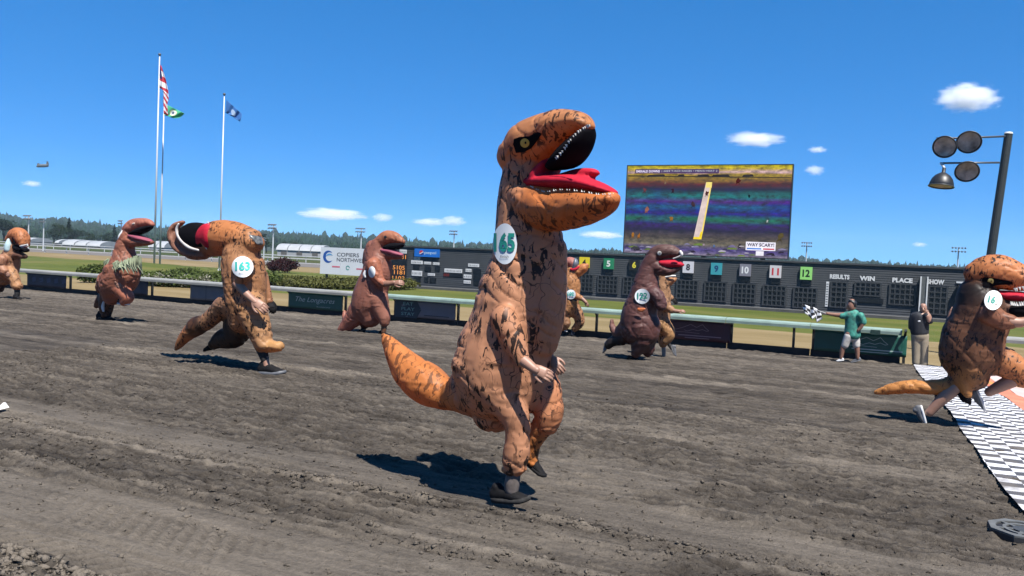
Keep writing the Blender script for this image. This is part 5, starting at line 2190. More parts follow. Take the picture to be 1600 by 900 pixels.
def costume(root, fr, chains, voxel, mat_, wr=0.010, wf=1.0, seed=0, smooth=3):
    """one continuous inflated suit from chains (points, colour, mark strength, lat, bk)"""
    mb = MB()
    C, K, Rr = [], [], []
    for ch in chains:
        pts, col, mk = ch[:3]
        lat = ch[3] if len(ch) > 3 else 0.0
        bk = ch[4] if len(ch) > 4 else 1.0
        st = catmull(fr.stations(pts, lat, bk), 4)
        loft(mb, st, None, fr.n, 20)
        for s in st:
            C.append(s[:3])
            Rr.append((abs(s[3]) + abs(s[4])) / 2)
            g_ = GAIN if col not in (ORG, TAN, BRN, DBR, DKC) and max(col) > 0.15 else 1.0
            K.append((*[min(0.5, c_ * g_ * 0.55) for c_ in col], mk))
    me = remeshed(mb, voxel, smooth)
    nv = len(me.vertices)
    co = np.empty(nv * 3)
    me.vertices.foreach_get('co', co)
    co = co.reshape(-1, 3)
    no = np.empty(nv * 3)
    me.vertices.foreach_get('normal', no)
    no = no.reshape(-1, 3)
    C, K, Rr = np.array(C), np.array(K), np.array(Rr)
    tint = np.zeros((nv, 4))
    for i in range(0, nv, 8000):
        d = np.linalg.norm(co[i:i + 8000, None, :] - C[None], axis=2) / Rr[None]
        w_ = np.exp(-(d - d.min(1)[:, None]) * 9)
        w_ /= w_.sum(1)[:, None]
        tint[i:i + 8000] = w_ @ K
    # creases and sag of the thin cloth
    f = wf
    x, y, z = co[:, 0] * f, co[:, 1] * f, co[:, 2] * f
    wx = 0.10 * noise3(x * 3, y * 3, z * 3, seed + 5)
    wz = 0.10 * noise3(x * 3 + 9, y * 3, z * 3, seed + 6)
    x, y, z = x + wx, y, z + wz

    def folds(dx, dy, dz, fr_, al, sd_):
        u = x * dx + y * dy + z * dz
        v1 = x * dz - z * dx
        return noise3(u * fr_, v1 * fr_ * al, y * fr_ * al, sd_)
    fa = folds(0.55, 0.2, 0.8, 12, 0.18, seed)
    fb = folds(0.75, 0.1, 0.62, 9, 0.22, seed + 1)
    fc = folds(-0.55, 0.2, 0.8, 11, 0.2, seed + 2)
    m1 = sstep(-0.1, 0.45, noise3(x * 2.2, y * 2.2, z * 2.2, seed + 7))
    m2_ = sstep(-0.1, 0.45, noise3(x * 2.2 + 5, y * 2.2, z * 2.2, seed + 8))
    m3 = sstep(-0.1, 0.45, noise3(x * 2.0 + 11, y * 2.0, z * 2.0, seed + 9))
    big = noise3(x * 3.0, y * 3.0, z * 3.6, seed + 3)
    dsp = wr * (m1 * (1.2 * np.abs(fa) - 1.9 * np.exp(-(fa / 0.07) ** 2)) + m2_ * (1.0 * np.abs(fb) - 1.7 * np.exp(-(fb / 0.06) ** 2)) + m3 * (1.0 * np.abs(fc) - 1.6 * np.exp(-(fc / 0.06) ** 2)) + 0.3 * big)
    co = co + no * dsp[:, None]
    pl = wloc(root)
    me.vertices.foreach_set('co', (co - np.array(pl)).ravel())
    at = me.attributes.new('tint', 'FLOAT_COLOR', 'POINT')
    t4 = np.ones((nv, 4))
    t4[:, :3] = tint[:, :3]
    at.data.foreach_set('color', t4.ravel().astype(np.float32))
    at = me.attributes.new('mark', 'FLOAT', 'POINT')
    at.data.foreach_set('value', tint[:, 3].astype(np.float32))
    me.name = 'dinosaur_suit'
    me.materials.clear()
    me.update()
    o = link('dinosaur_suit', me, mat_, root, smooth=True)
    bvh = BVHTree.FromPolygons([Vector(v) for v in co], [tuple(p.vertices) for p in me.polygons])
    return o, bvh


def snap(bvh, p, d):
    """nearest place on the suit along direction d (from outside), else the closest point"""
    h = bvh.ray_cast(p - d * 1.5, d)
    if h[0] is None:
        h = bvh.find_nearest(p)
    return h[0]


def decal(root, fr, bvh, name, px_pts, mt, lift, faces=None, view=True):
    """flat print laid onto the suit: photo pixels cast from the photographer's side"""
    vs = []
    last = None
    for px, py in px_pts:
        d = ray(px, py).normalized()
        h = bvh.ray_cast(CAM, d)
        if h[0] is None:
            p = bvh.find_nearest(fr.p(px, py))[0] if last is None else CAM + d * last
        else:
            p = h[0]
            last = (p - CAM).length
        vs.append(p - d * lift)
    mb = MB().add(vs, faces or [tuple(range(len(vs)))])
    return build(mb, name, mt, root, smooth=True)


def disc_px(cx, cy, rx_, ry_, rot=0.0, rings=5, n=24):
    pts = [(cx, cy)]
    fs = []
    c, s = math.cos(rot), math.sin(rot)
    for j in range(1, rings + 1):
        for k in range(n):
            a = 2 * math.pi * k / n
            x, y = rx_ * j / rings * math.cos(a), ry_ * j / rings * math.sin(a)
            pts.append((cx + x * c - y * s, cy + x * s + y * c))
    for k in range(n):
        fs.append((0, 1 + (k + 1) % n, 1 + k))
    for j in range(rings - 1):
        for k in range(n):
            a, b = 1 + j * n + k, 1 + j * n + (k + 1) % n
            fs.append((a, b, b + n, a + n))
    return pts, fs


def smooth_surface(fr, bvh, cx, cy, r):
    """plane-like fit of the suit around a bib so that the bib lies taut"""
    P_ = []
    for i in range(-3, 4):
        for j in range(-3, 4):
            if i * i + j * j > 10:
                continue
            d = ray(cx + i * r / 3, cy + j * r / 3).normalized()
            h = bvh.ray_cast(CAM, d)
            if h[0] is not None:
                P_.append((i / 3, j / 3, (h[0] - CAM).length))
    A = np.array([(1, a, b, a * a, b * b, a * b) for a, b, c in P_])
    q, *_ = np.linalg.lstsq(A, np.array([c for a, b, c in P_]), rcond=None)
    res = np.array([c for a, b, c in P_]) - A @ q
    q[0] += res.min() * 1.0
    return lambda px, py: float(np.dot(q, (1, (px - cx) / r, (py - cy) / r, ((px - cx) / r) ** 2, ((py - cy) / r) ** 2, (px - cx) * (py - cy) / r / r)))


def bib(root, fr, bvh, cx, cy, rx_, ry_, txt, mt=None, tw=1.35, th=0.75, rot=0.0, small=True, dx=0.0):
    r = max(rx_, ry_)
    fn = smooth_surface(fr, bvh, cx, cy, r)

    def place(pts, lift):
        out = []
        for px, py in pts:
            d = ray(px, py).normalized()
            out.append(CAM + d * (fn(px, py) - lift))
        return out
    pts, fs = disc_px(cx, cy, rx_, ry_, rot, 8, 32)
    sc_ = depth(fr.p(cx, cy)) / F
    bl_ = 0.008
    tl_ = bl_ + 0.003 + 0.0008 * depth(fr.p(cx, cy))
    o = build(MB().add(place(pts, bl_), fs), 'bib', BIBW, root, smooth=True)
    if not txt:
        return o
    items = [(txt, cx + dx, cy - ry_ * 0.08, rx_ * tw, ry_ * th, 0.04, mt or BIBG)]
    if small:
        items.append(('finish', cx + dx, cy + ry_ * 0.62, rx_ * 0.7, ry_ * 0.13, 0.0, SHOEG))
    for s, x, y, wd, ht, bold, mm in items:
        vs, f_, w_, h_ = text_geo(s, bold)
        p2 = []
        c, sn = math.cos(rot), math.sin(rot)
        for a, b in vs:
            u, v = a * wd / w_, -b * ht / h_
            p2.append((x + u * c - v * sn, y + u * sn + v * c))
        build(MB().add(place(p2, tl_), f_), 'lettering', mm, o)
    return o


def teeth(root, fr, bvh, pts, n, size, lat, down=True, mt=None):
    """row of small cloth teeth along a lip given by photo pixels"""
    mb = MB()
    st = catmull([(x, y, 0) for x, y in pts], 8)
    L = len(st)
    for k in range(n):
        q = st[int(k * (L - 1) / max(1, n - 1))]
        p = fr.p(q[0], q[1], lat)
        e = fr.p(q[0] + (2 if down else -1), q[1] + (size if down else -size), lat)
        hgt = (e - p).length
        dz = (e - p).normalized()
        u = fr.t * hgt * 0.42
        v = fr.n * hgt * 0.3
        c0 = p - dz * hgt * 0.35
        mb.add([c0 - u, c0 + v, c0 + u, c0 - v, p + dz * hgt * 0.9], [(0, 1, 4), (1, 2, 4), (2, 3, 4), (3, 0, 4), (3, 2, 1, 0)])
    return build(mb, 'teeth', mt or TOOTH, root)


def soft(root, fr, name, chains, mt, voxel):
    mb = MB()
    for ch in chains:
        lat = ch[1] if len(ch) > 1 else 0.0
        bk = ch[2] if len(ch) > 2 else 1.0
        loft(mb, catmull(fr.stations(ch[0], lat, bk), 4), None, fr.n, 18)
    me = remeshed(mb, voxel, 3)
    nv = len(me.vertices)
    co = np.empty(nv * 3)
    me.vertices.foreach_get('co', co)
    co = co.reshape(-1, 3) - np.array(wloc(root))
    me.vertices.foreach_set('co', co.ravel())
    me.materials.clear()
    return link(name, me, mt, root, smooth=True)


def eye(root, fr, bvh, cx, cy, patch, r, col=None):
    if patch:
        pts, fs = patch
        decal(root, fr, bvh, 'eye_patch', pts, BLACKC, 0.016, fs)
    pts, fs = disc_px(cx, cy, r, r, 0, 3, 16)
    o = decal(root, fr, bvh, 'eye', pts, col or pm('eye_amber', (0.85, 0.46, 0.07), 0.35, 0.1), 0.024, fs)
    pts, fs = disc_px(cx + r * 0.15, cy - r * 0.05, r * 0.22, r * 0.3, 0, 2, 10)
    decal(o, fr, bvh, 'pupil', pts, BLACKC, 0.027, fs)


def runner(foot_px, label, heading=0.0):
    fr = Frame(foot_px, heading)
    root = empty('person', fr.f)
    tag(root, label, 'person', 'runners in inflatable dinosaur suits')
    return root, fr


# ------------------------------------------------------------------ runner 165, in front
root, fr = runner((800, 783), 'nearest runner in tan inflatable dinosaur suit, bib 165, mouth agape at the sky', -8)


def hl(px, extra=0.0):
    """the head is turned a little towards the photographer"""
    return -0.0029 * (px - 812) + extra


def hd(pts, extra=0.0):
    return [(x, y, a, b, hl(x, extra)) for x, y, a, b in pts]


ch = [
    # neck and trunk
    ([(832, 238, 36, 42, -0.03), (827, 300, 49, 46, -0.02), (826, 345, 52, 50, 0.0), (826, 400, 56, 56, 0.0), (820, 430, 59, 62, 0.0), (811, 465, 66, 68), (806, 495, 67, 70), (798, 525, 70, 75), (789, 555, 75, 80), (783, 592, 75, 78), (775, 628, 61, 62), (772, 648, 32, 38)], TAN, 0.55),
    ([(866, 385, 16, 28), (865, 440, 14, 36), (861, 500, 13, 38), (850, 545, 14, 34)], TAN, 0.35),
    # skull and snout
    (hd([(814, 244, 32, 44), (834, 226, 38, 48), (856, 212, 35, 45), (877, 200, 29, 40), (894, 194, 22, 35), (907, 192, 16, 28), (917, 195, 8, 17)]), (0.52, 0.22, 0.09), 0.45),
    # brow ridge on the near side
    (hd([(816, 214, 7, 9), (836, 203, 9, 11), (862, 190, 8, 11), (884, 183, 6, 8)], -0.13), BRN, 0.5),
    # lower jaw; its stronger orange imitates sun glowing through the cloth
    (hd([(818, 302, 24, 42), (850, 322, 36, 46), (886, 325, 34, 45), (918, 321, 29, 40), (942, 317, 20, 31), (956, 311, 11, 17)]), (0.60, 0.175, 0.05), 0.4),
    # tail
    ([(738, 610, 44, 50), (712, 618, 26, 30), (698, 620, 21, 24), (682, 610, 29, 31), (664, 598, 32, 33), (640, 579, 28, 28), (622, 556, 19, 19), (608, 536, 11, 11), (599, 524, 4, 4)], ORG, 0.35),
    # near thigh and shin
    ([(744, 572, 42, 42), (772, 600, 45, 44), (796, 634, 28, 30), (808, 662, 21, 23), (809, 686, 18, 20), (807, 706, 20, 21), (804, 722, 19, 20), (803, 733, 15, 16)], TAN, 0.85, -0.17),
    # far thigh, knee up, shin tucked
    ([(814, 565, 40, 40), (842, 602, 33, 35), (856, 640, 23, 28), (855, 664, 18, 23)], (0.54, 0.22, 0.10), 0.45, 0.13),
    ([(848, 664, 18, 20), (832, 692, 14, 16), (829, 714, 12, 13), (834, 723, 9, 10)], ORG, 0.4, 0.12),
    # near sleeve
    ([(786, 494, 22, 20), (798, 520, 20, 19), (808, 545, 17, 16), (816, 563, 12.5, 12.5)], TAN, 0.7, -0.31),
    # gathered hem at the ankle and sleeve end
    ([(789, 733, 5, 8), (803, 737, 5.5, 17), (818, 733, 5, 8)], (0.50, 0.19, 0.08), 0.5, -0.17),
]
suit, bvh = costume(root, fr, ch, 0.0115, COST, 0.0055, 1.15, 3, 3)
soft(root, fr, 'mouth_roof', [(hd([(872, 259, 8, 28), (887, 247, 18, 34), (902, 230, 18, 33), (913, 213, 12, 28), (919, 203, 6, 18)], 0.02),)], BLACKC, 0.012)
soft(root, fr, 'tongue', [(hd([(836, 286, 9, 32), (862, 286, 12, 39), (895, 286, 13, 39), (925, 290, 10, 34), (948, 297, 6, 24), (956, 300, 3, 13)], 0.01),), (hd([(842, 290, 9, 30), (852, 270, 13, 36), (862, 252, 7, 28)], -0.01),), (hd([(880, 280, 10, 14), (905, 274, 11, 15), (926, 270, 7, 12), (932, 270, 3, 8)], 0.12),)], REDC, 0.012)


def head_teeth(pts, n_, size, extra, down):
    mb_ = MB()
    st_ = catmull([(x, y, 0) for x, y in pts], 8)
    rt = random.Random(n_)
    for k in range(n_):
        q = st_[int(k * (len(st_) - 1) / (n_ - 1))]
        l_ = hl(q[0], extra)
        sz = size * rt.uniform(0.6, 1.15)
        p_ = fr.p(q[0], q[1], l_)
        e_ = fr.p(q[0] + (1.5 if down else -0.6), q[1] + (sz if down else -sz), l_)
        h_ = (e_ - p_).length
        dz = (e_ - p_).normalized()
        u_, v_ = fr.t * h_ * 0.5, fr.n * h_ * 0.3
        c0 = p_ - dz * h_ * 0.4
        mb_.add([c0 - u_, c0 + v_, c0 + u_, c0 - v_, p_ + dz * h_ * 0.75], [(0, 1, 4), (1, 2, 4), (2, 3, 4), (3, 0, 4), (3, 2, 1, 0)])
    return build(mb_, 'teeth', TOOTH, root)


head_teeth([(869, 247), (880, 235), (890, 220), (902, 207), (914, 199), (921, 196)], 17, 4.4, -0.205, True)
head_teeth([(829, 291), (850, 299), (875, 296), (905, 298), (935, 303), (958, 302)], 28, 2.8, -0.222, False)
eye(root, fr, bvh, 820, 223.5, ([(802, 226), (803, 217), (812, 214), (826, 213), (840, 206), (847, 209), (838, 222), (830, 232), (818, 238), (806, 239), (821, 224)], [(10, i, (i + 1) % 10) for i in range(10)]), 7.2)
bib(root, fr, bvh, 789, 381, 19, 32, '165', BIBG, 1.75, 0.95, 0.0, True, -1)
limb(root, fr, 'forearm', [(812, 559, 10), (824, 568, 8.8), (834, 576, 7.2), (839, 579, 6.6)], -0.32, SKIN)
hand(root, fr, (833, 575), (862, 588), -0.32, -0.29, (0.25, -0.9, 0.35), SKIN, True, 1.12)
hand(root, fr, (861, 560), (876, 581), 0.12, 0.10, (0.1, -0.9, 0.3), SKIN, False, 1.1)
limb(root, fr, 'sock', [(803, 730, 12.5), (802, 742, 11.5), (800, 756, 12), (799, 766, 11)], -0.17, SOCKG, 1.0)
shoe(root, fr, (769, 783), (828, 787), -0.17, SHOEB, pm('sole_dark', (0.05, 0.048, 0.046), 0.85, 0.5, 25, spec=0.15), zdir=(0.0, -0.05, 1))
shoe(root, fr, (822, 724), (842, 742), 0.12, SHOEB, SHOEB, sc_=0.8, zdir=(0.5, 0, 0.6))

# ------------------------------------------------------------------ runner 163, head flopped backwards
root, fr = runner((424, 584), 'runner in tan dinosaur suit with bib 163, suit head flopped backwards')
ch = [
    ([(394, 370, 14, 18), (385, 385, 24, 24), (379, 402, 33, 30), (381, 428, 33, 33), (384, 455, 31, 33), (384, 480, 30, 31), (380, 502, 22, 25)], (0.42, 0.20, 0.09), 0.55),
    ([(396, 380, 16, 20), (380, 374, 23, 24), (358, 370, 26, 26), (338, 370, 25, 25), (327, 371, 21, 22)], (0.52, 0.20, 0.07), 0.4),
    ([(279, 374, 13, 13), (298, 375, 24, 17), (322, 377, 25, 20), (352, 377, 23, 22)], (0.26, 0.12, 0.075), 0.4, 0.03),
    ([(318, 399, 7, 12), (300, 397, 8, 12), (284, 390, 8, 12), (273, 377, 7, 11), (270, 364, 6, 10), (275, 353, 5, 8), (286, 347, 3, 5)], (0.32, 0.145, 0.09), 0.4, -0.04),
    # landing leg
    ([(390, 474, 26, 24), (399, 502, 22, 21), (408, 524, 17, 17), (414, 540, 14, 15)], (0.46, 0.24, 0.11), 0.6, -0.10),
    ([(411, 538, 11, 12), (424, 541, 10, 12), (436, 541, 8, 10)], (0.55, 0.30, 0.12), 0.3, -0.10),
    # trailing leg
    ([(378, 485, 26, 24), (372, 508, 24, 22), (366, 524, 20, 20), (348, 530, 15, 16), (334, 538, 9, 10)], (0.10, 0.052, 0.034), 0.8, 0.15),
    # rump and tail
    ([(372, 476, 26, 28), (352, 479, 18, 20), (338, 490, 14, 15), (322, 504, 13, 13)], (0.36, 0.18, 0.09), 0.9, 0.0),
    ([(318, 505, 13, 13), (308, 510, 15, 14), (303, 514, 13, 13)], DKC, 0.3, 0.0),
    ([(310, 510, 14, 13), (298, 518, 12, 12), (287, 529, 9, 9), (279, 540, 6, 6), (274, 547, 2, 2)], (0.45, 0.18, 0.07), 0.5, 0.0),
    ([(385, 424, 13, 12), (377, 434, 12, 11), (373, 443, 9, 9)], (0.45, 0.21, 0.10), 0.5, -0.30),
    ([(408, 430, 10, 10), (414, 452, 9, 9), (420, 470, 7, 7)], BRN, 0.5, 0.25),
]
suit, bvh = costume(root, fr, ch, 0.020, COST, 0.008, 1.0, 13, 2)
soft(root, fr, 'mouth_roof', [([(320, 368, 19, 8), (306, 367, 20, 8), (293, 367, 18, 8), (284, 366, 12, 6)], -0.14)], BLACKC, 0.014)
soft(root, fr, 'tongue', [([(328, 368, 20, 13), (321, 369, 19, 11), (315, 372, 14, 9), (311, 378, 8, 6)], -0.15)], REDC, 0.014)
limb(root, fr, 'lip', [(279, 350, 1.6), (276, 358, 2.2), (278, 368, 2.4), (285, 378, 2.6), (296, 387, 2.4), (310, 391, 1.8)], -0.19, pm('lip_white', (0.6, 0.55, 0.52), 0.5))
teeth(root, fr, bvh, [(325, 347), (327, 360), (325, 374), (322, 388)], 9, 3.0, -0.19)
soft(root, fr, 'clear_window', [([(384, 371, 3, 10), (392, 366, 4, 13), (400, 371, 4, 13), (406, 381, 2.5, 8)], -0.02)], pm('clear_vinyl', (0.16, 0.165, 0.16), 0.3, 1.0, 22), 0.012)
bib(root, fr, bvh, 379, 417, 17, 16.5, '163', BIBC, 1.38, 0.85)
limb(root, fr, 'forearm', [(371, 443, 7.5), (384, 458, 6.4), (397, 470, 4.6), (400, 472.5, 4.2)], -0.32, SKIN)
hand(root, fr, (396, 469), (416, 484), -0.32, -0.30, (0.2, -0.8, 0.5), SKIN, True, 1.05)
hand(root, fr, (420, 469), (430, 488), 0.25, 0.25, (0.8, -0.3, 0.3), SHOEB, False)
limb(root, fr, 'sock', [(405, 536, 10), (410, 549, 8.5), (414, 562, 6.5)], -0.10, SOCKB)
limb(root, fr, 'ankle', [(414, 558, 5.6), (416, 568, 5.2), (418, 576, 5.4)], -0.10, SKIN)
shoe(root, fr, (405, 585), (445, 587), -0.10, SHOEB, SHOEG, zdir=(-0.05, 0, 1))
shoe(root, fr, (338, 531), (314, 549), 0.15, SHOEB, SHOEB, sc_=0.95, zdir=(-0.6, 0, -0.5))

# ------------------------------------------------------------------ runner with the leaf skirt
root, fr = runner((164, 501), 'runner in red brown dinosaur suit wearing a pale green leaf skirt')
RB = (0.33, 0.13, 0.08)
ch = [
    ([(201, 366, 12, 12), (196, 385, 14, 14), (195, 398, 17, 17), (195, 412, 23, 22), (193, 426, 27, 25), (184, 440, 27, 26), (178, 455, 22, 22), (176, 464, 15, 16)], RB, 0.3),
    ([(200, 359, 9, 10), (208, 354, 10.5, 11), (217, 351, 10, 10), (226, 348, 7.5, 9), (233, 348, 5, 7), (238, 351, 3, 4)], (0.44, 0.17, 0.115), 0.25),
    ([(199, 372, 12, 12), (210, 377, 9, 11), (222, 379, 6, 9.5), (232, 379, 4, 7), (238, 378.5, 2.2, 4)], (0.42, 0.15, 0.09), 0.25),
    ([(170, 440, 17, 18), (162, 450, 11, 13)], RB, 0.35, 0.0),
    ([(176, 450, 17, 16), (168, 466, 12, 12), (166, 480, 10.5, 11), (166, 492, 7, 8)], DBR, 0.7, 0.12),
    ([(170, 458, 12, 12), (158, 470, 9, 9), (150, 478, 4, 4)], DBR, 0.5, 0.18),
    ([(184, 446, 16, 15), (194, 458, 12, 12), (200, 465, 9, 10), (194, 472, 7, 8)], (0.47, 0.17, 0.10), 0.35, -0.12),
    ([(172, 420, 9, 9), (171, 432, 8, 8)], RB, 0.3, -0.28),
]
suit, bvh = costume(root, fr, ch, 0.026, COST_S, 0.012, 0.9, 23, 2)
soft(root, fr, 'mouth_roof', [([(208, 366, 4, 10), (219, 361, 5.5, 10.5), (229, 357, 4.5, 9), (237, 354, 2.5, 5)], -0.03)], BLACKC, 0.022)
soft(root, fr, 'tongue', [([(207, 368, 3.5, 10.5), (216, 371, 4.5, 11), (227, 374, 3.6, 10), (236, 377, 1.8, 5)], -0.03)], PINKC, 0.022)
soft(root, fr, 'eye', [([(207, 350, 1.6, 1.2), (210, 349, 1.6, 1.2)], -0.17)], pm('eye_pale', (0.7, 0.55, 0.45), 0.4), 0.012)
soft(root, fr, 'bib', [([(193, 361, 2.0, 4), (190, 370, 4.5, 6), (187, 377, 2.5, 4)], -0.12)], BIBW, 0.02)
mb = MB()
rs = random.Random(3)
for k in range(70):
    t = rs.random()
    lx = 166 + 56 * t
    lat = -0.42 * math.sin(math.pi * (0.1 + 0.8 * t)) if k % 4 else 0.42 * math.sin(math.pi * (0.1 + 0.8 * t))
    a = fr.p(lx, 404 + 4 * math.sin(t * 5) + rs.uniform(-1.5, 2), lat)
    b = fr.p(lx + rs.uniform(-9, 9), 418 + rs.uniform(-2, 13), lat * 1.12)
    md = (a + b) / 2 + fr.n * (-0.05)
    sd_ = (b - a).cross(fr.n).normalized() * 0.045
    mb.add([a - sd_ * .4, a + sd_ * .4, md + sd_, b, md - sd_], [(0, 1, 2, 3, 4)])
o = build(mb, 'leaf_skirt', pm('pale_leaf', (0.38, 0.44, 0.27), 0.7, 0.5, 3), root)
o['kind'] = 'stuff'
limb(root, fr, 'forearm', [(171, 424, 4.6), (176, 434, 4.2), (182, 441, 3.4)], -0.31, SKIN2)
hand(root, fr, (181, 440), (189, 449), -0.31, -0.30, (0.2, -0.9, 0.3), SKIN2, True)
shoe(root, fr, (152, 500), (177, 503), 0.12, SHOEB, SHOEB)
shoe(root, fr, (184, 475), (201, 478), -0.12, SHOEB, SHOEW, zdir=(-0.2, 0, 1))
limb(root, fr, 'stripe', [(162, 472, 1.6), (160.5, 479, 2.4), (161.5, 486, 1.5)], -0.06, SHOEW)

# ------------------------------------------------------------------ runner at the left edge
root, fr = runner((27, 468), 'runner in orange tan dinosaur suit cut off by the left edge, head lowered')
ch = [
    ([(22, 386, 10, 10), (18, 398, 13, 13), (13, 412, 17, 17), (8, 425, 17, 18), (6, 434, 13, 14)], (0.40, 0.20, 0.11), 0.4),
    ([(17, 374, 8, 9), (24, 367, 10, 11), (31, 367, 11, 11.5), (36, 374, 9.5, 11), (38, 381, 6.5, 9)], (0.52, 0.20, 0.08), 0.3),
    ([(24, 398, 7, 8), (31, 399, 5.5, 8), (38, 401, 3.5, 6)], DBR, 0.3),
    ([(16, 425, 10, 10), (23, 437, 8, 8), (25, 446, 7, 7.5), (29, 447, 6, 7)], (0.48, 0.25, 0.12), 0.45, -0.12),
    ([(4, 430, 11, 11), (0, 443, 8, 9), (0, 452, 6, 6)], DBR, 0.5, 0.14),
    ([(3, 404, 9, 8), (2, 416, 8, 8), (7, 424, 6, 6)], (0.44, 0.22, 0.13), 0.3, -0.38),
    ([(-4, 428, 10, 10), (-18, 438, 8, 8), (-30, 444, 4, 4)], ORG, 0.4, 0.0),
]
suit, bvh = costume(root, fr, ch, 0.03, COST_S, 0.012, 0.9, 33, 2)
soft(root, fr, 'mouth_roof', [([(26, 386, 4.5, 8), (33, 389, 5.5, 9), (40, 391, 3.5, 7)], 0.0)], BLACKC, 0.025)
teeth(root, fr, bvh, [(32, 385), (37, 384.5), (43, 383)], 8, 2.6, -0.2)
limb(root, fr, 'lip', [(33, 384, 1.2), (38, 383.5, 1.4), (43, 382, 1.1)], -0.2, TOOTH)
soft(root, fr, 'eye_patch', [([(20, 366, 2.2, 1.5), (20.5, 372, 2.8, 1.5), (23, 379, 2.2, 1.5)], -0.21)], BLACKC, 0.02)
soft(root, fr, 'bib', [([(14, 374, 2, 3), (13, 382, 5, 5), (12, 390, 5.5, 5)], -0.2)], pm('bib_pale_blue', (0.55, 0.72, 0.74), 0.6), 0.025)
hand(root, fr, (8, 424), (14, 431), -0.36, -0.36, (0.2, -0.9, 0.3), SKIN2, True)
limb(root, fr, 'sock', [(26, 447, 4.5), (27, 457, 4), (26, 464, 3.6)], -0.12, SOCKB)
shoe(root, fr, (21, 468.5), (35, 469.5), -0.12, SHOEB, SHOEB)
shoe(root, fr, (-6, 452), (4, 458), 0.14, SHOEB, SHOEB, sc_=1.0)

# ------------------------------------------------------------------ runner in front of the white billboard
root, fr = runner((588, 522), 'runner in plain reddish brown dinosaur suit in front of the white billboard')
PB = (0.30, 0.12, 0.082)
ch = [
    ([(592, 382, 12, 12), (588, 396, 18, 16), (590, 412, 23, 20), (589, 428, 24, 22), (583, 446, 26, 24), (578, 464, 28, 26), (576, 482, 27, 25), (580, 496, 18, 18)], PB, 0.2),
    ([(583, 384, 10, 11), (577, 396, 9, 10), (573, 410, 7, 8)], PB, 0.3),
    ([(595, 377, 10, 10), (604, 372, 11.5, 11.5), (614, 371, 10, 10), (623, 374, 7.5, 8.5), (630, 378, 4, 5)], (0.42, 0.165, 0.09), 0.35),
    ([(594, 394, 10, 11), (606, 398, 8, 10.5), (617, 400.5, 5.5, 9), (626, 401.5, 3.2, 6), (629, 401, 2, 3)], (0.36, 0.115, 0.075), 0.2),
    ([(574, 470, 22, 20), (560, 488, 18, 16), (545, 505, 12, 11), (535, 515, 8, 8), (528, 520, 3.5, 3.5)], (0.40, 0.15, 0.10), 0.15, -0.05),
    ([(544, 505, 8, 8), (539, 494, 5, 5), (538, 486, 2, 2)], (0.45, 0.18, 0.12), 0.1, 0.05),
    ([(590, 468, 18, 17), (595, 484, 14, 14), (600, 497, 11, 11), (601, 504, 8, 9)], (0.36, 0.15, 0.10), 0.2, -0.10),
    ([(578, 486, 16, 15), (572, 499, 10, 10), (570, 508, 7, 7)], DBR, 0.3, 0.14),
    ([(583, 412, 12, 11), (588, 428, 11, 10), (594, 440, 8, 8), (600, 443, 6.5, 6.5)], (0.44, 0.16, 0.09), 0.2, -0.34),
]
suit, bvh = costume(root, fr, ch, 0.026, COST_S, 0.011, 0.9, 43, 2)
soft(root, fr, 'mouth_roof', [([(604, 387, 4.5, 10), (614, 385, 6, 11), (623, 384, 5, 9.5), (630, 382, 2.5, 5)], -0.03)], BLACKC, 0.022)
soft(root, fr, 'tongue', [([(600, 391, 4, 10), (611, 393, 4.8, 11), (620, 396, 4, 10), (628, 398.5, 2.2, 5.5)], -0.03)], PINKC, 0.022)
eye(root, fr, bvh, 602, 370.5, None, 2.4, pm('eye_dark', (0.03, 0.025, 0.02), 0.3))
soft(root, fr, 'eye_patch', [([(576, 390, 3, 1.4), (579, 386, 3, 1.4)], -0.16)], BLACKC, 0.018)
bib(root, fr, bvh, 581, 425, 5.5, 9, '', small=False)
mb = MB()
soft(root, fr, 'bib_print', [([(579, 420, 1.5, 0.8), (580, 426, 2.3, 0.8), (581, 432, 1.4, 0.8)], -0.60)], BIBG, 0.012) if False else None
limb(root, fr, 'forearm', [(598, 443, 5.2), (608, 443, 4.6), (616, 441.5, 3.6)], -0.36, SKIN2)
hand(root, fr, (615, 442), (629, 440.5), -0.36, -0.34, (0, -0.9, 0.4), SKIN2, True, 1.1)
limb(root, fr, 'calf', [(600, 500, 5.5), (600, 511, 4.6), (599, 519, 3.8)], -0.10, pm('brown_legging', (0.22, 0.09, 0.04), 0.7))
shoe(root, fr, (592, 524), (608, 525), -0.10, SHOEB, SHOEB)
limb(root, fr, 'sock', [(571, 503, 5), (568, 513, 4.2), (566, 520, 3.8)], 0.14, SOCKB)
shoe(root, fr, (559, 523), (575, 523.5), 0.14, SHOEB, SHOEB)
limb(root, fr, 'white_strap', [(571, 424, 2.2), (569.5, 429, 2.8), (571, 433, 1.8)], -0.42, SHOEW)

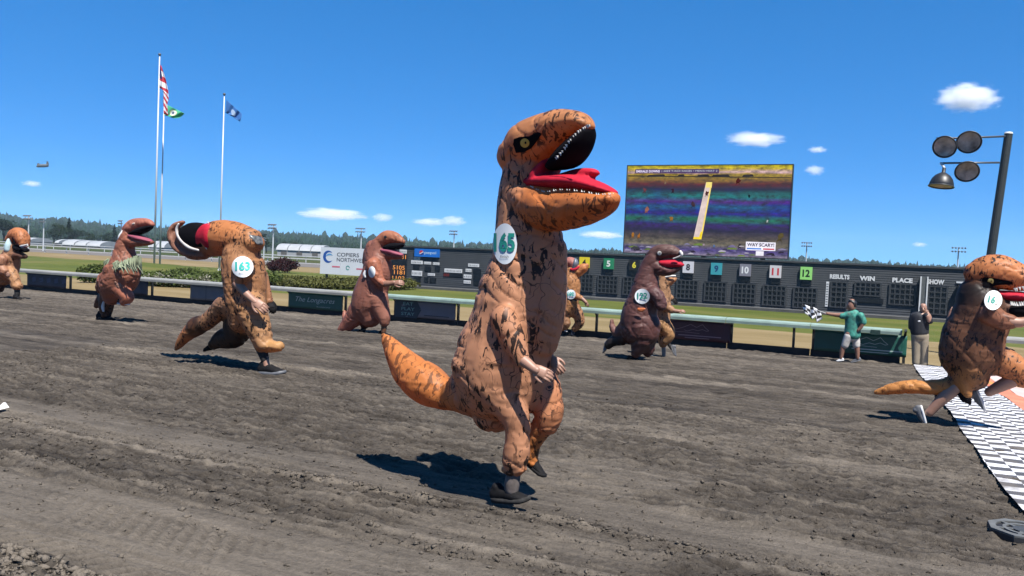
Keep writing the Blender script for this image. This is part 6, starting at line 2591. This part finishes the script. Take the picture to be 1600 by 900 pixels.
# ------------------------------------------------------------------ runner half hidden behind runner 165
root, fr = runner((893, 527), 'runner in orange dinosaur suit with black vest, half hidden behind runner 165')
ch = [
    ([(894, 424, 10, 10), (892, 436, 15, 14), (891, 450, 16, 15), (889, 466, 16, 16), (888, 480, 15, 15), (888, 488, 10, 11)], (0.48, 0.22, 0.09), 0.35),
    ([(895, 428, 9, 10), (905, 423, 8, 9), (913, 418, 7, 8), (917, 415, 4, 5)], (0.55, 0.22, 0.08), 0.2),
    ([(899, 418, 6, 8), (893, 409, 7, 9), (886, 410, 6, 8), (883, 417, 4, 6)], (0.40, 0.16, 0.13), 0.2),
    ([(884, 482, 12, 12), (880, 494, 9, 9), (884, 505, 7.5, 8), (880, 512, 6, 6)], (0.33, 0.17, 0.09), 0.8, -0.1),
    ([(896, 482, 12, 12), (904, 494, 9, 9), (905, 506, 7, 7), (897, 514, 5, 5)], (0.36, 0.18, 0.09), 0.9, 0.1),
    ([(880, 478, 10, 10), (868, 488, 7, 7), (860, 494, 3, 3)], ORG, 0.4),
    ([(900, 462, 5, 5), (908, 466, 4.5, 4.5)], (0.48, 0.22, 0.09), 0.3, -0.25),
]
suit, bvh = costume(root, fr, ch, 0.03, COST_S, 0.012, 0.9, 53, 2)
soft(root, fr, 'mouth_roof', [([(897, 420, 3, 6), (900, 411, 4, 7), (899, 405, 2, 4)], -0.1)], pm('mouth_grey', (0.2, 0.22, 0.26), 0.4), 0.025)
soft(root, fr, 'tongue', [([(893, 421, 2.5, 6), (900, 421, 3, 6.5), (905, 417, 2, 4)], -0.12)], REDC, 0.022)
soft(root, fr, 'vest', [([(890, 454, 15.5, 16.5), (889, 466, 16.5, 17.5)], 0.0)], pm('black_vest', (0.014, 0.018, 0.024), 0.7), 0.03)
bib(root, fr, bvh, 892, 460, 7.5, 7.5, '102', BIBC, 1.35, 0.8, small=False)
limb(root, fr, 'forearm', [(907, 465, 3.2), (912, 469, 3), (916, 473, 2.6)], -0.26, SKIN2)
hand(root, fr, (915, 472), (920, 479), -0.26, -0.26, (0.3, -0.8, 0.2), SKIN2, True)
limb(root, fr, 'sock', [(898, 510, 3.4), (895, 518, 3), (894, 523, 2.8)], 0.1, pm('sock_navy', (0.02, 0.03, 0.06), 0.8))
shoe(root, fr, (888, 526.5), (901, 527), 0.1, SHOEB, SHOEB)
shoe(root, fr, (874, 511), (886, 520), -0.1, SHOEG, SHOEW, sc_=1.0, zdir=(0.4, 0, 0.8))

# ------------------------------------------------------------------ runner 122, dark brown
root, fr = runner((990, 562), 'runner in dark chocolate brown dinosaur suit with bib 122')
CH = (0.15, 0.060, 0.050)
ch = [
    ([(1022, 400, 12, 12), (1014, 420, 15, 14), (1010, 438, 19, 18), (1008, 452, 22, 21), (1005, 470, 25, 24), (999, 490, 28, 27), (1000, 510, 32, 29), (1002, 526, 28, 26), (1002, 538, 17, 17)], CH, 0.15),
    ([(1022, 397, 11, 11), (1032, 394, 12, 12), (1043, 393, 11, 11.5), (1053, 394, 9.5, 10), (1061, 396.5, 6, 7)], (0.15, 0.072, 0.06), 0.1),
    ([(1020, 414, 12, 12), (1034, 421, 10, 12), (1046, 424, 7, 10), (1057, 421, 4.5, 7), (1064, 418, 2.4, 4)], CH, 0.1),
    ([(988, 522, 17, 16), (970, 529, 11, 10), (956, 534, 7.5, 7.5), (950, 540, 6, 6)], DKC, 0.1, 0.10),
    ([(978, 512, 14, 14), (964, 520, 7, 7), (957, 512, 5, 6), (956, 500, 2.5, 3)], (0.16, 0.075, 0.06), 0.1, 0.05),
    ([(1002, 532, 17, 15), (997, 544, 11, 11), (993, 553, 7.5, 8)], CH, 0.15, -0.12),
    ([(1012, 530, 15, 14), (1014, 543, 10, 10), (1012, 552, 7, 7)], CH, 0.15, 0.12),
    ([(1020, 458, 12, 11), (1029, 466, 11, 10), (1033, 478, 9, 9)], (0.145, 0.064, 0.06), 0.1, -0.25),
]
suit, bvh = costume(root, fr, ch, 0.026, costume_material('costume_brown', trans=0.12, rough=0.55), 0.010, 0.9, 63, 2)
soft(root, fr, 'tongue', [([(1033, 411, 5, 10), (1044, 412, 6.5, 10.5), (1055, 412, 6, 9.5), (1064, 413.5, 4, 7), (1068, 414, 2, 4)], -0.02)], REDC, 0.022)
eye(root, fr, bvh, 1030.5, 395.5, None, 3.4, pm('eye_cream', (0.75, 0.70, 0.60), 0.4))
limb(root, fr, 'tooth', [(1063, 393, 2.2), (1065, 397, 2.6), (1063.5, 400, 1.8)], -0.12, TOOTH)
limb(root, fr, 'lip', [(1052, 404, 1.0), (1058, 402, 1.1), (1062, 400, 1.0)], -0.19, pm('lip_white', (0.6, 0.55, 0.52), 0.5))
bib(root, fr, bvh, 1003.5, 463, 11.8, 11.8, '122', BIBG, 1.35, 0.8)
soft(root, fr, 'orange_patch', [([(996, 483, 2.4, 1), (1002, 484, 4, 1), (1008, 482.5, 2, 1)], -0.475)], pm('patch_orange', (0.62, 0.16, 0.04), 0.6), 0.016)
shoe(root, fr, (980, 563), (999, 564), -0.12, SHOEB, SHOEB)
shoe(root, fr, (1004, 549), (1019, 558), 0.12, SHOEB, SHOEG, zdir=(0.5, 0, 0.8))
shoe(root, fr, (953, 537), (944, 552), 0.10, SHOEG, SHOEG, sc_=1.0, zdir=(-0.9, 0, -0.3))

# ------------------------------------------------------------------ runner hidden behind runner 122
root, fr = runner((1040, 562), 'runner in pale tan dinosaur suit mostly hidden behind runner 122')
fr.f = fr.f + Vector((0.1, 0.75, 0))
fr.f.z = zg(fr.f.y)
root.location = fr.f
PT = (0.42, 0.23, 0.12)
ch = [
    ([(1038, 420, 9, 9), (1036, 440, 12, 12), (1034, 460, 14, 14), (1032, 480, 16, 16), (1030, 500, 17, 17), (1032, 514, 12, 13)], PT, 0.5),
    ([(1028, 420, 9, 9), (1040, 422, 8, 8)], PT, 0.3),
    ([(1034, 440, 9, 10), (1044, 441, 7, 9), (1052, 438, 4.5, 7), (1056, 435, 2, 4)], (0.46, 0.23, 0.11), 0.3),
    ([(1034, 505, 14, 13), (1043, 516, 11, 11), (1046, 524, 8.5, 9), (1040, 533, 7, 7)], (0.50, 0.27, 0.12), 0.6, -0.1),
    ([(1030, 510, 12, 12), (1034, 525, 8, 9), (1036, 538, 6.5, 7)], PT, 0.9, 0.12),
    ([(1036, 470, 8, 8), (1043, 480, 6.5, 6.5), (1050, 485, 5, 5)], PT, 0.4, -0.28),
    ([(1042, 462, 6, 6), (1049, 466, 5, 5)], PT, 0.4, 0.28),
    ([(1020, 505, 10, 10), (1008, 515, 7, 7), (1000, 520, 4, 4)], ORG, 0.3),
]
suit, bvh = costume(root, fr, ch, 0.03, COST_S, 0.012, 0.9, 73, 2)
limb(root, fr, 'lip', [(1040, 433, 1.4), (1048, 431.5, 1.8), (1055, 431, 1.3)], -0.14, TOOTH)
soft(root, fr, 'mouth_roof', [([(1038, 430, 2.5, 6), (1047, 428, 2.5, 6)], 0.02)], BLACKC, 0.022)
limb(root, fr, 'forearm', [(1047, 484, 3.8), (1055, 486, 3.4), (1061, 486.5, 2.8)], -0.30, SKIN2)
hand(root, fr, (1060, 486), (1071, 485.5), -0.30, -0.30, (0, -0.7, 0.6), SKIN2, True)
hand(root, fr, (1049, 466), (1057, 473), 0.26, 0.22, (0.3, -0.8, 0.3), SHOEB, False, 1.1)
limb(root, fr, 'calf', [(1041, 530, 3.4), (1046, 539, 3.0), (1050, 545, 2.6)], -0.1, SOCKB)
shoe(root, fr, (1048, 542), (1054, 556), -0.1, SHOEG, SHOEG, sc_=1.0, zdir=(0.9, 0, 0.2))
limb(root, fr, 'shin', [(1036, 535, 3.6), (1037, 547, 3.2), (1037, 558, 2.8)], 0.12, pm('pale_legging', (0.35, 0.33, 0.31), 0.7))
shoe(root, fr, (1031, 563.5), (1048, 564), 0.12, SHOEG, SHOEB)

# ------------------------------------------------------------------ runner crossing the line at the right
root, fr = runner((1446, 663), 'runner in black and orange striped dinosaur suit crossing the checkered line')
fr.f.z = zg(fr.f.y)
BO = (0.48, 0.19, 0.075)
ch = [
    ([(1532, 438, 18, 20), (1528, 458, 30, 30), (1532, 480, 38, 37)], DKC, 0.1),
    ([(1534, 488, 41, 39), (1528, 512, 42, 41)], (0.17, 0.075, 0.04), 1.0),
    ([(1522, 520, 44, 41), (1518, 545, 45, 43), (1516, 568, 41, 39), (1518, 588, 26, 27)], (0.19, 0.085, 0.045), 1.0),
    ([(1510, 456, 12, 20), (1502, 490, 13, 26), (1490, 520, 14, 28), (1486, 550, 14, 26)], DKC, 0.2),
    ([(1548, 500, 22, 33), (1548, 530, 20, 33), (1540, 565, 19, 29)], (0.30, 0.125, 0.06), 1.0),
    ([(1524, 428, 19, 21), (1540, 424, 25, 27), (1562, 425, 27, 28), (1585, 432, 23, 26), (1608, 439, 17, 22), (1628, 447, 9, 13)], (0.54, 0.205, 0.075), 0.8),
    ([(1548, 468, 14, 22), (1570, 482, 15, 24), (1595, 486, 13, 22), (1620, 482, 8, 14)], (0.30, 0.12, 0.07), 0.5),
    ([(1508, 590, 18, 20), (1480, 603, 13, 15), (1456, 605, 12, 13), (1430, 604, 11, 12), (1404, 606, 9.5, 10), (1382, 610, 6.5, 7), (1367, 613.5, 3, 3)], (0.66, 0.24, 0.07), 0.25),
    ([(1515, 575, 28, 24), (1508, 595, 17, 16), (1509, 608, 10, 10), (1511, 617, 7, 8)], (0.58, 0.24, 0.075), 0.6, -0.12),
    ([(1535, 560, 28, 26), (1565, 565, 24, 23), (1588, 578, 21, 21), (1600, 592, 16, 17)], (0.52, 0.21, 0.08), 0.95, 0.10),
    ([(1545, 488, 17, 15), (1562, 500, 14, 13), (1580, 503, 11, 11)], (0.30, 0.125, 0.07), 0.3, -0.36),
]
suit, bvh = costume(root, fr, ch, 0.020, COST, 0.008, 1.0, 83, 2)
soft(root, fr, 'tongue', [([(1556, 459, 6, 18), (1575, 462, 8, 20), (1598, 464, 8, 19), (1618, 466, 5, 12)], -0.03)], REDC, 0.018)
soft(root, fr, 'mouth_roof', [([(1578, 484, 11, 20), (1595, 485, 11.5, 21), (1612, 482, 9, 16)], -0.06)], BLACKC, 0.018)
teeth(root, fr, bvh, [(1580, 475), (1592, 476), (1604, 474)], 8, 5.5, -0.24, False)
teeth(root, fr, bvh, [(1586, 452), (1598, 449), (1612, 450)], 7, 5.0, -0.24, True)
eye(root, fr, bvh, 1548, 439.5, ([(1534, 438), (1538, 433), (1550, 434), (1566, 437), (1582, 440), (1583, 445), (1568, 445), (1556, 446), (1546, 449), (1538, 446), (1548, 440)], [(10, i, (i + 1) % 10) for i in range(10)]), 4.8, pm('eye_yellow', (0.75, 0.55, 0.16), 0.4))
bib(root, fr, bvh, 1552, 469, 14, 15.5, '16', BIBG, 0.8, 0.75, 0.25, small=True, dx=-2)
limb(root, fr, 'forearm', [(1576, 502, 9), (1592, 504, 8), (1606, 502, 7)], -0.38, SKIN)
hand(root, fr, (1604, 502), (1624, 498), -0.38, -0.36, (0, -0.7, 0.7), SKIN, True)
limb(root, fr, 'leg', [(1512, 592, 12), (1494, 606, 10.5), (1476, 620, 9.5), (1462, 634, 7.5), (1452, 645, 6.5)], -0.08, SKIN)
shoe(root, fr, (1441, 634), (1450, 665), -0.08, SHOEG, SHOEW, sc_=1.03, zdir=(-0.9, 0, 0.35))
soft(root, fr, 'claw_cuff', [([(1502, 616, 6, 6), (1509, 622, 8, 7), (1514, 628, 4.5, 5), (1516, 632, 2, 2)], -0.12)], BLACKC, 0.016)
limb(root, fr, 'shin', [(1590, 590, 12), (1574, 598, 10.5), (1556, 607, 8.5), (1545, 613, 7)], 0.10, SKIN)
shoe(root, fr, (1527, 606), (1544, 643), 0.10, SHOEG, SHOEW, sc_=1.03, zdir=(-0.9, 0, -0.45))
hand(root, fr, (1570, 548), (1587, 555), 0.30, 0.28, (0, -0.8, 0.4), SHOEB, False, 1.2)

# ------------------------------------------------------------------ runner ahead, only the tail in view
root, fr = runner((1680, 640), 'runner leaving the frame at the right edge, only the tan tail visible')
fr.f = Vector((fr.f.x + 0.6, fr.f.y + 3.2, 0))
fr.f.z = zg(fr.f.y)
root.location = fr.f
ch = [
    ([(1690, 440, 22, 22), (1688, 480, 32, 30), (1680, 520, 36, 35), (1678, 552, 34, 34), (1680, 572, 22, 24)], TAN, 0.5),
    ([(1688, 430, 18, 20), (1712, 424, 18, 20), (1735, 430, 10, 13)], TAN, 0.5),
    ([(1690, 462, 14, 18), (1716, 466, 10, 16), (1738, 462, 5, 8)], ORG, 0.4),
    ([(1665, 572, 20, 20), (1638, 590, 15, 15), (1608, 607, 13, 13), (1580, 612, 10, 11), (1555, 607, 9, 9), (1537, 600, 7, 7), (1526, 594, 3, 3)], (0.58, 0.28, 0.09), 0.15),
    ([(1676, 565, 22, 20), (1672, 590, 15, 15), (1668, 608, 11, 11)], TAN, 0.6, -0.12),
    ([(1690, 560, 22, 20), (1712, 580, 15, 15), (1708, 600, 11, 11)], TAN, 0.6, 0.12),
]
suit, bvh = costume(root, fr, ch, 0.028, COST_S, 0.012, 1.0, 93, 2)
limb(root, fr, 'sock', [(1668, 604, 7), (1666, 614, 6), (1665, 622, 5.5)], -0.12, SOCKB)
a_ = Vector((fr.p(1665, 620, -0.12).x, fr.f.y - 0.12, 0))
shoe(root, fr, (1655, 626), (1682, 628), -0.12, SHOEB, SHOEW)
shoe(root, fr, (1700, 602), (1708, 622), 0.12, SHOEB, SHOEW, zdir=(-0.9, 0, -0.2))

# ================================================================== PEOPLE AT THE RAIL
def person(foot_px, label, heading=0.0):
    fr = Frame(foot_px, heading)
    r = empty('person', fr.f)
    tag(r, label, 'person')
    return r, fr


def face(root, fr, hx, hy, s, hair_mt, facing=1, bald=False, skin=None):
    """hair cap, brows, eyes and mouth for a head of half width s px; facing -1 looks left, 1 right, 0 to the camera"""
    k = fr.scale(hx, hy)
    if hair_mt is not None:
        if bald:
            soft(root, fr, 'hair', [([(hx - s * 0.85, hy + s * 0.1, s * 0.25, s * 0.5), (hx - s * 0.8, hy + s * 0.5, s * 0.2, s * 0.4)], 0.03), ([(hx + s * 0.85, hy + s * 0.1, s * 0.25, s * 0.5), (hx + s * 0.8, hy + s * 0.5, s * 0.2, s * 0.4)], 0.03)], hair_mt, 0.012)
        else:
            soft(root, fr, 'hair', [([(hx - facing * s * 0.5, hy + s * 0.2, s * 0.5, s * 0.88), (hx - facing * s * 0.42, hy - s * 0.45, s * 0.68, s * 0.95), (hx + facing * s * 0.2, hy - s * 0.9, s * 0.5, s * 0.9), (hx + facing * s * 0.66, hy - s * 0.85, s * 0.28, s * 0.7)],)], hair_mt, 0.012)


def eyes(root, fr, pts, lat):
    for px, py in pts:
        c = fr.p(px, py, lat)
        mb = MB()
        loft(mb, [(c.x, c.y - 0.006, c.z, 0.012, 0.012), (c.x, c.y + 0.004, c.z, 0.012, 0.012)], None, Vector((1, 0, 0)), 8)
        build(mb, 'eye', SHOEB, root, smooth=True)


# man swinging the checkered flag
root, fr = person((1325, 566), 'dark haired man in green patterned shirt and white shorts swinging a checkered flag')
fr.dy = 3.0
HAIR = pm('black_hair', (0.012, 0.010, 0.010), 0.5, 0.3, 30)
ch = [([(1331, 468.5, 5.5, 6), (1330.5, 474, 7, 7), (1330, 479, 6, 6.5), (1329, 483, 4, 4.5)],), ([(1324, 477, 1.6, 1.6), (1322.5, 478.5, 1.2, 1.4)],),
      ([(1331, 482, 3.6, 4), (1332, 488, 4, 5)],), ([(1332, 490, 10, 7), (1332, 505, 9.5, 7), (1331, 518, 9, 6.5)],),
      ([(1323, 488, 4.2), (1312, 489.5, 3.6), (1302, 488.5, 3), (1292, 487, 2.3)], -0.05), ([(1345, 490, 4.2), (1348, 499, 3.6), (1346, 507, 3.0), (1341, 513, 2.4)], -0.12),
      ([(1327, 518, 6), (1319.5, 534, 4.4), (1316, 545, 3.8), (1314, 557, 2.6)], -0.05), ([(1336, 518, 6), (1338, 534, 4.4), (1339.5, 545, 3.8), (1340, 557, 2.6)], 0.05)]
soft(root, fr, 'body', ch, SKIN2, 0.016)
face(root, fr, 1331, 474, 7, HAIR, -1)
eyes(root, fr, [(1325.5, 474.5)], -0.075)
soft(root, fr, 'shirt', [([(1329, 487, 7, 7), (1332, 490, 11.5, 8.5), (1332.5, 503, 11.5, 8.5), (1332, 514, 12, 9), (1332, 521, 12, 9.5)],), ([(1325, 489, 6, 6), (1318, 490.5, 5.2, 5.2), (1315, 490.5, 5, 5)], -0.05), ([(1344, 490, 6, 6), (1348, 497, 5.4, 5.4), (1348.5, 501, 5.2, 5.2)], -0.10)],
     pm('green_floral_shirt', (0.05, 0.30, 0.23), 0.7, 0.85, 9), 0.016)
soft(root, fr, 'shorts', [([(1331, 519, 10.5, 7.5), (1330.5, 524, 10.5, 7.5)],), ([(1326, 522, 6.8, 6.8), (1322.5, 530, 6.0, 6.0), (1320, 537, 5.6, 5.6)], -0.05), ([(1336, 522, 6.8, 6.8), (1337.5, 530, 6.0, 6.0), (1338, 537, 5.6, 5.6)], 0.05)], pm('white_floral_shorts', (0.60, 0.57, 0.52), 0.7, 0.4, 9), 0.016)
hand(root, fr, (1293, 487), (1286.5, 486), -0.05, -0.05, (0, -0.6, 0.8), SKIN2, True)
hand(root, fr, (1341.5, 512), (1337, 517), -0.12, -0.13, (0.4, -0.8, 0.2), SKIN2, True)
shoe(root, fr, (1319, 560.5), (1306.5, 562), -0.06, SHOEW, SHOEW)
shoe(root, fr, (1341, 561.5), (1334, 563.5), 0.06, SHOEG, SHOEG, sc_=1.0, zdir=(0, 0, 1))
flag_fr = fr


def check_cloth():
    mt = bpy.data.materials.new('check_cloth')
    mt.use_nodes = True
    n, l = mt.node_tree.nodes, mt.node_tree.links
    b = n['Principled BSDF']
    b.inputs['Roughness'].default_value = 0.7
    at = n.new('ShaderNodeAttribute')
    at.attribute_name = 'cloth_uv'
    ck = n.new('ShaderNodeTexChecker')
    ck.inputs['Scale'].default_value = 5
    ck.inputs['Color1'].default_value = (0.8, 0.8, 0.8, 1)
    ck.inputs['Color2'].default_value = (0.02, 0.02, 0.02, 1)
    l.new(at.outputs['Vector'], ck.inputs[0])
    l.new(ck.outputs[0], b.inputs['Base Color'])
    return mt


outl = [((1253, 473), (1258, 487)), ((1258, 473), (1264, 491)), ((1265, 476), (1269, 496)), ((1271, 477), (1274, 493)), ((1277, 480), (1276, 501)), ((1282, 484), (1285, 495))]
mb, uv = MB(), []
nu, nv_ = 20, 10
for j in range(nv_ + 1):
    for i in range(nu + 1):
        t = i / nu * (len(outl) - 1)
        k = min(int(t), len(outl) - 2)
        f = t - k
        a = [outl[k][0][q] * (1 - f) + outl[k + 1][0][q] * f for q in (0, 1)]
        b_ = [outl[k][1][q] * (1 - f) + outl[k + 1][1][q] * f for q in (0, 1)]
        v = j / nv_
        mb.v.append(tuple(flag_fr.p(a[0] + (b_[0] - a[0]) * v, a[1] + (b_[1] - a[1]) * v, -0.05 + 0.07 * math.sin(i * 0.8 + j * 0.5))))
        uv.append((i / nu + 0.001, v * 0.8 + 0.001, 0.001))
for j in range(nv_):
    for i in range(nu):
        a = j * (nu + 1) + i
        mb.f.append((a, a + 1, a + nu + 2, a + nu + 1))
fl = empty('checkered_flag', flag_fr.p(1288, 486, -0.05))
tag(fl, 'small black and white checkered flag held out by the man in green', 'flag')
o = build(mb, 'cloth', check_cloth(), fl, smooth=True)
at = o.data.attributes.new('cloth_uv', 'FLOAT_VECTOR', 'POINT')
at.data.foreach_set('vector', [q for u in uv for q in u])
s_ = o.modifiers.new('s', 'SOLIDIFY')
s_.thickness = 0.006
build(MB().cyl(flag_fr.p(1293, 487.5, -0.06), flag_fr.p(1278, 482, -0.06), 0.010, 0.008, 8), 'stick', pm('white_stick', (0.6, 0.6, 0.6), 0.5), fl)

# man in the black polo shirt
root, fr = person((1437, 573), 'bald man in black polo shirt and khaki trousers raising a hand to his mouth')
ch = [([(1442.5, 478, 4.8, 5.5), (1442.5, 482.5, 5.6, 6), (1442.5, 487, 4.6, 5)],), ([(1442.5, 483, 1.3, 1.3), (1442.5, 485, 1.5, 1.5)], -0.11), ([(1442, 486, 3.4, 3.6), (1441, 491, 4, 4)],), ([(1438, 494, 12, 8), (1437, 508, 12, 9), (1437, 520, 11, 9)],),
      ([(1427, 494, 4.2), (1424, 504, 3.6), (1424, 512, 3.0), (1425, 519, 2.4)],), ([(1449, 494, 4.2), (1452.5, 502, 3.6), (1452, 494, 3.0), (1449, 489, 2.4)], -0.16),
      ([(1432, 522, 7.5), (1432, 545, 5), (1431, 568, 3.6)],), ([(1443, 522, 7.5), (1443.5, 545, 5), (1444, 568, 3.6)],)]
soft(root, fr, 'body', ch, SKIN, 0.016)
face(root, fr, 1442.5, 481, 5.6, pm('grey_hair', (0.35, 0.33, 0.31), 0.7), 0, True)
eyes(root, fr, [(1440.6, 481.2), (1444.6, 481.4)], -0.105)
soft(root, fr, 'polo_shirt', [([(1440, 489.5, 5, 5), (1438, 494, 13, 9.5), (1437, 507, 13.5, 10.5), (1437, 520, 13, 10.5)],), ([(1428, 493, 5.6, 5.6), (1425, 501, 5.2, 5.2), (1424, 512, 4.6, 4.6)],), ([(1447.5, 493, 5.6, 5.6), (1452, 500, 5.2, 5.2), (1453, 502.5, 4.8, 4.8)], -0.13)], pm('black_polo', (0.013, 0.015, 0.024), 0.75, 0.3, 9), 0.016)
soft(root, fr, 'trousers', [([(1437, 519, 12, 9.5), (1437.5, 526, 12.5, 10)],), ([(1432, 524, 8, 8), (1431.5, 545, 6.6, 6.6), (1431, 567, 5.6, 5.6)],), ([(1443, 524, 8, 8), (1443.5, 545, 6.6, 6.6), (1444, 567, 5.6, 5.6)],)], pm('khaki', (0.40, 0.33, 0.235), 0.8, 0.15, 7), 0.016)
soft(root, fr, 'name_badge', [([(1434.5, 502, 1.4, 0.6), (1438, 502, 1.4, 0.6)], -0.225)], SHOEW, 0.010)
soft(root, fr, 'belt', [([(1437, 520.5, 1.2, 10.8), (1437, 521.5, 1.2, 10.8)],)], SHOEB, 0.02) if False else None
hand(root, fr, (1449.5, 490), (1447.5, 484), -0.17, -0.19, (0, -0.9, 0.2), SKIN, True)
hand(root, fr, (1425, 518), (1426, 525), 0.0, 0.0, (0.8, -0.5, 0), SKIN, False)
shoe(root, fr, (1432, 572), (1427.5, 574), 0.0, SHOEB, SHOEB, sc_=1.0)
shoe(root, fr, (1444, 572), (1447, 574.5), 0.0, SHOEB, SHOEB, sc_=1.0)

# onlooker behind the crossing runner
root, fr = person((1492, 579), 'onlooker in grey shirt by the rail, mostly hidden by the runner crossing the line')
ch = [([(1497, 476, 5, 5.5), (1497, 482, 5.6, 6), (1497, 487, 4.6, 5)],), ([(1497, 486, 3.4), (1497, 492, 4)],), ([(1495, 495, 11, 8), (1494, 510, 11, 8), (1494, 524, 10.5, 8)],),
      ([(1485, 496, 4), (1482, 504, 3.4), (1484, 492, 2.9), (1487, 484, 2.4)], -0.1), ([(1504, 496, 4), (1507, 506, 3.4), (1506, 518, 2.6)],),
      ([(1490, 524, 7.5), (1489, 548, 5), (1488, 572, 3.4)],), ([(1499, 524, 7.5), (1500, 548, 5), (1500, 572, 3.4)],)]
soft(root, fr, 'body', ch, SKIN2, 0.018)
soft(root, fr, 'shirt', [([(1496, 492, 6, 6), (1495, 496, 12, 9), (1494, 510, 12.5, 9.5), (1494, 525, 12, 9.5)],), ([(1486, 495, 5.4, 5.4), (1482, 504, 4.8, 4.8)], -0.08), ([(1503, 495, 5.4, 5.4), (1507, 506, 4.8, 4.8)],)], pm('grey_shirt', (0.13, 0.125, 0.14), 0.8), 0.018)
soft(root, fr, 'trousers', [([(1494.5, 523, 11.5, 9), (1494.5, 530, 11.5, 9)],), ([(1490, 527, 8, 8), (1489, 548, 6.4, 6.4), (1488, 572, 5.2, 5.2)],), ([(1499, 527, 8, 8), (1500, 548, 6.4, 6.4), (1500, 572, 5.2, 5.2)],)], pm('dark_trousers', (0.03, 0.03, 0.035), 0.8), 0.018)
face(root, fr, 1497, 481, 5.8, HAIR, 1)
hand(root, fr, (1487, 485), (1489, 479), -0.1, -0.1, (0, -0.9, 0.2), SKIN2, True)
shoe(root, fr, (1488, 577), (1483, 579), 0.0, SHOEB, SHOEB, sc_=1.0)
shoe(root, fr, (1500, 578), (1504, 580), 0.0, SHOEB, SHOEB, sc_=1.0)

for o in bpy.data.objects:
    if o.parent is not None and o.name.split('.')[0] in ('marks', 'teeth', 'stems', 'blossom'):
        o['kind'] = 'stuff'
